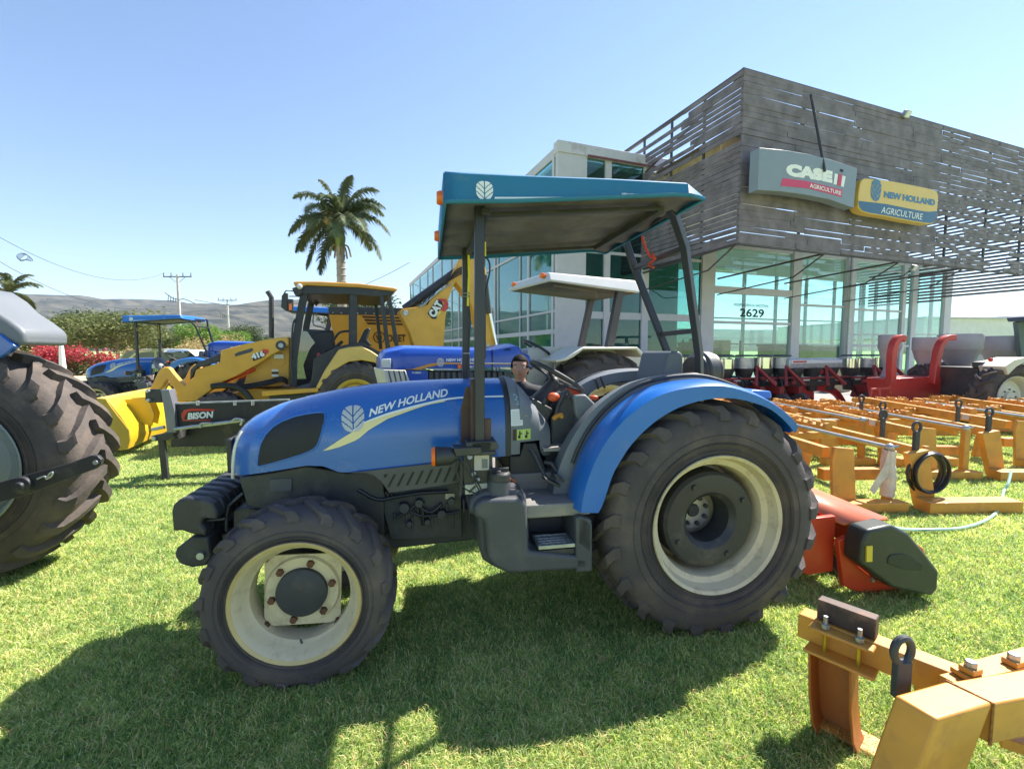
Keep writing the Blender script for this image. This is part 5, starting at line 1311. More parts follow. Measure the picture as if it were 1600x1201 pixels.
def slat_wall(name, along, a0, a1, v_, z0, z1, pitch, h, skip, tiltx=0.0, seg=2.3):
    """rows of boards between posts; skip(a, z) -> leave this board out"""
    m = MB(); k = 0; z = z0
    while z < z1-.02:
        a = a0-rnd.random()*.6
        while a < a1:
            b = min(a+seg*rnd.uniform(.8, 1.2), a1)
            if b-max(a, a0) > .1 and not skip((max(a, a0)+b)/2, z, k):
                d = rnd.uniform(-.012, .012); zz = z+rnd.uniform(-.008, .008)
                aa = max(a, a0)
                if along == 'u': m.ring([(aa+.004, v_+d, zz+h/2), (b-.004, v_+d+rnd.uniform(-.01, .01), zz+h/2+rnd.uniform(-.015, .015))], 1, sq=(.022, h))
                else: m.ring([(v_+d, aa+.004, zz+h/2), (v_+d+rnd.uniform(-.01, .01), b-.004, zz+h/2+rnd.uniform(-.015, .015))], 1, sq=(.022, h))
            a = b
        z += pitch; k += 1
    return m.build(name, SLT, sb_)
PIT = (ztop-zbot)/30
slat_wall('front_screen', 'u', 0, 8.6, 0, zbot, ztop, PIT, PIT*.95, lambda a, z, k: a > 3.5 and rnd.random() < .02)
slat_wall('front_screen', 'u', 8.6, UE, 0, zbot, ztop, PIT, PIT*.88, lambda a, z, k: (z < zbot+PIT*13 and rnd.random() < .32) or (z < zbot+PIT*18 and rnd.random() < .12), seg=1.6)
SV = 5.6
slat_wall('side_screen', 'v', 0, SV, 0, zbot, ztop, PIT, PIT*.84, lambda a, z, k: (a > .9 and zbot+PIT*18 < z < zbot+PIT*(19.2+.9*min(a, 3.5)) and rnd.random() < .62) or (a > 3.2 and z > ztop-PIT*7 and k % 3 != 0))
zr0 = 3.87
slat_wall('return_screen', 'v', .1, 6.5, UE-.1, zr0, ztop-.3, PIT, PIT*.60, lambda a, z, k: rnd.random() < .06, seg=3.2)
m = MB().use(mat('screen_post', (.07, .06, .065), .6, var=.2))
for u in [.04]+[i*2.3 for i in range(1, 7)]: m.ring([(u, .05, zbot-.03), (u, .05, ztop-.04)], 1, sq=(.06, .06))
for v_ in (1.4, 2.8, 4.2, 5.5): m.ring([(.05, v_, zbot-.03), (.05, v_, ztop-.04)], 1, sq=(.06, .06))
m.ring([(0, .05, ztop-.02), (UE, .05, ztop-.02)], 1, sq=(.08, .10)); m.ring([(.05, .1, ztop-.02), (.05, SV+.8, ztop-.02)], 1, sq=(.08, .10))
m.ring([(0, .05, zbot-.02), (UE, .05, zbot-.02)], 1, sq=(.06, .05)); m.ring([(.05, .1, zbot-.02), (.05, SV, zbot-.02)], 1, sq=(.06, .05))
for u in (0.05, 3.5, 7, 10.5):
    m.ring([(u, .08, zbot), (u, VW, zbot-.15)], 1, sq=(.05, .05)); m.ring([(u, .1, zbot), (u, 1.1, zbot-.55), (u, VW, zbot-.75)], 1, sq=(.035, .035)); m.ring([(u, .08, ztop-.1), (u, VW, ztop-1.2)], 1, sq=(.05, .05))
m.build('screen_frame', None, sb_)
# corrugated roof sheet behind the screen + yellow panels seen through the gaps
m = MB(); n = 60; zr = ztop-1.0
rows = []
for v_ in (0.35, VW+6):
    rows.append([(.5+i*(7.5)/n, v_, zr-.02*v_+(.03 if i % 2 else -.03)) for i in range(n+1)])
m.loft(rows, caps=False); m.build('corrugated_roof', mat('roof_sheet', (.3, .3, .31), .5, metal=.3), sb_, solid=.01)
m = MB().use(mat('yellow_panel', (.62, .52, .30), .7, var=.2)); m.bb(.3, 3.4, 1.0, 1.02, zbot+PIT*17.5, zbot+PIT*22); m.bb(.9, .92, 1.3, 4.0, zbot+PIT*17.5, zbot+PIT*22.5); split(m, 'inner_panel', None, sb_)
# glass wall --------------------------------------------------------------------------
def wq(px, py): return Lf.q(px, py, VW)
colX = [(868, 912, 'wide'), (941, 950, ''), (1000, 1010, ''), (1092, 1112, 'wide'), (1233, 1246, 'wide'), (1316, 1330, 'wide'), (1405, 1410, ''), (1420, 1427, ''), (1470, 1480, 'wide')]
zG = wq(872, 222)[1]; zH = wq(1135, 378)[1]-.1
def fbox(u0, u1, z0, z1, d=.12, mt=None, nm='frame', off=0.0):
    m = MB().use(mt or FRW); m.bb(u0, u1, VW-d/2-off, VW+d/2, z0, z1); return m
fm = MB().use(FRW)
cu_ = []
for x0, x1, k in colX:
    y = 520; u0 = wq(x0, y)[0]; u1 = wq(x1, y)[0]; cu_.append((u0, u1))
    top = zG if x0 < 1005 else zH
    fm.bb(u0, u1, VW-.08-(.02 if k else 0), VW+.08, 0.0, top-.001*x0/100)
split(fm, 'columns', None, sb_)
def hb(px0, px1, yref, xref, th, nm=None, d=.05):
    z = wq(xref, yref)[1]; u0 = wq(px0, yref)[0]; u1 = wq(px1, yref)[0]
    return (u0, u1, VW-d, VW+d, z-th/2, z+th/2)
fm = MB().use(FRW)
for a in (hb(912, 1095, 493, 945, .24), hb(912, 1095, 577, 945, .14), hb(1111, 1236, 452, 1115, .26, d=.07), hb(1111, 1236, 503, 1115, .10), hb(1246, 1318, 476, 1243, .09), hb(1246, 1318, 563, 1243, .20), hb(1330, 1408, 483, 1330, .09), hb(1330, 1408, 522, 1330, .05), hb(1330, 1470, 540, 1330, .09), hb(1427, 1470, 522, 1427, .05), hb(1111, 1478, 382, 1139, .22), hb(912, 1100, 400, 1000, .10, d=.045), hb(1330, 1408, 418, 1330, .05)):
    fm.bb(*a)
split(fm, 'transoms', None, sb_)
# parapet of the left block, peeling
m = MB().use(mat('peeling_fascia', (.52, .51, .55), .55, var=.05, dirt=((.14, .05, .05), .42, 2.6)))
uG0, uG1 = cu_[0][0]-.02, wq(1006, 270)[0]+2.2
zf = wq(900, 244)[1]
m.bb(uG0, uG1, VW-.14, VW+.2, zf, zG+.02); m.build('fascia', None, sb_, bevel=.01)
m = MB().use(mat('fascia_trim', (.16, .05, .05), .6)); m.bb(cu_[0][1], uG1, VW-.16, VW-.141, zf-.02, zf+.05); m.build('fascia_trim', None, sb_)
# panes of the front wall
def pane(px0, px1, z0, z1, mt):
    u0 = wq(px0, 520)[0]; u1 = wq(px1, 520)[0]; m = MB().use(mt); m.bb(u0-.01, u1+.01, VW-.006, VW+.006, z0, z1); return m.build('window_pane', None, sb_)
z493 = wq(945, 493)[1]
for x0, x1 in ((912, 941), (950, 1000)):
    pane(x0, x1, 0.3, z493, GLD); pane(x0, x1, z493, zf, GLD)
pane(1010, 1092, .3, z493, GLT); pane(1010, 1092, z493, zH, GLT)
for x0, x1 in ((1112, 1233), (1246, 1316), (1330, 1405), (1410, 1420), (1427, 1470)): pane(x0, x1, .25, zH-.12, GLG)
# left receding glazed face ---------------------------------------------------------------
u0 = cu_[0][0]; LG = 30.0
def lz(px, py):   # height on the receding plane u = u0
    d = ray(px, py); p0 = Lf.w(u0, 0, 0); o = Vector((0, 0, CAM_H)); t = (p0-o).dot(Lf.u)/d.dot(Lf.u); p = o+d*t; q = p-Lf.o; return q.dot(Lf.v), q.z
vL = lz(640, 500)[0]
m = MB().use(FRW)
zs_ = [lz(818, 521.8)[1], lz(817, 494.6)[1], lz(792, 407)[1]]
for z, th in ((zs_[0], .16), (zs_[1], .07), (zs_[2], .10), (zG-.25, .30), (.3, .3)): m.bb(u0+.02, u0+.12, VW+.1, vL, z-th/2, z+th/2)
for px in (862, 824, 811, 777, 772, 755, 716, 705, 690, 676, 668, 656, 645, 641):
    v_ = lz(px, 500)[0]; wd = .16 if px in (824, 772, 716, 862) else .07
    m.bb(u0+.015, u0+.125, v_-wd/2, v_+wd/2, 0, zG-.1)
split(m, 'side_frame', None, sb_)
m = MB().use(glass('side_teal_glass', (.45, .72, .70), alpha=.07, refl=1.5)); m.bb(u0+.06, u0+.07, VW+.1, vL, .2, zG-.3); m.build('side_glazing', None, sb_)
# interior: floor, ceiling, back glazing, partition, shelves --------------------------------
u_a, u_b = cu_[3][0], cu_[8][1]; DV_ = 4.2
m = MB().use(mat('interior_floor', (.25, .25, .24), .4)); m.bb(u0+.2, u_b-.05, VW+.1, VW+DV_, .02, .15); split(m, 'interior_floor', None, sb_)
m = MB().use(mat('ceiling_white', (.62, .62, .58), .8)); m.bb(u_a-.1, u_b, VW+.1, VW+DV_, zH-.15, zH-.03); m.bb(u0+.2, u_a-.1, VW+.1, vL-.1, zG-.55, zG-.4); split(m, 'ceiling', None, sb_)
m = MB().use(mat('inner_wall', (.42, .56, .55), .8, var=.1)); m.bb(u0+.45, u0+.6, VW+.6, vL, .15, zG-.6); m.bb(u0+.6, u_a+.0, VW+1.2, VW+1.3, .15, zG-.6); split(m, 'partition_wall', None, sb_)
m = MB().use(FRW); nb_ = 7
for i in range(nb_+1): u = lerp(u_a, u_b, i/nb_); m.bb(u-.08, u+.08, VW+DV_-.1, VW+DV_, .15, zH-.16)
for z in (1.9, 3.2): m.bb(u_a+.1, u_b-.1, VW+DV_-.08, VW+DV_-.02, z, z+.07)
for i in range(6): v_ = VW+.7+i*.65*1.0; m.bb(u_b-.12, u_b-.02, v_-.07, v_+.07, .15, zH-.16)
split(m, 'rear_frame', None, sb_)
m = MB().use(GLG); m.bb(u_a+.1, u_b-.12, VW+DV_-.052, VW+DV_-.046, .3, zH-.16); m.bb(u_b-.07, u_b-.064, VW+.2, VW+DV_-.12, .3, zH-.16); split(m, 'rear_glazing', None, sb_)
m = MB().use(mat('tube_lamp', (.8, .85, .8), .3)); m.bb(lerp(u_a, u_b, .18), lerp(u_a, u_b, .4), VW+3.0, VW+3.15, zH-.3, zH-.2); m.build('ceiling_lamp', None, sb_)
# house number and street name on the door glass
a = wq(1155, 495); b = wq(1193, 496.5); c = wq(1155, 481.5)
def onwall(e): return lambda u, z: (u, VW-e, z)
decal('lettering', shift(fit_text('2629', b[0]-a[0], c[1]-a[1], .025), a[0], a[1]), onwall(.02), INK, sb_)
a = wq(1146, 478); b = wq(1201, 479.5); c = wq(1146, 473.5)
decal('lettering', shift(fit_text('INDEPENDENCIA NACIONAL', b[0]-a[0], c[1]-a[1], .02), a[0], a[1]), onwall(.02), mat('faded_ink', (.10, .11, .11), .6), sb_)
# plinth and concrete apron
m = MB().use(mat('concrete', (.22, .215, .21), .8, var=.15, vs=1.2, dirt=((.2, .18, .16), .4, 2), bump=.1)); m.add([tuple(Lf.w(u, v_, .02)) for u, v_ in ((-4, -2.6), (22, -2.6), (22, VW+14), (-4, VW+14))], [(0, 1, 2, 3)])
tag(m.build('pavement', None, smooth=0), kind='structure')
# drain pipe
m = MB().use(ZNC); u = wq(1318, 520)[0]; m.ring([(u, VW-.2, .1), (u, VW-.2, zH)], .06, 10); m.build('drain_pipe', None, sb_)
# showroom contents ------------------------------------------------------------------------
def box_thing(name, lab, cat_, u, v_, z0, w_, d_, h_, mt, grp=None, lid=None):
    e = empty(name, tuple(Lf.w(u, v_, z0)), Lf.a); tag(e, lab, cat_, grp)
    m = MB().use(mt); m.bb(-w_/2, w_/2, -d_/2, d_/2, 0, h_); m.build('carton_body', None, e, bevel=.01)
    m = MB().use(lid or mat('parcel_tape', (.5, .38, .2), .4)); m.bb(-w_/2-.002, w_/2+.002, -.03, .03, h_*.75, h_+.003); m.build('tape', None, e)
CART = mat('carton', (.42, .30, .17), .8, var=.12)
sh_t = empty('storage_shelf', tuple(Lf.w(wq(1170, 540)[0], VW+2.2, .15)), Lf.a); tag(sh_t, 'dark metal shelf carrying cartons behind the door glass', 'shelf')
m = MB().use(BLK)
for x in (-1.6, 0, 1.6):
    for y in (-.3, .3): m.bb(x-.03, x+.03, y-.03, y+.03, 0, 1.9)
split(m, 'shelf_uprights', None, sh_t)
for k, z in enumerate((.5, 1.15)):
    m = MB().use(mat('shelf_board', (.12, .11, .1), .6)); m.bb(-1.65, 1.65, -.33, .33, z, z+.05); m.build('shelf_board', None, sh_t)
us0 = wq(1170, 540)[0]
for k, (x, w_, h_, nm) in enumerate(((-1.15, .5, .62, 'narrow brown carton at the left end of the shelf'), (-.55, .55, .78, 'tall carton second from the left on the shelf'), (.15, .6, .66, 'wide carton in the middle of the shelf'), (.85, .5, .72, 'carton right of the middle on the shelf'))):
    box_thing('carton', nm, 'carton', us0+x, VW+2.2, .15+1.2, w_, .45, h_, CART, 'cartons on the showroom shelf')
def couch(px, lab, w_, h_, dv_=1.6):
    u = wq(px, 540)[0]; e = empty('display_counter', tuple(Lf.w(u, VW+dv_, .15)), Lf.a); tag(e, lab, 'counter')
    m = MB().use(mat('counter_dark', (.03, .045, .05), .5)); m.bb(-w_/2, w_/2, -.4, .4, 0, h_-.12); m.build('counter_body', None, e, bevel=.03)
    m = MB().use(mat('counter_top', (.05, .06, .065), .35)); m.bb(-w_/2-.04, w_/2+.04, -.44, .44, h_-.115, h_); m.build('counter_top', None, e, bevel=.02)
couch(1275, 'dark counter behind the tall window right of the door', 2.1, 1.75); couch(1140, 'dark counter behind the lower door glass', 1.7, 1.6); couch(1365, 'low dark counter behind the wide window at the right', 2.4, 1.7, 2.4)

# signs -----------------------------------------------------------------------------------
def sign_frame(v_): return Frame(*Lf.w(0, v_, 0).xy, 20.8)
Sg = sign_frame(-.55)
s1 = thing('sign', Sg, label='grey sign board with white and pink lettering at the screen corner', cat='sign')
P1 = [(1186.6, 230.8), (1225, 234.5), (1262, 240.5), (1300, 250), (1339.7, 263.5), (1334, 324.7), (1296, 311.5), (1258, 304), (1220, 299), (1183.7, 297)]
GSG = mat('sign_grey', (.20, .24, .28), .4, var=.04)
m = MB(); m.prism(Sg.qs(P1, 0), 0, .28); m.build('sign_panel', GSG, s1, bevel=.01)
def sgx(fr, e=.006): return lambda u, z: (u, -e, z)
def sq_(fr, x, y): return fr.q(x, y, 0)
def arc_text(body, fr, p0, p1, hp, bow, mt, par, bold=.05, shear=0, e=.006):
    a, b = fr.q(*p0), fr.q(*p1); c = fr.q(p0[0], p0[1]-hp); L = b[0]-a[0]; v, f = fit_text(body, L, c[1]-a[1], bold, shear); nv = []
    for x, y in v: t = x/L; nv.append((a[0]+x, a[1]+(b[1]-a[1])*t+bow*4*t*(1-t)+y*(1-.0*t)))
    return decal('lettering', (nv, f), sgx(fr, e), mt, par)
arc_text('CASE', Sg, (1227.5, 275), (1300, 286.5), 20, .015, WHT, s1, bold=.09)
PNK = mat('sign_red', (.55, .04, .10), .4, var=.03)
decal('red_bar', poly(Sg.qs([(1223, 278.5), (1262, 283.5), (1316, 297), (1315, 308), (1262, 294.5), (1219, 290.5)], 0)), sgx(Sg), PNK, s1)
arc_text('AGRICULTURE', Sg, (1264.5, 293.2), (1313.5, 305.5), 6.6, .005, WHT, s1, bold=.02, e=.012)
decal('monogram', poly(Sg.qs([(1304, 271), (1309, 272.5), (1307, 289), (1302, 288)], 0)), sgx(Sg), WHT, s1)
decal('monogram', poly(Sg.qs([(1316, 274.5), (1321, 276), (1318, 292.5), (1313, 291)], 0)), sgx(Sg), WHT, s1)
decal('monogram', poly(Sg.qs([(1310.5, 271.5), (1316, 273), (1313.5, 291), (1307.5, 289.5)], 0)), sgx(Sg, .009), PNK, s1)
decal('monogram', poly(Sg.qs([(1312.5, 264), (1317.5, 265.3), (1317, 269.5), (1312, 268.3)], 0)), sgx(Sg), INK, s1)
m = MB().use(BLK); a = Sg.q3(1267, 148, .45); b = Sg.q3(1289, 268, -.05); m.ring([a, b], .035, 8); m.build('stay_rod', None, s1)
Sh = sign_frame(-.50)
s2 = thing('sign', Sh, label='yellow and blue sign with rounded corners to the right of the grey sign', cat='sign')
out = [(1352, 278.5), (1375, 280), (1405, 285), (1440, 292), (1456, 295.5), (1464, 299), (1466.5, 306), (1465, 325), (1462.5, 342), (1459, 349), (1451, 350), (1420, 345), (1385, 338), (1357, 333.5), (1346, 330), (1341, 323), (1341.5, 305), (1344, 287), (1347, 280.5)]
m = MB(); m.prism(Sh.qs(out, 0), 0, .26); m.build('sign_panel', mat('sign_yellow', (.66, .44, .10), .4, var=.03), s2, bevel=.02)
lowb = [(1341.2, 314), (1360, 316), (1385, 319), (1410, 324), (1435, 329), (1450, 331), (1464.3, 330), (1462.2, 341), (1458.5, 348), (1451, 349), (1420, 344), (1385, 337), (1357, 332.5), (1346.5, 329), (1342, 322.5)]
decal('blue_band', poly(Sh.qs(lowb, 0)), sgx(Sh, .005), mat('sign_blue', (.03, .11, .20), .4, var=.03), s2)
SBL = mat('sign_letter_blue', (.05, .17, .30), .4, var=.03)
lc = Sh.q(1368.5, 297.5, 0); lw_ = Sh.q(1376.5, 297, 0)[0]-Sh.q(1360.5, 297, 0)[0]
decal('leaf_emblem', shift(leaf_logo(lw_, lw_*1.35, 22), *lc, rot=-.1), sgx(Sh, .008), SBL, s2)
arc_text('NEW HOLLAND', Sh, (1380.5, 309), (1460.5, 322), 10.8, .0, SBL, s2, bold=.06, e=.008)
arc_text('AGRICULTURE', Sh, (1376, 333), (1441, 344), 10.2, .0, WHT, s2, bold=.0, shear=.2, e=.010)
# flood lamps
def flood(px, py, v_, lab):
    a = Lf.w(*[Lf.q3(px, py, v_)[i] for i in (0, 1, 2)]); e = empty('flood_lamp', tuple(a), Lf.a); tag(e, lab, 'lamp')
    m = MB().use(ZNC); m.box((0, 0, .0), (.22, .12, .20), rx=.6); m.build('lamp_housing', None, e, bevel=.01)
    m = MB().use(BLK); m.ring([(0, .1, -.08), (0, .3, -.25), (0, .45, -.3)], .02, 6); m.build('lamp_arm', None, e)
    m = MB().use(LENS); m.box((0, -.058, -.04), (.19, .02, .16), rx=.6); m.build('lamp_glass', None, e)
flood(1416, 178, -.1, 'small flood lamp on the top edge of the slatted screen'); flood(1427, 418, VW-2.6, 'small flood lamp hanging in front of the showroom glass')

# white warehouse beyond, with brick wall ------------------------------------------------------
wo = aty(1476, 548, 27)
Wf_ = Frame(wo.x, wo.y, 8)
wh = thing('warehouse', Wf_, label='long white warehouse with a grey block wall beyond the right end of the showroom', cat='building')
z1 = Wf_.q(1490, 498, 0)[1]; z0 = Wf_.q(1490, 527, 0)[1]
m = MB().use(mat('warehouse_white', (.70, .70, .70), .7, var=.06, dirt=((.45, .45, .45), .25, 1))); m.bb(-1.5, 26, 0, 12, z0, z1); m.bb(6.5, 12, -.02, 11, z1-.01, z1+.35); m.build('upper_wall', None, wh)
m = MB().use(mat('roof_edge', (.5, .5, .52), .5)); m.bb(-1.6, 26.1, -.15, 12, z1+.001, z1+.1); m.build('roof_edge', None, wh)
m = MB().use(mat('block_wall', (.40, .40, .42), .85, var=.1, vs=6, bump=.3, bs=8)); m.bb(-1.5, 26, .05, .3, 0, z0-1.0); m.build('lower_wall', None, wh)
BR = mat('mortar_line', (.28, .28, .30), .9)
m = MB().use(BR)
for k in range(int((z0-1.0)/.2)): m.bb(-1.5, 26, .038, .049, k*.2, k*.2+.025)
m.build('mortar_lines', None, wh)
m = MB().use(mat('dark_opening', (.02, .02, .025), .8))
m.bb(-1.5, 26, 2.0, 2.1, z0-1.0, z0)
m.build('opening', None, wh)
for k in range(14):
    m = MB().use(FRW); m.bb(-1.0+k*1.9, -.8+k*1.9, .05, .25, z0-1.0, z0)
    for q in range(4): m.bb(-.4+k*1.9+q*.35, -.36+k*1.9+q*.35, .1, .14, z0-.98, z0)
    split(m, 'window_bars', None, wh)
# ================================================================== LANDSCAPE
def hill_mat(name, c1, c2, sc):
    m = bpy.data.materials.new(name); m.use_nodes = True; t = m.node_tree; L = t.links; b = t.nodes["Principled BSDF"]
    g = _n(t, 'ShaderNodeNewGeometry'); n = _n(t, 'ShaderNodeTexNoise'); n.inputs['Scale'].default_value = sc; n.inputs['Detail'].default_value = 10; n.inputs['Roughness'].default_value = .7
    L.new(g.outputs['Position'], n.inputs['Vector']); r = _n(t, 'ShaderNodeValToRGB'); e = r.color_ramp.elements
    e[0].position = .4; e[0].color = (*c1, 1); e[1].position = .62; e[1].color = (*c2, 1)
    L.new(n.outputs['Fac'], r.inputs[0]); L.new(r.outputs[0], b.inputs['Base Color']); b.inputs['Roughness'].default_value = 1; b.inputs['Specular IOR Level'].default_value = .1
    return m
def hills(name, prof, Y, depth, m_, seed):
    rg = random.Random(seed); rows = []; n = 260
    x0, x1 = prof[0][0], prof[-1][0]
    ph = [rg.random()*9 for _ in range(8)]
    for j in range(26):
        t = j/25; row = []
        for i in range(n+1):
            px = lerp(x0, x1, i/n); py = interp(prof, px)
            H_ = aty(px, py, Y); top = H_.z
            yy = Y-depth*(1-t); x = (px-800)/717*Y
            rid = sin(x*.011+ph[0]+t*2)*.35+sin(x*.023+ph[1]-t*4)*.25+sin(x*.05+ph[2]+t*7)*.14+sin(x*.11+ph[3]-t*9)*.07
            z = top*(t**.8)*(1+.22*rid*(1-t)*4*t)
            row.append((x, yy, max(-2, z)))
        rows.append(row)
    m = MB(); m.loft(rows, caps=False); return tag(m.build(name, m_, smooth=80), kind='structure')
HM = hill_mat('hill_scrub', (.015, .022, .014), (.11, .10, .065), .013)
hills('hills', [(-500, 500), (-300, 478), (-100, 488), (0, 492), (40, 486), (60, 477), (90, 465), (105, 462), (120, 461), (140, 462), (160, 466), (185, 471), (230, 469), (277, 469), (300, 474), (340, 474), (365, 479), (385, 476), (400, 474), (430, 472.5), (470, 468), (500, 471), (530, 479), (580, 490), (640, 500), (800, 505), (1000, 512), (1200, 516), (1500, 520), (1900, 524), (2300, 520)], 3200, 1900, HM, 3)
# dry field strip and road
DRY = mat('dry_field', (.48, .38, .22), .95, var=.25, vs=.25)
m = MB(); m.add([(-120, 19, .012), (-9.0, 19, .012), (-6, 60, .012), (-160, 60, .012)], [(0, 1, 2, 3)]); tag(m.build('dirt_field', DRY, smooth=0), kind='structure')

def leaf_mat(name, c, tr_=.35):
    m = bpy.data.materials.new(name); m.use_nodes = True; t = m.node_tree; L = t.links; b = t.nodes["Principled BSDF"]
    g = _n(t, 'ShaderNodeTexCoord'); n = _n(t, 'ShaderNodeTexNoise'); n.inputs['Scale'].default_value = 1.3; n.inputs['Detail'].default_value = 7; n.inputs['Roughness'].default_value = .75
    L.new(g.outputs['Object'], n.inputs['Vector']); mp = _n(t, 'ShaderNodeMapRange'); mp.inputs['From Min'].default_value = .3; mp.inputs['From Max'].default_value = .7; mp.inputs['To Min'].default_value = .55; mp.inputs['To Max'].default_value = 1.5
    L.new(n.outputs['Fac'], mp.inputs[0]); v = _n(t, 'ShaderNodeVectorMath', operation='SCALE'); v.inputs[0].default_value = c; L.new(mp.outputs[0], v.inputs['Scale'])
    L.new(v.outputs[0], b.inputs['Base Color']); b.inputs['Roughness'].default_value = .65; b.inputs['Specular IOR Level'].default_value = .25
    tt = _n(t, 'ShaderNodeBsdfTranslucent'); L.new(v.outputs[0], tt.inputs[0]); mx = _n(t, 'ShaderNodeMixShader'); mx.inputs[0].default_value = tr_
    L.new(b.outputs[0], mx.inputs[1]); L.new(tt.outputs[0], mx.inputs[2]); L.new(mx.outputs[0], t.nodes["Material Output"].inputs[0]); return m
LF_OL = leaf_mat('leaf_olive', (.16, .19, .075)); LF_GR = leaf_mat('leaf_green', (.15, .26, .05)); LF_DK = leaf_mat('leaf_dark', (.07, .10, .04)); LF_RD = leaf_mat('bract_red', (.45, .06, .08), .35); LF_DRY = leaf_mat('dry_leaf', (.42, .33, .16)); LF_PALM = leaf_mat('palm_leaf', (.13, .16, .075), .3)
BARK = mat('bark', (.20, .16, .12), .9, var=.3, vs=6, bump=.6, bs=20)
def leaf_cloud(name, blobs, n, size, mt, parent, seed, flat=.5, drop=.0):
    rg = np.random.default_rng(seed); V = []
    tot = sum(b[3]**2 for b in blobs)
    P = []
    for cx, cy, cz, r, zs_ in blobs:
        k = int(n*r*r/tot); d = rg.normal(size=(k, 3)); d /= np.linalg.norm(d, axis=1)[:, None]; rr = r*(.55+.5*rg.random(k))[:, None]
        p = d*rr; p[:, 2] *= zs_; p += np.array([cx, cy, cz]); P.append(p)
    P = np.concatenate(P); k = len(P)
    # clump: snap towards random twig centres
    tw = P[rg.integers(0, k, max(8, k//40))]; idx = rg.integers(0, len(tw), k); near = np.linalg.norm(P-tw[idx], axis=1) < 1e9
    P = np.where((rg.random(k) < .35)[:, None], tw[idx]+rg.normal(size=(k, 3))*size*2.5, P)
    a = rg.normal(size=(k, 3)); a[:, 2] *= flat; a /= np.linalg.norm(a, axis=1)[:, None]; b = np.cross(a, rg.normal(size=(k, 3))); b /= np.linalg.norm(b, axis=1)[:, None]
    s = size*(.5+rg.random(k))[:, None]
    q = np.stack([P-a*s, P-b*s*.45, P+a*s, P+b*s*.45], 1).reshape(-1, 3)
    me = bpy.data.meshes.new(name); me.vertices.add(len(q)); me.vertices.foreach_set('co', q.astype(np.float32).ravel()); me.loops.add(4*k); me.loops.foreach_set('vertex_index', np.arange(4*k, dtype=np.int32)); me.polygons.add(k); me.polygons.foreach_set('loop_start', (np.arange(k)*4).astype(np.int32)); me.update(calc_edges=True); me.materials.append(mt)
    o = bpy.data.objects.new(name, me); C.objects.link(o); o.parent = parent; return o
def tree_proto(name, H_, R_, mt, seed, n=5200, leaf=.12, trunk=.16, spread=.55, lobes=13):
    rg = random.Random(seed); e = empty(name)
    m = MB(); m.use(BARK); base = .38*H_
    m.ring(smooth_path([(0, 0, -.05), (.05*H_*rg.uniform(-1, 1), .03*H_, base*.5), (0, 0, base)], 4), [trunk*(1-.05*i) for i in range(9)], 8)
    blobs = []
    for k in range(lobes):
        a = 2*pi*k/lobes*2.4+rg.random(); rr = R_*rg.uniform(.15, .8); z = H_*rg.uniform(.42, .9)*(1-.18*rr/R_)
        c = (rr*cos(a), rr*sin(a), z); blobs.append((*c, R_*rg.uniform(.26, .46), spread)); m.ring(smooth_path([(0, 0, base*.9), (c[0]*.4, c[1]*.4, base+(z-base)*.4), c], 3), [trunk*.5, trunk*.42, trunk*.36, trunk*.3, trunk*.22, trunk*.16, trunk*.1], 6)
    m.build('trunk', None, e); leaf_cloud('crown', blobs, n, leaf, mt, e, seed); return e
def put(e, x, y, s=1.0, rz=0.0, label=None, cat='tree', grp=None, sz=None):
    e.location = (x, y, 0); e.rotation_euler = (0, 0, rz); e.scale = (s, s, sz or s); tag(e, label, cat, grp); return e
P_ol = tree_proto('olive_green_tree', 5.6, 4.2, LF_OL, 11, n=9000, leaf=.13); P_gr = tree_proto('green_tree', 5.2, 3.4, LF_GR, 12, n=7000, leaf=.12); P_dk = tree_proto('dark_tree', 6.5, 4.6, LF_DK, 13, n=7000, leaf=.15)
plan = [(P_ol, 60, 46, .80, 'pale olive tree at the far left, behind the flowering shrub'), (P_ol, 185, 44, 1.2, 'broad feathery olive tree behind the left blue tractor canopy'), (P_dk, 150, 50, .95, 'dark green tree between the two feathery olive trees'),
        (P_ol, 262, 52, .9, 'olive tree right behind the utility pole'), (P_gr, 318, 50, .92, 'bright green rounded tree to the right of the utility pole'), (P_ol, 108, 60, 1.05, 'hazy olive tree further back above the red shrub'),
        (P_ol, 225, 62, 1.0, 'far olive tree showing under the bright blue canopy'), (P_gr, 372, 62, .88, 'green tree behind the thin exhaust pipe'), (P_dk, 392, 66, .85, 'dark umbrella shaped tree left of the loader cab'), (P_ol, 20, 56, 1.0, 'olive tree at the left edge behind the grey fender'),
        (P_ol, 345, 70, .9, 'distant olive tree between two utility poles'), (P_ol, 440, 75, .85, 'distant olive tree behind the loader exhaust'), (P_dk, 578, 62, 1.5, 'tall dark tree showing through the loader cab'), (P_ol, 500, 80, .8, 'distant olive tree seen through the loader windscreen')]
used = set()
for e, px, Y, s_, lb in plan:
    t_ = e if e.name not in used else copy_tree(e)
    used.add(e.name); x = (px-800)/717*Y
    put(t_, x, Y, s_, px*.7, lb, 'tree', 'trees along the far side of the field')
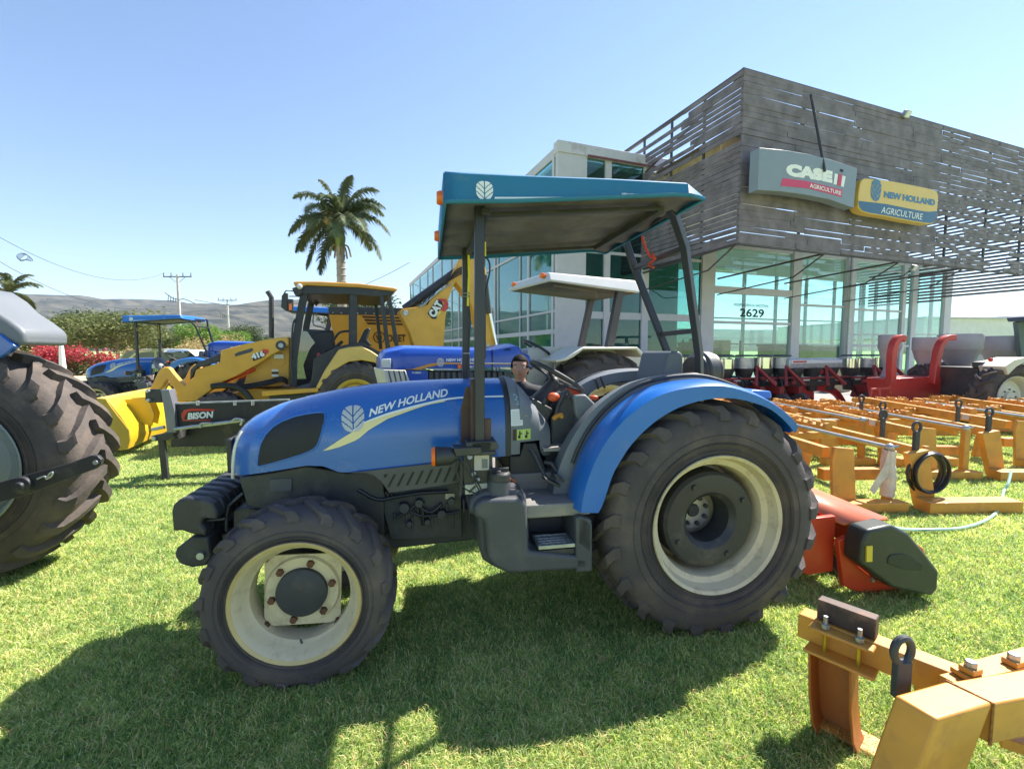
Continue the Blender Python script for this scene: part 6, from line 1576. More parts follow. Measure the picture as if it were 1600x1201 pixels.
# shrubs
def shrub(name, px, Y, R_, H_, mt, seed, label, cat='shrub', n=3500, leaf=.07, wide=1.0):
    e = empty(name, ((px-800)/717*Y, Y, 0)); tag(e, label, cat); rg = random.Random(seed)
    blobs = [(R_*wide*rg.uniform(-.8, .8), R_*rg.uniform(-.5, .5), H_*rg.uniform(.25, .68), R_*rg.uniform(.3, .5), .8) for _ in range(11)]
    m = MB().use(BARK)
    for b in blobs: m.ring([(0, 0, 0), (b[0]*.5, b[1]*.5, b[2]*.5), b[:3]], [.05, .035, .015], 5)
    m.build('stems', None, e); leaf_cloud('foliage', blobs, n, leaf, mt, e, seed); return e
bg_ = shrub('flowering_shrub', 122, 30, 1.7, 2.6, LF_RD, 31, 'red flowering shrub between the white post and the left tractor', wide=1.15, n=5200, leaf=.08)
leaf_cloud('green_leaves', [(-.8, .1, .6, .8, .8), (.9, 0, .7, .7, .8), (0, .2, .8, .9, .7)], 3400, .08, LF_OL, bg_, 5)
shrub('dry_shrub', 335, 34, 2.3, 2.9, LF_DRY, 32, 'dry brownish shrub behind the headlights of the third blue tractor', n=4200, leaf=.09)
shrub('dry_shrub', 200, 33, 2.2, 1.5, LF_DRY, 33, 'low dry brush under the feathery trees', n=3000, leaf=.09, wide=2.0)
shrub('dry_shrub', 45, 31, 2.0, 1.6, LF_DRY, 34, 'low dry brush left of the red flowering shrub', n=2600, leaf=.09, wide=1.6)
# palms
def palm(name, px, Y, H_, label, fr=5.0, seed=1, nf=15, tr_r=.24, fronds=None):
    rg = random.Random(seed); e = empty(name, ((px-800)/717*Y, Y, 0)); tag(e, label, 'palm tree')
    m = MB().use(mat('palm_trunk', (.34, .28, .24), .85, var=.25, vs=3, bump=.4, bs=8)); hz = H_-1.7
    zz = [0, hz*.2, hz*.5, hz*.8, hz]; m.ring([(0, 0, z) for z in zz], [tr_r*1.3, tr_r*1.1, tr_r, tr_r*.95, tr_r*.9], 14)
    for k in range(int(hz/.35)): m.lathe([(tr_r*.98, k*.35), (tr_r*1.04+.01, k*.35+.03), (tr_r*.98, k*.35+.06)], ax='z', n=12)
    m.build('trunk', None, e)
    m = MB().use(mat('crownshaft', (.20, .24, .07), .5, var=.2)); m.ring([(0, 0, hz), (0, 0, hz+.5), (0, 0, hz+1.1), (0, 0, H_-.2)], [tr_r*.9, tr_r*1.15, tr_r*.7, tr_r*.35], 14); m.build('crownshaft', None, e)
    m = MB().use(LF_DRY)
    for k in range(5): a = k*1.26; m.ring(smooth_path([(.1*cos(a), .1*sin(a), hz+.1), (.4*cos(a), .4*sin(a), hz+.05), (.55*cos(a), .55*sin(a), hz-.5)], 3), [.05]*7, 5)
    m.sphere((-.35, -.5, H_-.3), .42, 10, (.9, .8, .9)); split(m, 'flower_stalk', None, e)
    for k in range(nf):
        a = 2*pi*k/nf*2.6180+.3; el = radians(rg.choice([70, 52, 35, 18, 5])); L = fr*rg.uniform(.85, 1.05)
        if fronds and k < len(fronds): a, el, L = radians(fronds[k][0]), radians(fronds[k][1]), fr*fronds[k][2]
        pts = []; p = Vector((0, 0, H_-.35)); d = Vector((cos(a)*cos(el), sin(a)*cos(el), sin(el))); N = 14
        for i in range(N+1):
            pts.append(p.copy()); p = p+d*(L/N); d = (d+Vector((0, 0, -.085-.009*i))).normalized()
        m = MB().use(LF_PALM); m.ring(pts, [.045*(1-i/(N+2)) for i in range(N+1)], 5)
        side0 = Vector((-sin(a), cos(a), 0))
        for i in range(1, N*6):
            t = i/(N*6)*N; j = int(t); f_ = t-j; q = pts[j].lerp(pts[min(j+1, N)], f_); dd = (pts[min(j+1, N)]-pts[j]).normalized()
            ll = fr*.25*sin(pi*min(1, .12+t/N*.9))**.6*rg.uniform(.8, 1.15)
            for s_ in (-1, 1):
                up = rg.uniform(-.1, .55); dirv = (side0*s_+dd*.75+Vector((0, 0, up))).normalized(); tip = q+dirv*ll+Vector((0, 0, -ll*.42)); mid = q+dirv*ll*.5
                wv = dd*.04
                m.add([q-wv, q+wv, mid+wv*.9, mid-wv*.9, tip], [(0, 1, 2, 3), (3, 2, 4)])
        m.build('frond', None, e, smooth=0)
    return e
palm('palm_tree', 537, 25, 8.8, 'tall palm with a full feathery crown rising behind the loader cab', fr=3.0, seed=4, nf=27,
     fronds=[(0, 25, 1.05), (-5, -10, 1.1), (10, 68, 1.0), (180, 60, 1.05), (178, 28, 1.05), (185, 0, 1.05), (190, -30, 1.1), (172, -48, 1.05), (200, 80, .8), (340, 82, .85), (270, 50, .9), (90, 55, .9), (300, 20, .8), (240, 15, .8), (60, 10, .9), (120, 10, .9), (352, 48, .9)])
palm('palm_tree', 24, 40, 6.9, 'small palm at the left edge above the grey fender', fr=2.6, seed=8, nf=13, tr_r=.3)
# utility poles with wires
WD = mat('concrete_pole', (.55, .52, .50), .8, var=.1)
def upole(px, pyt, Y, arm, label):
    t = aty(px, pyt, Y); e = empty('utility_pole', (t.x, t.y, 0)); tag(e, label, 'utility pole', 'utility poles beyond the field')
    m = MB().use(WD); m.ring([(0, 0, 0), (0, 0, t.z)], [.22, .13], 10); m.build('pole', None, e)
    m = MB().use(mat('pole_hardware', (.12, .12, .13), .6)); z = t.z-.25
    m.box((0, 0, z), (arm, .12, .12)); m.ring([(-arm*.3, 0, z), (0, 0, z-.8), (arm*.3, 0, z)], .03, 5)
    for k in (-.48, -.22, .2, .48): m.ring([(arm*k, 0, z), (arm*k, 0, z+.5)], [.07, .04], 6)
    m.build('crossarm', None, e)
    m = MB().use(mat('pole_hardware', (.12, .12, .13), .6))
    m.ring([(.12, 0, z-3.2), (.12, 0, z-2.2)], .32, 10) if arm < 3 else m.ring(smooth_path([(-1.6, 0, z-1.9), (-.6, 0, z-2.6), (0, 0, z-2.7), (.8, 0, z-2.7), (2.0, 0, z-3.2)], 3), .05, 5)
    for k in range(5): m.ring([(-1.2+k*.3, 0, z-2.2-.1*k), (-1.35+k*.3, .1, z-2.9-.05*k)], .04, 5)
    split(m, 'insulators', None, e); return t
p1 = upole(277, 429, 56, 3.4, 'nearer utility pole, tall, left of the loader'); p2 = upole(355, 467, 80, 3.2, 'farther utility pole in front of the hills'); 
WR = mat('wire_black', (.05, .05, .06), .6)
def wire(nm, a, b, sag, r, lab):
    a, b = Vector(a), Vector(b); pts = [tuple(a.lerp(b, i/16)-Vector((0, 0, sag*4*(i/16)*(1-i/16)))) for i in range(17)]
    m = MB().use(WR); m.ring(pts, r, 5); tag(m.build(nm, None), lab, 'wire')
l1 = aty(-60, 335, 30); l2 = aty(-60, 372, 30); l3 = aty(700, 400, 60)
wire('overhead_wire', l1, (p1.x-1.5, p1.y, p1.z+.2), 2.2, .018, 'upper overhead wire rising to the left edge of the sky')
wire('overhead_wire', l2, (p1.x+1, p1.y, p1.z-2.6), 2.8, .018, 'lower overhead wire holding the hanging coil')
wire('overhead_wire', (p1.x+2, p1.y, p1.z-3), tuple(aty(640, 410, 58)), 2.6, .03, 'sagging wire running right from the nearer pole')
m = MB().use(mat('coil_plastic', (.02, .04, .07), .5)); c0 = aty(35, 401, 33)
for k in range(4):
    m.ring([tuple(c0+Vector((.40*(1+.05*k)*cos(i*pi/12)+.03*k, .05*k, .22*sin(i*pi/12)*(1.1-.1*k)-.07*abs(cos(i*pi/12))*k))) for i in range(25)], .018, 5)
tag(m.build('cable_coil', None), 'blue oval loop of spare cable hanging from the lower wire', 'cable coil')
# white concrete post
pw = gp(98, 572)
pw = aty(98, 572, 24); m = MB().use(WHT); m.lathe([(.0, 1.75), (.055, 1.72), (.10, 1.3), (.14, .6), (.16, .3), (.26, .12), (.30, .0)], ax='z', n=20)
Yp = 1.6*717/(583-548); o = m.build('marker_post', None); o.location = ((98-800)/717*22, 22, 0); o.scale = (.95, .95, 1.3); tag(o, 'white tapering marker post with a flared foot in front of the red shrub', 'marker post')
# parked white car -------------------------------------------------------------------------
def car(px, Y, rz, label):
    e = empty('parked_car', ((px-800)/717*Y, Y, 0), rz); tag(e, label, 'car')
    CW = mat('car_white', (.75, .76, .78), .25, var=.02, coat=.6); CG = mat('car_glass', (.03, .05, .07), .08, var=.02, coat=.5)
    prof = [(-2.1, .35), (-2.15, .75), (-1.95, .95), (-1.1, 1.05), (-.55, 1.6), (.2, 1.68), (1.2, 1.62), (1.9, 1.05), (2.1, .95), (2.15, .4)]
    rows = []
    for v_, s_ in ((-.86, 0), (-.84, .6), (-.6, 1), (.6, 1), (.84, .6), (.86, 0)):
        rows.append([(x*(1-.02*(s_ == 1)), v_*(1 if z < 1.06 else .86), z) for x, z in prof])
    m = MB().use(CW); m.loft([[r[i] for r in rows] for i in range(len(prof))], caps=True); m.build('car_body', None, e, bevel=.03)
    for pts in ([(-.95, 1.07), (-.5, 1.52), (.05, 1.58), (.05, 1.07)], [(.15, 1.07), (.15, 1.58), (1.1, 1.53), (1.55, 1.07)]):
        for s_ in (-1, 1): m = MB().use(CG); m.prism(pts, s_*.80-.012*s_, s_*.80+.012*s_); m.build('side_window', None, e)
    m = MB().use(CG); m.add([(-1.12, -.68, 1.08), (-1.12, .68, 1.08), (-.62, .62, 1.56), (-.62, -.62, 1.56)], [(0, 1, 2, 3)]); m.build('windscreen', None, e, solid=.03)
    for x in (-1.35, 1.3):
        for s_ in (-1, 1):
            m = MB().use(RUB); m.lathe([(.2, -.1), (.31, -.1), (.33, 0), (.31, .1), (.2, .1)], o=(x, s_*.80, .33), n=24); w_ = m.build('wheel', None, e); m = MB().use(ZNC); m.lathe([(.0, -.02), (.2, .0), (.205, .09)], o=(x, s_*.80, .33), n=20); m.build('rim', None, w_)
    m = MB().use(LENS)
    for s_ in (-1, 1): m.sphere((-2.05, s_*.62, .78), .12, 10, (.6, 1.3, .7))
    split(m, 'headlight', None, e); m = MB().use(BLP); m.bb(-2.17, -2.12, -.35, .35, .55, .72); m.build('car_grille', None, e)
car(262, 17.5, radians(5), 'white car parked beyond the blue tractors, roof and side windows showing')
car(240, 21, radians(-10), 'second white car half hidden behind the first one')
# haze ------------------------------------------------------------------------------------------
HZ = bpy.data.materials.new('haze'); HZ.use_nodes = True; t_ = HZ.node_tree; t_.nodes.remove(t_.nodes["Principled BSDF"])
pv = t_.nodes.new('ShaderNodeVolumePrincipled'); pv.inputs['Color'].default_value = (.72, .80, .95, 1); pv.inputs['Density'].default_value = .00009; pv.inputs['Anisotropy'].default_value = .25
t_.links.new(pv.outputs[0], t_.nodes["Material Output"].inputs['Volume'])
m = MB(); m.bb(-5200, 5200, -1600, 3600, -3.0, 640); hzo = m.build('haze', HZ, None, smooth=0); tag(hzo, kind='stuff')
# ================================================================== FARM IMPLEMENTS ON THE RIGHT
def rod(m, pts, w_, h_=None): return m.ring(pts, 1, sq=(w_, h_ or w_))
def mkring(m, c, R_, r, axis='u', n=22, sc=1.0, nn=8):
    pts = []
    for i in range(n+1):
        a = 2*pi*i/n
        pts.append((c[0]+R_*cos(a), c[1], c[2]+R_*sc*sin(a)) if axis == 'v' else ((c[0], c[1]+R_*cos(a), c[2]+R_*sc*sin(a)) if axis == 'u' else (c[0]+R_*cos(a), c[1]+R_*sc*sin(a), c[2])))
    return m.ring(pts, r, nn, cap=False)
def lump_row(m, x0, x1, y0, y1, z, n, s, rg):
    m.ring([(x0, y0, z-.03), (x1, y1, z-.03)], 1, sq=(.05, .05))
    for i in range(n):
        t = i/(n-1); x, y = lerp(x0, x1, t), lerp(y0, y1, t)
        k = i % 4
        if k == 0: m.lathe([(.0, -.03), (s, -.03), (s, .03), (.0, .03)], o=(x, y, z), n=12)
        elif k == 1: m.box((x, y, z+.01), (s*1.3, s*1.1, s*1.4), rz=rg.random())
        elif k == 2: m.sphere((x, y, z), s*.8, 8)
        else: m.ring([(x, y, z-s), (x+.01, y, z+s*1.3)], s*.35, 6)
def leveller(name, ox, oy, deg, label, seed, coil=False, wrap=True, L=4.4, W=.95):
    """long land plane: twin beams running away from the viewer, end plates, blade, rods and tine rows"""
    e = empty(name, (ox, oy, 0), radians(deg)); tag(e, label, 'farm implement', 'orange yellow land levellers lined up on the grass'); rg = random.Random(seed)
    def prt(nm, fn, mt=YOR, bevel=.006):
        m = MB().use(mt); fn(m); return m.build(nm, None, e, bevel=bevel)
    prt('long_beam', lambda m: rod(m, [(0, -.1, .56), (0, L, .60)], .08, .11)); prt('long_beam', lambda m: rod(m, [(W, -.1, .56), (W, L, .60)], .08, .11))
    prt('end_plate', lambda m: m.prism([(-.02, .5), (.02, .0), (.02, .0), (.26, .0), (.2, .62), (0, .64)], -.22, -.18) )
    prt('end_plate', lambda m: m.prism([(W-.16, .56), (W-.02, .02), (W+.16, .02), (W+.05, .60)], -.20, -.12))
    prt('leg_plate', lambda m: m.prism([(-.02, .5), (.12, .5), (.02, .02), (-.10, .02)], .25, .33))
    prt('low_crossbar', lambda m: rod(m, [(.1, .1, .28), (W-.1, .1, .28)], .10, .12))
    prt('ground_skid', lambda m: m.bb(.0, .7, -.34, -.2, .0, .10)); prt('ground_skid', lambda m: m.bb(W-.1, W+.85, -.40, -.22, .0, .12))
    prt('side_rail', lambda m: rod(m, [(-.35, .3, .40), (-.35, L*.9, .46)], .08, .1))
    prt('crossbar', lambda m: rod(m, [(-.35, 1.2, .46), (W+.1, 1.2, .50)], .09)); prt('crossbar', lambda m: rod(m, [(-.35, 2.6, .48), (W+.1, 2.6, .54)], .09)); prt('crossbar', lambda m: rod(m, [(-.35, L*.9, .48), (W+.1, L*.9, .58)], .09))
    prt('tine_row', lambda m: lump_row(m, -.2, W-.1, 1.45, 1.55, .56, 18, .055, rg), bevel=0); prt('tine_row', lambda m: lump_row(m, -.2, W-.1, 2.8, 2.95, .60, 18, .055, rg), bevel=0)
    prt('tine_row', lambda m: lump_row(m, .12, .12, .6, L*.8, .66, 20, .05, rg), bevel=0); prt('tine_row', lambda m: lump_row(m, W-.2, W-.25, .9, L*.8, .66, 18, .045, rg), bevel=0)
    prt('scraper_blade', lambda m: m.bb(-.2, W+.1, 1.9, 1.93, .04, .34))
    prt('lift_rod', lambda m: m.ring([(.62, -.16, .62), (.30, 1.7, .68)], .020, 10), ZNC, 0); prt('lift_jack', lambda m: rod(m, [(.62, -.16, .0), (.62, -.16, .60)], .07))
    prt('jack_foot', lambda m: m.box((.62, -.16, .03), (.24, .2, .05))); prt('jack_crank', lambda m: (m.sphere((.62, -.16, .62), .042, 10), m.ring([(.62, -.16, .62), (.68, -.2, .64)], .012, 6)), ZNC, 0)
    if wrap:
        m = MB().use(mat('plastic_wrap', (.62, .52, .46), .35, var=.2, vs=8, bump=.8, bs=22))
        m.ring(smooth_path([(.62, -.16, .12), (.625, -.165, .3), (.615, -.155, .45), (.62, -.16, .59)]), [.062, .066, .06, .07, .062, .058, .065, .068, .06, .066, .07, .064, .06, .066, .062, .06, .06, .062, .06][:19], 10)
        m.add([(.58, -.2, .62), (.52, -.22, .45), (.38, -.22, .20), (.42, -.24, .16), (.5, -.22, .26), (.58, -.21, .34)], [(0, 1, 2, 3, 4, 5)]); m.build('plastic_wrap', None, e)
    m = MB().use(DKM); c = (W-.02, -.12, .82); mkring(m, c, .042, .015, 'v', n=16, sc=1.25); m.bb(W-.045, W+.005, -.14, -.10, .5, .775); m.build('hitch_eye', None, e, bevel=.004)
    m = MB().use(DKM); c = (W+.16, .5, .86); mkring(m, c, .04, .014, 'v', n=16, sc=1.25); m.bb(W+.14, W+.18, .48, .52, .58, .81); m.build('hitch_eye', None, e, bevel=.004)
    m = MB().use(mat('serial_plate', (.5, .5, .5), .4)); m.box((-.06, .5, .58), (.004, .12, .07)); m.build('serial_plate', None, e)
    return e
l_a = aty(1290, 690, 4.9)
leveller('land_leveller', 3.22, 4.75, 2, 'nearest leveller of the row, wrapped jack post beside the red tiller', 1)
leveller('land_leveller', 5.15, 5.95, -2, 'middle leveller of the row behind the black hose coil', 2, L=3.2, wrap=False)
leveller('land_leveller', 7.0, 6.5, -4, 'far leveller of the row in front of the right tractor wheel', 3, wrap=False, L=2.8)
leveller('land_leveller', 4.35, 6.6, 1, 'leveller between the nearest and middle ones, set further back', 6, wrap=False, L=2.4)
leveller('land_leveller', 8.9, 6.9, -5, 'farthest right leveller, cut by the right edge of the photo', 7, wrap=False, L=2.4)
leveller('land_leveller', 4.2, 9.3, 72, 'leveller lying crosswise at the back, near the red plough', 4, wrap=False, L=2.6, W=1.0)
# hose coil hung on the middle frame
hc = empty('hose_coil', (4.26, 4.62, .22), radians(8)); tag(hc, 'black hydraulic hose coiled in a ring, standing on its frame post', 'hose coil')
for k in range(7):
    m = MB().use(HOSE); a = k*.35; mkring(m, (.012*k*cos(a*3), -.05+k*.018, .14+.01*sin(a*5)), .20-.006*(k % 3), .013, 'v', n=30, sc=1.0+.04*sin(k)); m.build('hose_loop', None, hc)
m = MB().use(YOR); m.ring([(.02, .06, -.22), (.02, .06, .40)], 1, sq=(.05, .05)); m.build('coil_post', None, hc, bevel=.004)
# garden hose on the grass
m = MB().use(mat('pale_green_hose', (.35, .55, .45), .4, var=.1))
gh = [gp(x, y, z) for x, y, z in ((1395, 824, .25), (1420, 827, .05), (1460, 827, .03), (1500, 825, .02), (1535, 815, .02), (1556, 801, .02), (1565, 785, .02), (1568, 768, .03), (1575, 756, .1), (1580, 735, .22))]
m.ring(smooth_path([tuple(p) for p in gh]), .014, 8); tag(m.build('garden_hose', None), 'pale green garden hose curving over the lawn to the levellers', 'hose')

# red rotary tiller with black chain case ------------------------------------------------------------
K = Frame(*gp(1325, 925).xy, 6)
tl_ = thing('rotary_tiller', K, label='orange red rotary tiller with black side cover behind the rear wheel', cat='farm implement')
cov = [(1334, 819), (1372, 811), (1397, 823), (1420, 850), (1444, 881), (1442, 908), (1434, 919), (1405, 914), (1372, 906), (1324, 870), (1326, 838)]
pts = K.qs(cov, -.06)
m = MB(); m.prism(pts, -.16, -.02); m.build('side_cover', mat('cover_black', (.035, .042, .035), .4, var=.15, dirt=((.15, .14, .10), .3, 6)), tl_, bevel=.02, seg=3)
m = MB(); ctr = (sum(p[0] for p in pts)/len(pts), sum(p[1] for p in pts)/len(pts)); m.prism([(ctr[0]+(p[0]-ctr[0])*.45+.02, ctr[1]+(p[1]-ctr[1])*.25-.0) for p in pts], -.166, -.15); m.build('cover_recess', mat('cover_recess', (.022, .028, .024), .5), tl_, bevel=.004)
pp('warning_sticker', YLD, tl_, K, [(1352.5, 852), (1361.5, 851.5), (1361, 876), (1352, 876.5)], -.17, -.158, 0, at_=-.16)
pp('end_plate', REO, tl_, K, [(1310, 845), (1325, 838), (1325, 871), (1372, 908), (1400, 915), (1408, 922), (1352, 930), (1318, 915)], -.02, .02, .006)
pp('rear_shield', REO, tl_, K, [(1406, 830), (1442, 856), (1456, 885), (1455, 898), (1440, 908), (1444, 881), (1420, 850)], -.02, 1.5, .006)
tu = K.q(1334, 819, -.06)
m = MB(); m.add([(tu[0]-.02, .0, tu[1]-.02), (tu[0]+.30, .0, tu[1]+.0), (tu[0]+.30, 1.6, tu[1]+.02), (tu[0]-.05, 1.6, tu[1])], [(0, 1, 2, 3)]); m.build('top_hood', mat('orange_red_sunlit_deck', (.70, .17, .07), .4, var=.1, coat=.2), tl_, solid=.02)  # lighter orange red, sunlight on the top put into the colour
m = MB(); m.bb(tu[0]-.12, tu[0]+.02, .1, 1.6, .28, tu[1]-.05); m.build('front_beam', REO, tl_, bevel=.02)
m = MB(); m.prism([(tu[0]-.45, .34), (tu[0]-.3, .48), (tu[0]-.02, .5), (tu[0]-.02, .12), (tu[0]-.2, .10), (tu[0]-.42, .2)], .06, .10); m.prism([(tu[0]-.45, .34), (tu[0]-.3, .48), (tu[0]-.02, .5), (tu[0]-.02, .12), (tu[0]-.2, .10), (tu[0]-.42, .2)], .9, .94); split(m, 'hitch_plate', REO, tl_, bevel=.005)
m = MB().use(CHR); m.ring([(tu[0]-.42, -.0, .28), (tu[0]-.42, 1.0, .28)], .025, 10); m.build('hitch_shaft', None, tl_)
m = MB().use(RED); m.ring([(tu[0]-.2, .1, .42), (tu[0]-.2, 1.5, .42)], .04, 12); m.ring([(tu[0]-.15, .3, tu[1]), (tu[0]-.3, .5, tu[1]+.25), (tu[0]-.1, .8, tu[1])], 1, sq=(.05, .03)); m.build('cross_tube', None, tl_, bevel=.003)
m = MB().use(DKM)
for k in range(9): m.prism([(tu[0]+.02, .12), (tu[0]+.1, -.0), (tu[0]+.25, .03), (tu[0]+.28, .1), (tu[0]+.2, .08), (tu[0]+.1, .22)], .1+k*.16, .115+k*.16)
split(m, 'tiller_blades', None, tl_)
m = MB().use(ZNC)
for x, y in ((1329, 848), (1330, 872), (1362, 905), (1424, 885)): a = K.q(x, y, -.02); m.lathe([(.0, -.035), (.012, -.035), (.014, -.02)], o=(a[0], 0, a[1]), n=8)
split(m, 'bolts', None, tl_)

# nearest orange-yellow implement, cut by the frame --------------------------------------------------
fo = empty('clamp_frame', (0, 0, 0)); tag(fo, 'orange yellow implement frame in the lower right corner with clamped wooden block', 'farm implement')
ZB = .46
A_ = gp(1247, 958, ZB); B_ = gp(1490, 1052, ZB)
d_ = (B_-A_).normalized(); nrm = Vector((-d_.y, d_.x, 0))
def fpart(nm, fn, mt=YOR, bevel=.006, seg=2):
    m = MB().use(mt); fn(m); o = m.build(nm, None, fo, bevel=bevel, seg=seg); return o
bw = .085; hb_ = .105
far_ = nrm if nrm.y > 0 else -nrm
Ac = A_+far_*(bw/2); Bc = Ac+d_*.62
def beam(m, a, b, w_, h_, top):
    rows = []
    dd = (b-a).normalized(); nn = Vector((-dd.y, dd.x, 0))
    for p in (a, b): rows.append([tuple(p+nn*(w_/2)+Vector((0, 0, top-p.z))), tuple(p-nn*(w_/2)+Vector((0, 0, top-p.z))), tuple(p-nn*(w_/2)+Vector((0, 0, top-h_-p.z))), tuple(p+nn*(w_/2)+Vector((0, 0, top-h_-p.z)))])
    m.loft(rows, close=True)
fpart('tool_beam', lambda m: beam(m, Ac, Bc, bw, hb_, ZB))
# clamp: block on top, two plates, bolts, C channel leg
ang_ = atan2(d_.y, d_.x); cb = Ac+d_*.165-far_*(.01)
fpart('clamp_block', lambda m: m.box((cb.x+far_.x*.01, cb.y+far_.y*.01, ZB+.045), (.20, .055, .085), rz=ang_), mat('dark_block', (.06, .036, .034), .6, var=.3, dirt=((.32, .18, .11), .6, 8)), .004)
pf = Ac+d_*.165-far_*(bw/2+.03)
fpart('clamp_plate', lambda m: m.box((pf.x, pf.y, ZB-.012), (.22, .06, .014), rz=ang_)); fpart('clamp_plate', lambda m: m.box((pf.x, pf.y, ZB-hb_-.005), (.24, .085, .014), rz=ang_))
for k in (-.055, .06):
    q = pf+d_*k; 
    m = MB().use(mat('zinc_yellow', (.55, .50, .06), .3, metal=.7)); m.ring([(q.x, q.y, ZB-hb_), (q.x, q.y, ZB)], .007, 8); m.build('clamp_bolt', None, fo)
    m = MB().use(ZNC); m.ring([(q.x, q.y, ZB-.002), (q.x, q.y, ZB+.016)], .016, 6); m.ring([(q.x, q.y, ZB+.016), (q.x, q.y, ZB+.05)], .008, 8); m.build('bolt_nut', None, fo)
lg = pf+far_*.0-d_*.02; zt = ZB-hb_-.012
def chan(m):
    for (o1, o2, w1) in ((-.085, -.075, .08), (.055, .065, .08)):
        rows = []
        for z, sh_x in ((zt, 0), (zt*.5, .008), (.05, .022), (.0, .045)):
            p = lg+d_*(o1+sh_x); q = lg+d_*(o2+sh_x); rows.append([(p.x-far_.x*.03, p.y-far_.y*.03, z), (q.x-far_.x*.03, q.y-far_.y*.03, z), (q.x+far_.x*w1, q.y+far_.y*w1, z), (p.x+far_.x*w1, p.y+far_.y*w1, z)])
        m.loft(rows, close=True)
    rows = []
    for z, sh_x in ((zt, 0), (zt*.5, .008), (.05, .022), (.0, .045)):
        p = lg+d_*(-.08+sh_x)+far_*.07; q = lg+d_*(.06+sh_x)+far_*.07; rows.append([tuple(p)[:2]+(z,), tuple(q)[:2]+(z,), tuple(q+far_*.008)[:2]+(z,), tuple(p+far_*.008)[:2]+(z,)])
    m.loft(rows, close=True)
fpart('channel_leg', chan, mat('implement_rust_orange', (.40, .13, .025), .5, var=.15, dirt=((.2, .1, .05), .4, 7)), .004)
p = lg+d_*.02+far_*.02; fpart('leg_foot', lambda m: m.box((p.x+.06, p.y, .012), (.22, .12, .02), rz=ang_))
# second clamped leg seen under the beam
l2_ = Ac+d_*.40+far_*.05; fpart('rear_leg', lambda m: (m.ring([(l2_.x, l2_.y, ZB-hb_), (l2_.x+.03, l2_.y+.01, .22), (l2_.x+.07, l2_.y+.0, .05)], 1, sq=(.06, .02))), YOR, .003)
# eye bolt
ep = gp(1408, 1062, ZB+.03); a0_ = Vector((ep.x, ep.y, 0))
m = MB().use(DKM); zc = ZB+.135; u1_ = Vector((1, .15, 0)).normalized()
m.ring([tuple(a0_+u1_*(.034*cos(i*pi/10)-.002)+Vector((0, 0, zc+.043*sin(i*pi/10)))) for i in range(21)], .0125, 10, cap=False)
m.ring([tuple(a0_+Vector((0, 0, ZB-.03))), tuple(a0_+Vector((0, 0, zc-.035)))], 1, sq=(.05, .028)); m.build('eye_bolt', None, fo, bevel=.004, seg=3)
# big box beam: front corner + run to the right
zt2 = .50
c1 = gp(1398, 1085, zt2); c2 = gp(1465, 1124, zt2); c3 = gp(1700, 1070, zt2); c4 = gp(1700, 1005, zt2); c5 = gp(1478, 1063, zt2)
def slab(m, P, z0, z1):
    n = len(P); m.add([(p.x, p.y, z1) for p in P]+[(p.x, p.y, z0) for p in P], [tuple(range(n)), tuple(range(2*n-1, n-1, -1))]+[(i, (i+1) % n, (i+1) % n+n, i+n) for i in range(n)])
rt1 = gp(1552, 1098, zt2); rt0 = gp(1478, 1063, zt2)
def lean_post(m):
    P = [c1, c2, rt1, rt0]; Q = [p+Vector((-.14, .0, 0)) for p in P]
    m.add([(p.x, p.y, zt2) for p in P]+[(p.x, p.y, 0) for p in Q], [(0, 1, 2, 3), (7, 6, 5, 4)]+[(i, (i+1) % 4, (i+1) % 4+4, i+4) for i in range(4)])
fpart('box_post', lean_post, YOR, .008, 3)
WELD = mat('weld_bead', (.40, .17, .04), .6, var=.4, vs=60, bump=1.0, bs=300)
fpart('weld_seam', lambda m: m.ring([(rt0.x, rt0.y, zt2-.001), (rt1.x, rt1.y, zt2-.001), (rt1.x, rt1.y, zt2-.14)], .005, 6), WELD, 0)
fpart('weld_seam', lambda m: m.ring([tuple(Bc-d_*.30+Vector((0, 0, ZB-Bc.z))+far_*.0425), tuple(Bc-d_*.30+Vector((0, 0, ZB-Bc.z))-far_*.0425)], .004, 6), WELD, 0)
e0 = c2.lerp(rt1, .985); w0 = c1.lerp(rt0, .98)
dirr = (c3-rt1).normalized()
fpart('box_beam', lambda m: slab(m, [rt0+dirr*.004, rt1+dirr*.004, rt1+dirr*.9, rt0+dirr*.9], zt2-.14, zt2-.004), YOR, .008, 3)
# bolted plate on the far side
q0 = gp(1484, 1040, ZB+.03); q1 = gp(1640, 998, ZB+.03); q2_ = gp(1660, 1030, ZB+.03); q3_ = gp(1520, 1062, ZB+.03)
fpart('bolted_plate', lambda m: slab(m, [q0, q3_, q2_, q1], ZB+.012, ZB+.03), YOR, .003)
fpart('side_bar', lambda m: slab(m, [gp(1466, 1052, ZB+.01), gp(1500, 1070, ZB+.01), gp(1700, 1020, ZB+.01), gp(1660, 1004, ZB+.01)], ZB-.08, ZB+.008), YOR, .004)
for x, y in ((1516, 1050), (1583, 1038)):
    q = gp(x, y, ZB+.03); m = MB().use(YOR); m.box((q.x, q.y, ZB+.042), (.05, .045, .02), rz=.3); m.build('bolt_washer', None, fo, bevel=.003)
    m = MB().use(ZNC); m.ring([(q.x, q.y, ZB+.05), (q.x, q.y, ZB+.072)], .018, 6); m.build('bolt_head', None, fo, bevel=.003)
fpart('under_brace', lambda m: m.ring([tuple(gp(1560, 1150, .22)), tuple(gp(1680, 1190, .22))], 1, sq=(.06, .04)), YOR, .004)

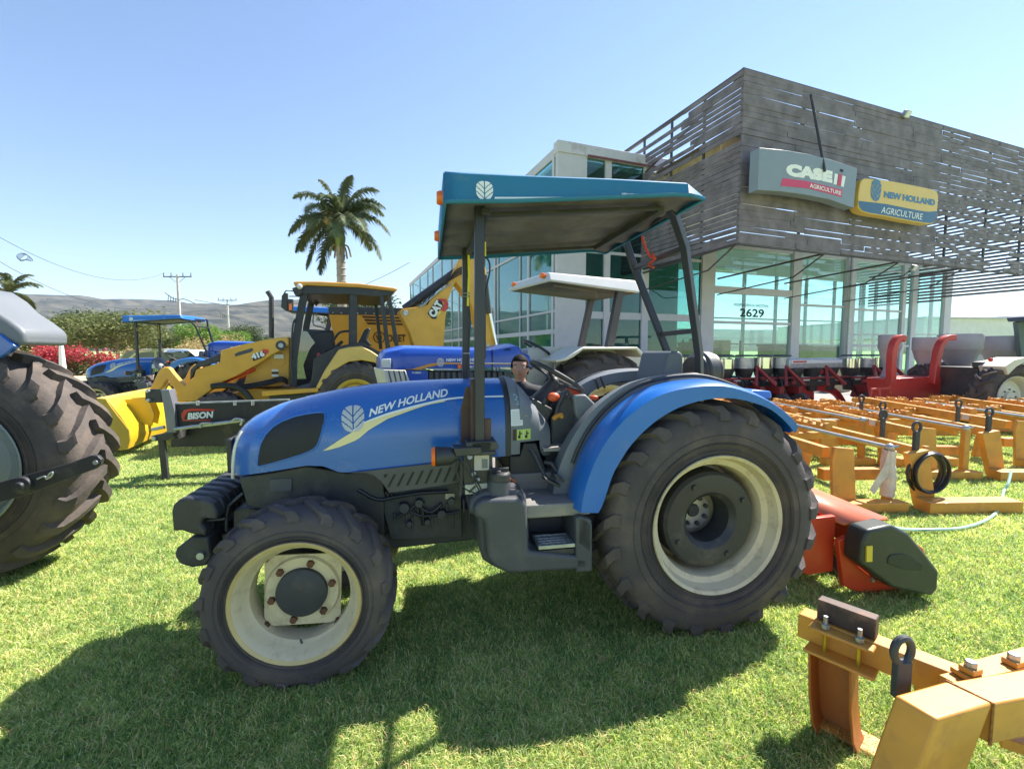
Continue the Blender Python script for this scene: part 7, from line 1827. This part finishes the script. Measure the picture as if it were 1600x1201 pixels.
# red vertical planters with grey hoppers -------------------------------------------------------------
Rr = Frame(*aty(1392, 548, 10.2).xy, 10)
REDF = mat('planter_red', (.44, .035, .03), .45, var=.12, dirt=(DUST, .2, 4), coat=.15)
HOP = mat('hopper_grey', (.36, .34, .37), .55, var=.1, dirt=((.25, .22, .2), .3, 4))
rp = thing('seed_planter', Rr, label='red planter frame with two tall curved ducts and four grey hoppers', cat='planter')
def zpx(y, v=0): return Rr.q(1450, y, v)[1]
m = MB(); m.prism(Rr.qs([(1388, 592), (1455, 588), (1535, 592), (1534, 636), (1395, 638), (1392, 612)], 0), 0, .55); m.build('planter_body', REDF, rp, bevel=.02)
m = MB(); m.prism(Rr.qs([(1396, 622), (1452, 622), (1450, 650), (1398, 648)], -.1), -.1, .0); m.build('lower_skirt', REDF, rp, bevel=.01)
for pts in ([(1392, 600), (1393, 560), (1396, 540), (1404, 528), (1412, 530)], [(1458, 600), (1463, 560), (1468, 540), (1477, 529), (1490, 527)]):
    m = MB().use(REDF); P3 = smooth_path([Rr.q3(x, y, -.05) for x, y in pts]); m.ring(P3, 1, sq=(.13, .15)); m.build('duct', None, rp, bevel=.02)
for x, yt, yb, w_ in ((1389, 523, 592, 15), (1443, 527, 592, 15), (1498, 522, 600, 26), (1567, 525, 600, 26)):
    u = Rr.q(x, 560, .5)[0]; zt_ = Rr.q(x, yt, .5)[1]; zb_ = Rr.q(x, yb, .5)[1]; r = (Rr.q(x+w_*.85, 560, .5)[0]-u)
    m = MB().use(HOP); m.lathe([(r*.0, zt_), (r*.96, zt_), (r, zt_-.03), (r*.98, lerp(zt_, zb_, .3)), (r*.96, lerp(zt_, zb_, .31)), (r*.9, lerp(zt_, zb_, .33)), (r*.72, lerp(zt_, zb_, .5)), (r*.42, lerp(zt_, zb_, .66)), (r*.45, lerp(zt_, zb_, .8)), (r*.75, zb_)], o=(u, .5, 0), ax='z', n=28); m.build('hopper', None, rp)
m = MB().use(REDF)
for k in range(2):
    u0 = Rr.q(1465, 600, .9)[0]; m.ring([(u0, .9, zpx(598, .9)), (u0+.5, .9, zpx(560, .9))], 1, sq=(.04, .03)); m.ring([(u0+.5, .93, zpx(598, .9)), (u0, .93, zpx(560, .9))], 1, sq=(.04, .03)); break
split(m, 'cross_braces', None, rp)
m = MB().use(REDF); a = Rr.q3(1362, 608, -.2); b = Rr.q3(1392, 606, -.2); c = Rr.q3(1357, 636, -.2); m.ring([c, a, b], 1, sq=(.05, .04)); m.ring([Rr.q3(1374, 608, -.2), Rr.q3(1376, 634, -.2)], 1, sq=(.04, .03)); split(m, 'side_ladder', None, rp, bevel=.004)
m = MB().use(mat('amber_reflector', (.62, .28, .05), .4)); m.prism(Rr.qs([(1487, 614), (1502, 614), (1502, 627), (1487, 627)], -.01), -.02, -.002); m.build('reflector', None, rp)
for x in (1405, 1470, 1520):
    m = MB().use(GRD); u = Rr.q(x, 620, .3)[0]; m.lathe([(.08, -.06), (.26, -.06), (.28, 0), (.26, .06), (.08, .06)], o=(u, .62, .28), n=24); m.build('press_wheel', None, rp)

# dark row planters standing on the apron ------------------------------------------------------------------
def row_planter(px, v_, label, seed, nrows=3, wd=.62, box=False):
    p = aty(px, 548, 11.4+v_); fr = Frame(p.x, p.y, 18); e = thing('row_planter', fr, label=label, cat='planter', group='dark row planters parked along the showroom')
    rg = random.Random(seed); RD = mat('planter_dark_red', (.25, .025, .025), .5, var=.2); W = nrows*wd
    m = MB().use(BLK); m.ring([(-.1, 0, .75), (W+.1, 0, .75)], 1, sq=(.12, .12)); m.ring([(-.1, .35, .85), (W+.1, .35, .85)], 1, sq=(.08, .08)); m.build('toolbar', None, e, bevel=.008)
    if box:
        m = MB().use(ZNC); m.bb(.0, W, -.05, .45, 1.14, 1.40); m.build('seed_box', None, e, bevel=.03)
        m = MB().use(WHD); m.bb(.05, W-.05, -.06, -.052, 1.28, 1.36); m.build('box_stripe', None, e); m = MB().use(RED); m.bb(.1, W*.3, -.065, -.061, 1.30, 1.34); m.build('box_mark', None, e)
    for k in range(nrows):
        x = wd*(k+.5)
        m = MB().use(BLP); m.ring([(x, .1, .92), (x, .1, 1.15)], [.17, .24], 20); m.ring([(x, .1, .55), (x, .1, .9)], [.14, .17], 18); row = m.build('seed_unit', None, e, bevel=.01)
        if box: continue
        m = MB().use(CHR if k % 2 == 0 else ZNC); m.ring([(x, .1, 1.152), (x, .1, 1.38+.05*rg.random())], .225, 24); m.build('seed_drum', None, row)
        m = MB().use(GRD); m.ring([(x, .1, 1.452), (x, .1, 1.5)], [.245, .2], 24); m.build('drum_lid', None, row, bevel=.01)
        m = MB().use(RD); m.box((x, -.25, .62), (.14, .5, .18)); m.box((x+.12, -.2, .45), (.05, .6, .35), rx=.3); m.sphere((x-.1, -.35, .8), .07, 10); m.build('linkage', None, row, bevel=.01)
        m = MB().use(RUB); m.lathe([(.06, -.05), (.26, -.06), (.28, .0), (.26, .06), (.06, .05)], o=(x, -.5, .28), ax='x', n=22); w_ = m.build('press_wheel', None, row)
        for q in range(len(m.v)): pass
        m = MB().use(HOSE); m.ring(smooth_path([(x-.1, .0, .9), (x-.2, -.15, .7), (x-.1, -.2, .45)]), .025, 6); m.ring(smooth_path([(x+.1, -.2, 1.0), (x+.2, -.3, .8), (x+.15, -.3, .5)]), .02, 6); m.build('seed_hose', None, row)
    m = MB().use(RD); m.ring([(W*.5-.3, -.6, .75), (W*.5, -.3, 1.2), (W*.5+.3, -.6, .75)], 1, sq=(.07, .07)); m.ring([(-.05, -.2, .9), (W, -.2, .92)], 1, sq=(.06, .05)); m.build('hitch_frame', None, e, bevel=.006)
    m = MB().use(WHD); m.box((W*.3, -.08, .88), (.22, .01, .1)); m.build('marking_plate', None, e)
row_planter(1122, 0, 'row planter with chrome drums directly right of the canopy post', 1, 3); row_planter(1183, .2, 'middle row planter below the numbered door', 2, 2)
row_planter(1232, .3, 'row planter below the tall window right of the door', 3, 3, box=True); row_planter(1322, .8, 'row planter with chrome drums left of the red ducts', 4, 2); row_planter(1352, 1.0, 'row planter right beside the first grey hopper', 5, 2)
row_planter(1060, .4, 'row planter partly hidden behind the grey seat', 6, 3)
# round black spare wheel-like disc behind the roll bar
rd = aty(1090, 578, 5.2)
e = empty('seed_hopper', (rd.x, rd.y, 0), radians(18)); tag(e, 'round black seed hopper showing just behind the roll bar foot', 'seed hopper')
m = MB().use(BLP); m.lathe([(.0, -.16), (.17, -.15), (.21, -.1), (.22, .1), (.18, .15), (.0, .16)], o=(.06, 0, 1.36), ax='x', n=30); m.build('hopper_drum', None, e)
m = MB().use(GRD); m.lathe([(.215, -.07), (.235, -.05), (.235, .05), (.215, .07)], o=(.06, 0, 1.36), ax='x', n=30); m.build('drum_band', None, e)
m = MB().use(BLK); m.ring([(0, .1, 0), (0, .05, 1.2)], 1, sq=(.08, .08)); m.box((0, .05, .05), (.5, .5, .06)); m.ring([(-.25, .1, 1.18), (.3, .1, 1.18)], 1, sq=(.06, .06)); m.build('hopper_stand', None, e, bevel=.006)
# red plough with arched beams
Pl = Frame(*gp(1268, 642).xy, 14)
pg = thing('plough', Pl, label='red plough with a raised hitch arm and curved beams in front of the planters', cat='plough')
PRD = mat('plough_red', (.45, .03, .035), .45, var=.1, dirt=(DUST, .15, 4))
def pl3(pts, v_=0): return [Pl.q3(x, y, v_) for x, y in pts]
for nm, pts, w_ in (('hitch_arm', [(1245, 612), (1264, 592), (1284, 577)], .17), ('main_beam', [(1208, 612), (1235, 608), (1268, 616)], .2), ('curved_beam', [(1262, 606), (1290, 607), (1308, 616), (1322, 640)], .17), ('front_tube', [(1180, 608), (1212, 610)], .08)):
    m = MB().use(PRD); m.ring(smooth_path(pl3(pts)), 1, sq=(.09, w_)); m.build(nm, None, pg, bevel=.01)
m = MB().use(PRD); m.prism(Pl.qs([(1280, 636), (1326, 634), (1332, 643), (1300, 646), (1282, 642)], 0), -.1, .12); m.build('plough_share', None, pg, bevel=.01)
m = MB().use(BLK); m.lathe([(.04, -.03), (.3, -.02), (.3, .02), (.04, .03)], o=(Pl.q(1256, 628)[0], .1, .30), n=24); m.lathe([(.04, -.03), (.25, -.02), (.25, .02), (.04, .03)], o=(Pl.q(1232, 628)[0], .2, .27), n=24); split(m, 'coulter_disc', None, pg)
m = MB().use(PRD); m.ring(pl3([(1268, 612), (1268, 640)]), 1, sq=(.06, .1)); m.build('plough_leg', None, pg)
cb_ = box_thing
box_thing('carton', 'brown carton standing by the drain pipe below the windows', 'carton', Lf.q(1305, 625, VW-1.6)[0], VW-1.6, .02, .9, .5, 1.1, CART)

# tractor cut by the right edge -----------------------------------------------------------------------------
Rt = Frame(*gp(1585, 671).xy, 6)
xt = thing('tractor', Rt, label='tractor at the right edge with white wheel rim and cream fender', cat='tractor')
rcx, rcz = Rt.q(1588, 621, 0)
Xw = make_wheel('plain', .70, .42, .43, 18, .04, xt, (rcx, 0, rcz), m_rim=mat('pale_rim', (.6, .57, .5), .5, var=.1, dirt=((.3, .25, .2), .35, 6)), flip=-1, ang=1.2, lw=.55, n=64)
c_ = copy_tree(Xw, xt); c_.location = (rcx, 1.9, rcz); c_.rotation_euler = (0, 0, pi)
m = MB(); m.prism(Rt.qs([(1532, 572), (1545, 562), (1560, 558), (1640, 558), (1640, 564), (1562, 564), (1548, 572), (1536, 584)], .4), -.05, .45); m.build('fender', CRF, xt, bevel=.01)
m = MB(); m.prism(Rt.qs([(1572, 497), (1580, 493), (1700, 491), (1700, 499), (1574, 503)], 1.5), .1, 1.5); m.build('canopy_roof', mat('navy_canopy', (.04, .07, .13), .4), xt, bevel=.02)
for v_ in (.25, 1.4): m = MB(); m.ring([(Rt.q(1592, 500, 1.4)[0], v_, Rt.q(1592, 502, 1.4)[1]), (Rt.q(1598, 560, 1.4)[0], v_, Rt.q(1596, 560, 1.4)[1])], 1, sq=(.2, .1)); m.build('canopy_post', mat('post_teal_grey', (.09, .13, .14), .5), xt, bevel=.01)
m = MB(); m.bb(rcx-.3, rcx+2.2, .5, 1.4, .6, 1.25); m.build('chassis', DKM, xt, bevel=.03)
m = MB(); m.ring([Rt.q3(1526, 570, .5), Rt.q3(1550, 566, .5)], 1, sq=(.2, .12)); m.build('tool_box', GRD, xt, bevel=.02)
m = MB().use(RDL); m.sphere(Rt.q3(1548, 562, 0), .04, 8); m.build('tail_light', None, xt)
# black cable loops on the apron
m = MB().use(HOSE); a = gp(1515, 655, .03)
for k in range(3): m.ring([(a.x+(.75-.1*k)*cos(i*pi/12), a.y+(.35-.05*k)*sin(i*pi/12), .03+.02*k+.1*max(0, sin(i*pi/12+k))) for i in range(25)], .02, 6, cap=False)
tag(m.build('cable_loop', None), 'loose black cable loops lying left of the right edge tractor wheel', 'cable')
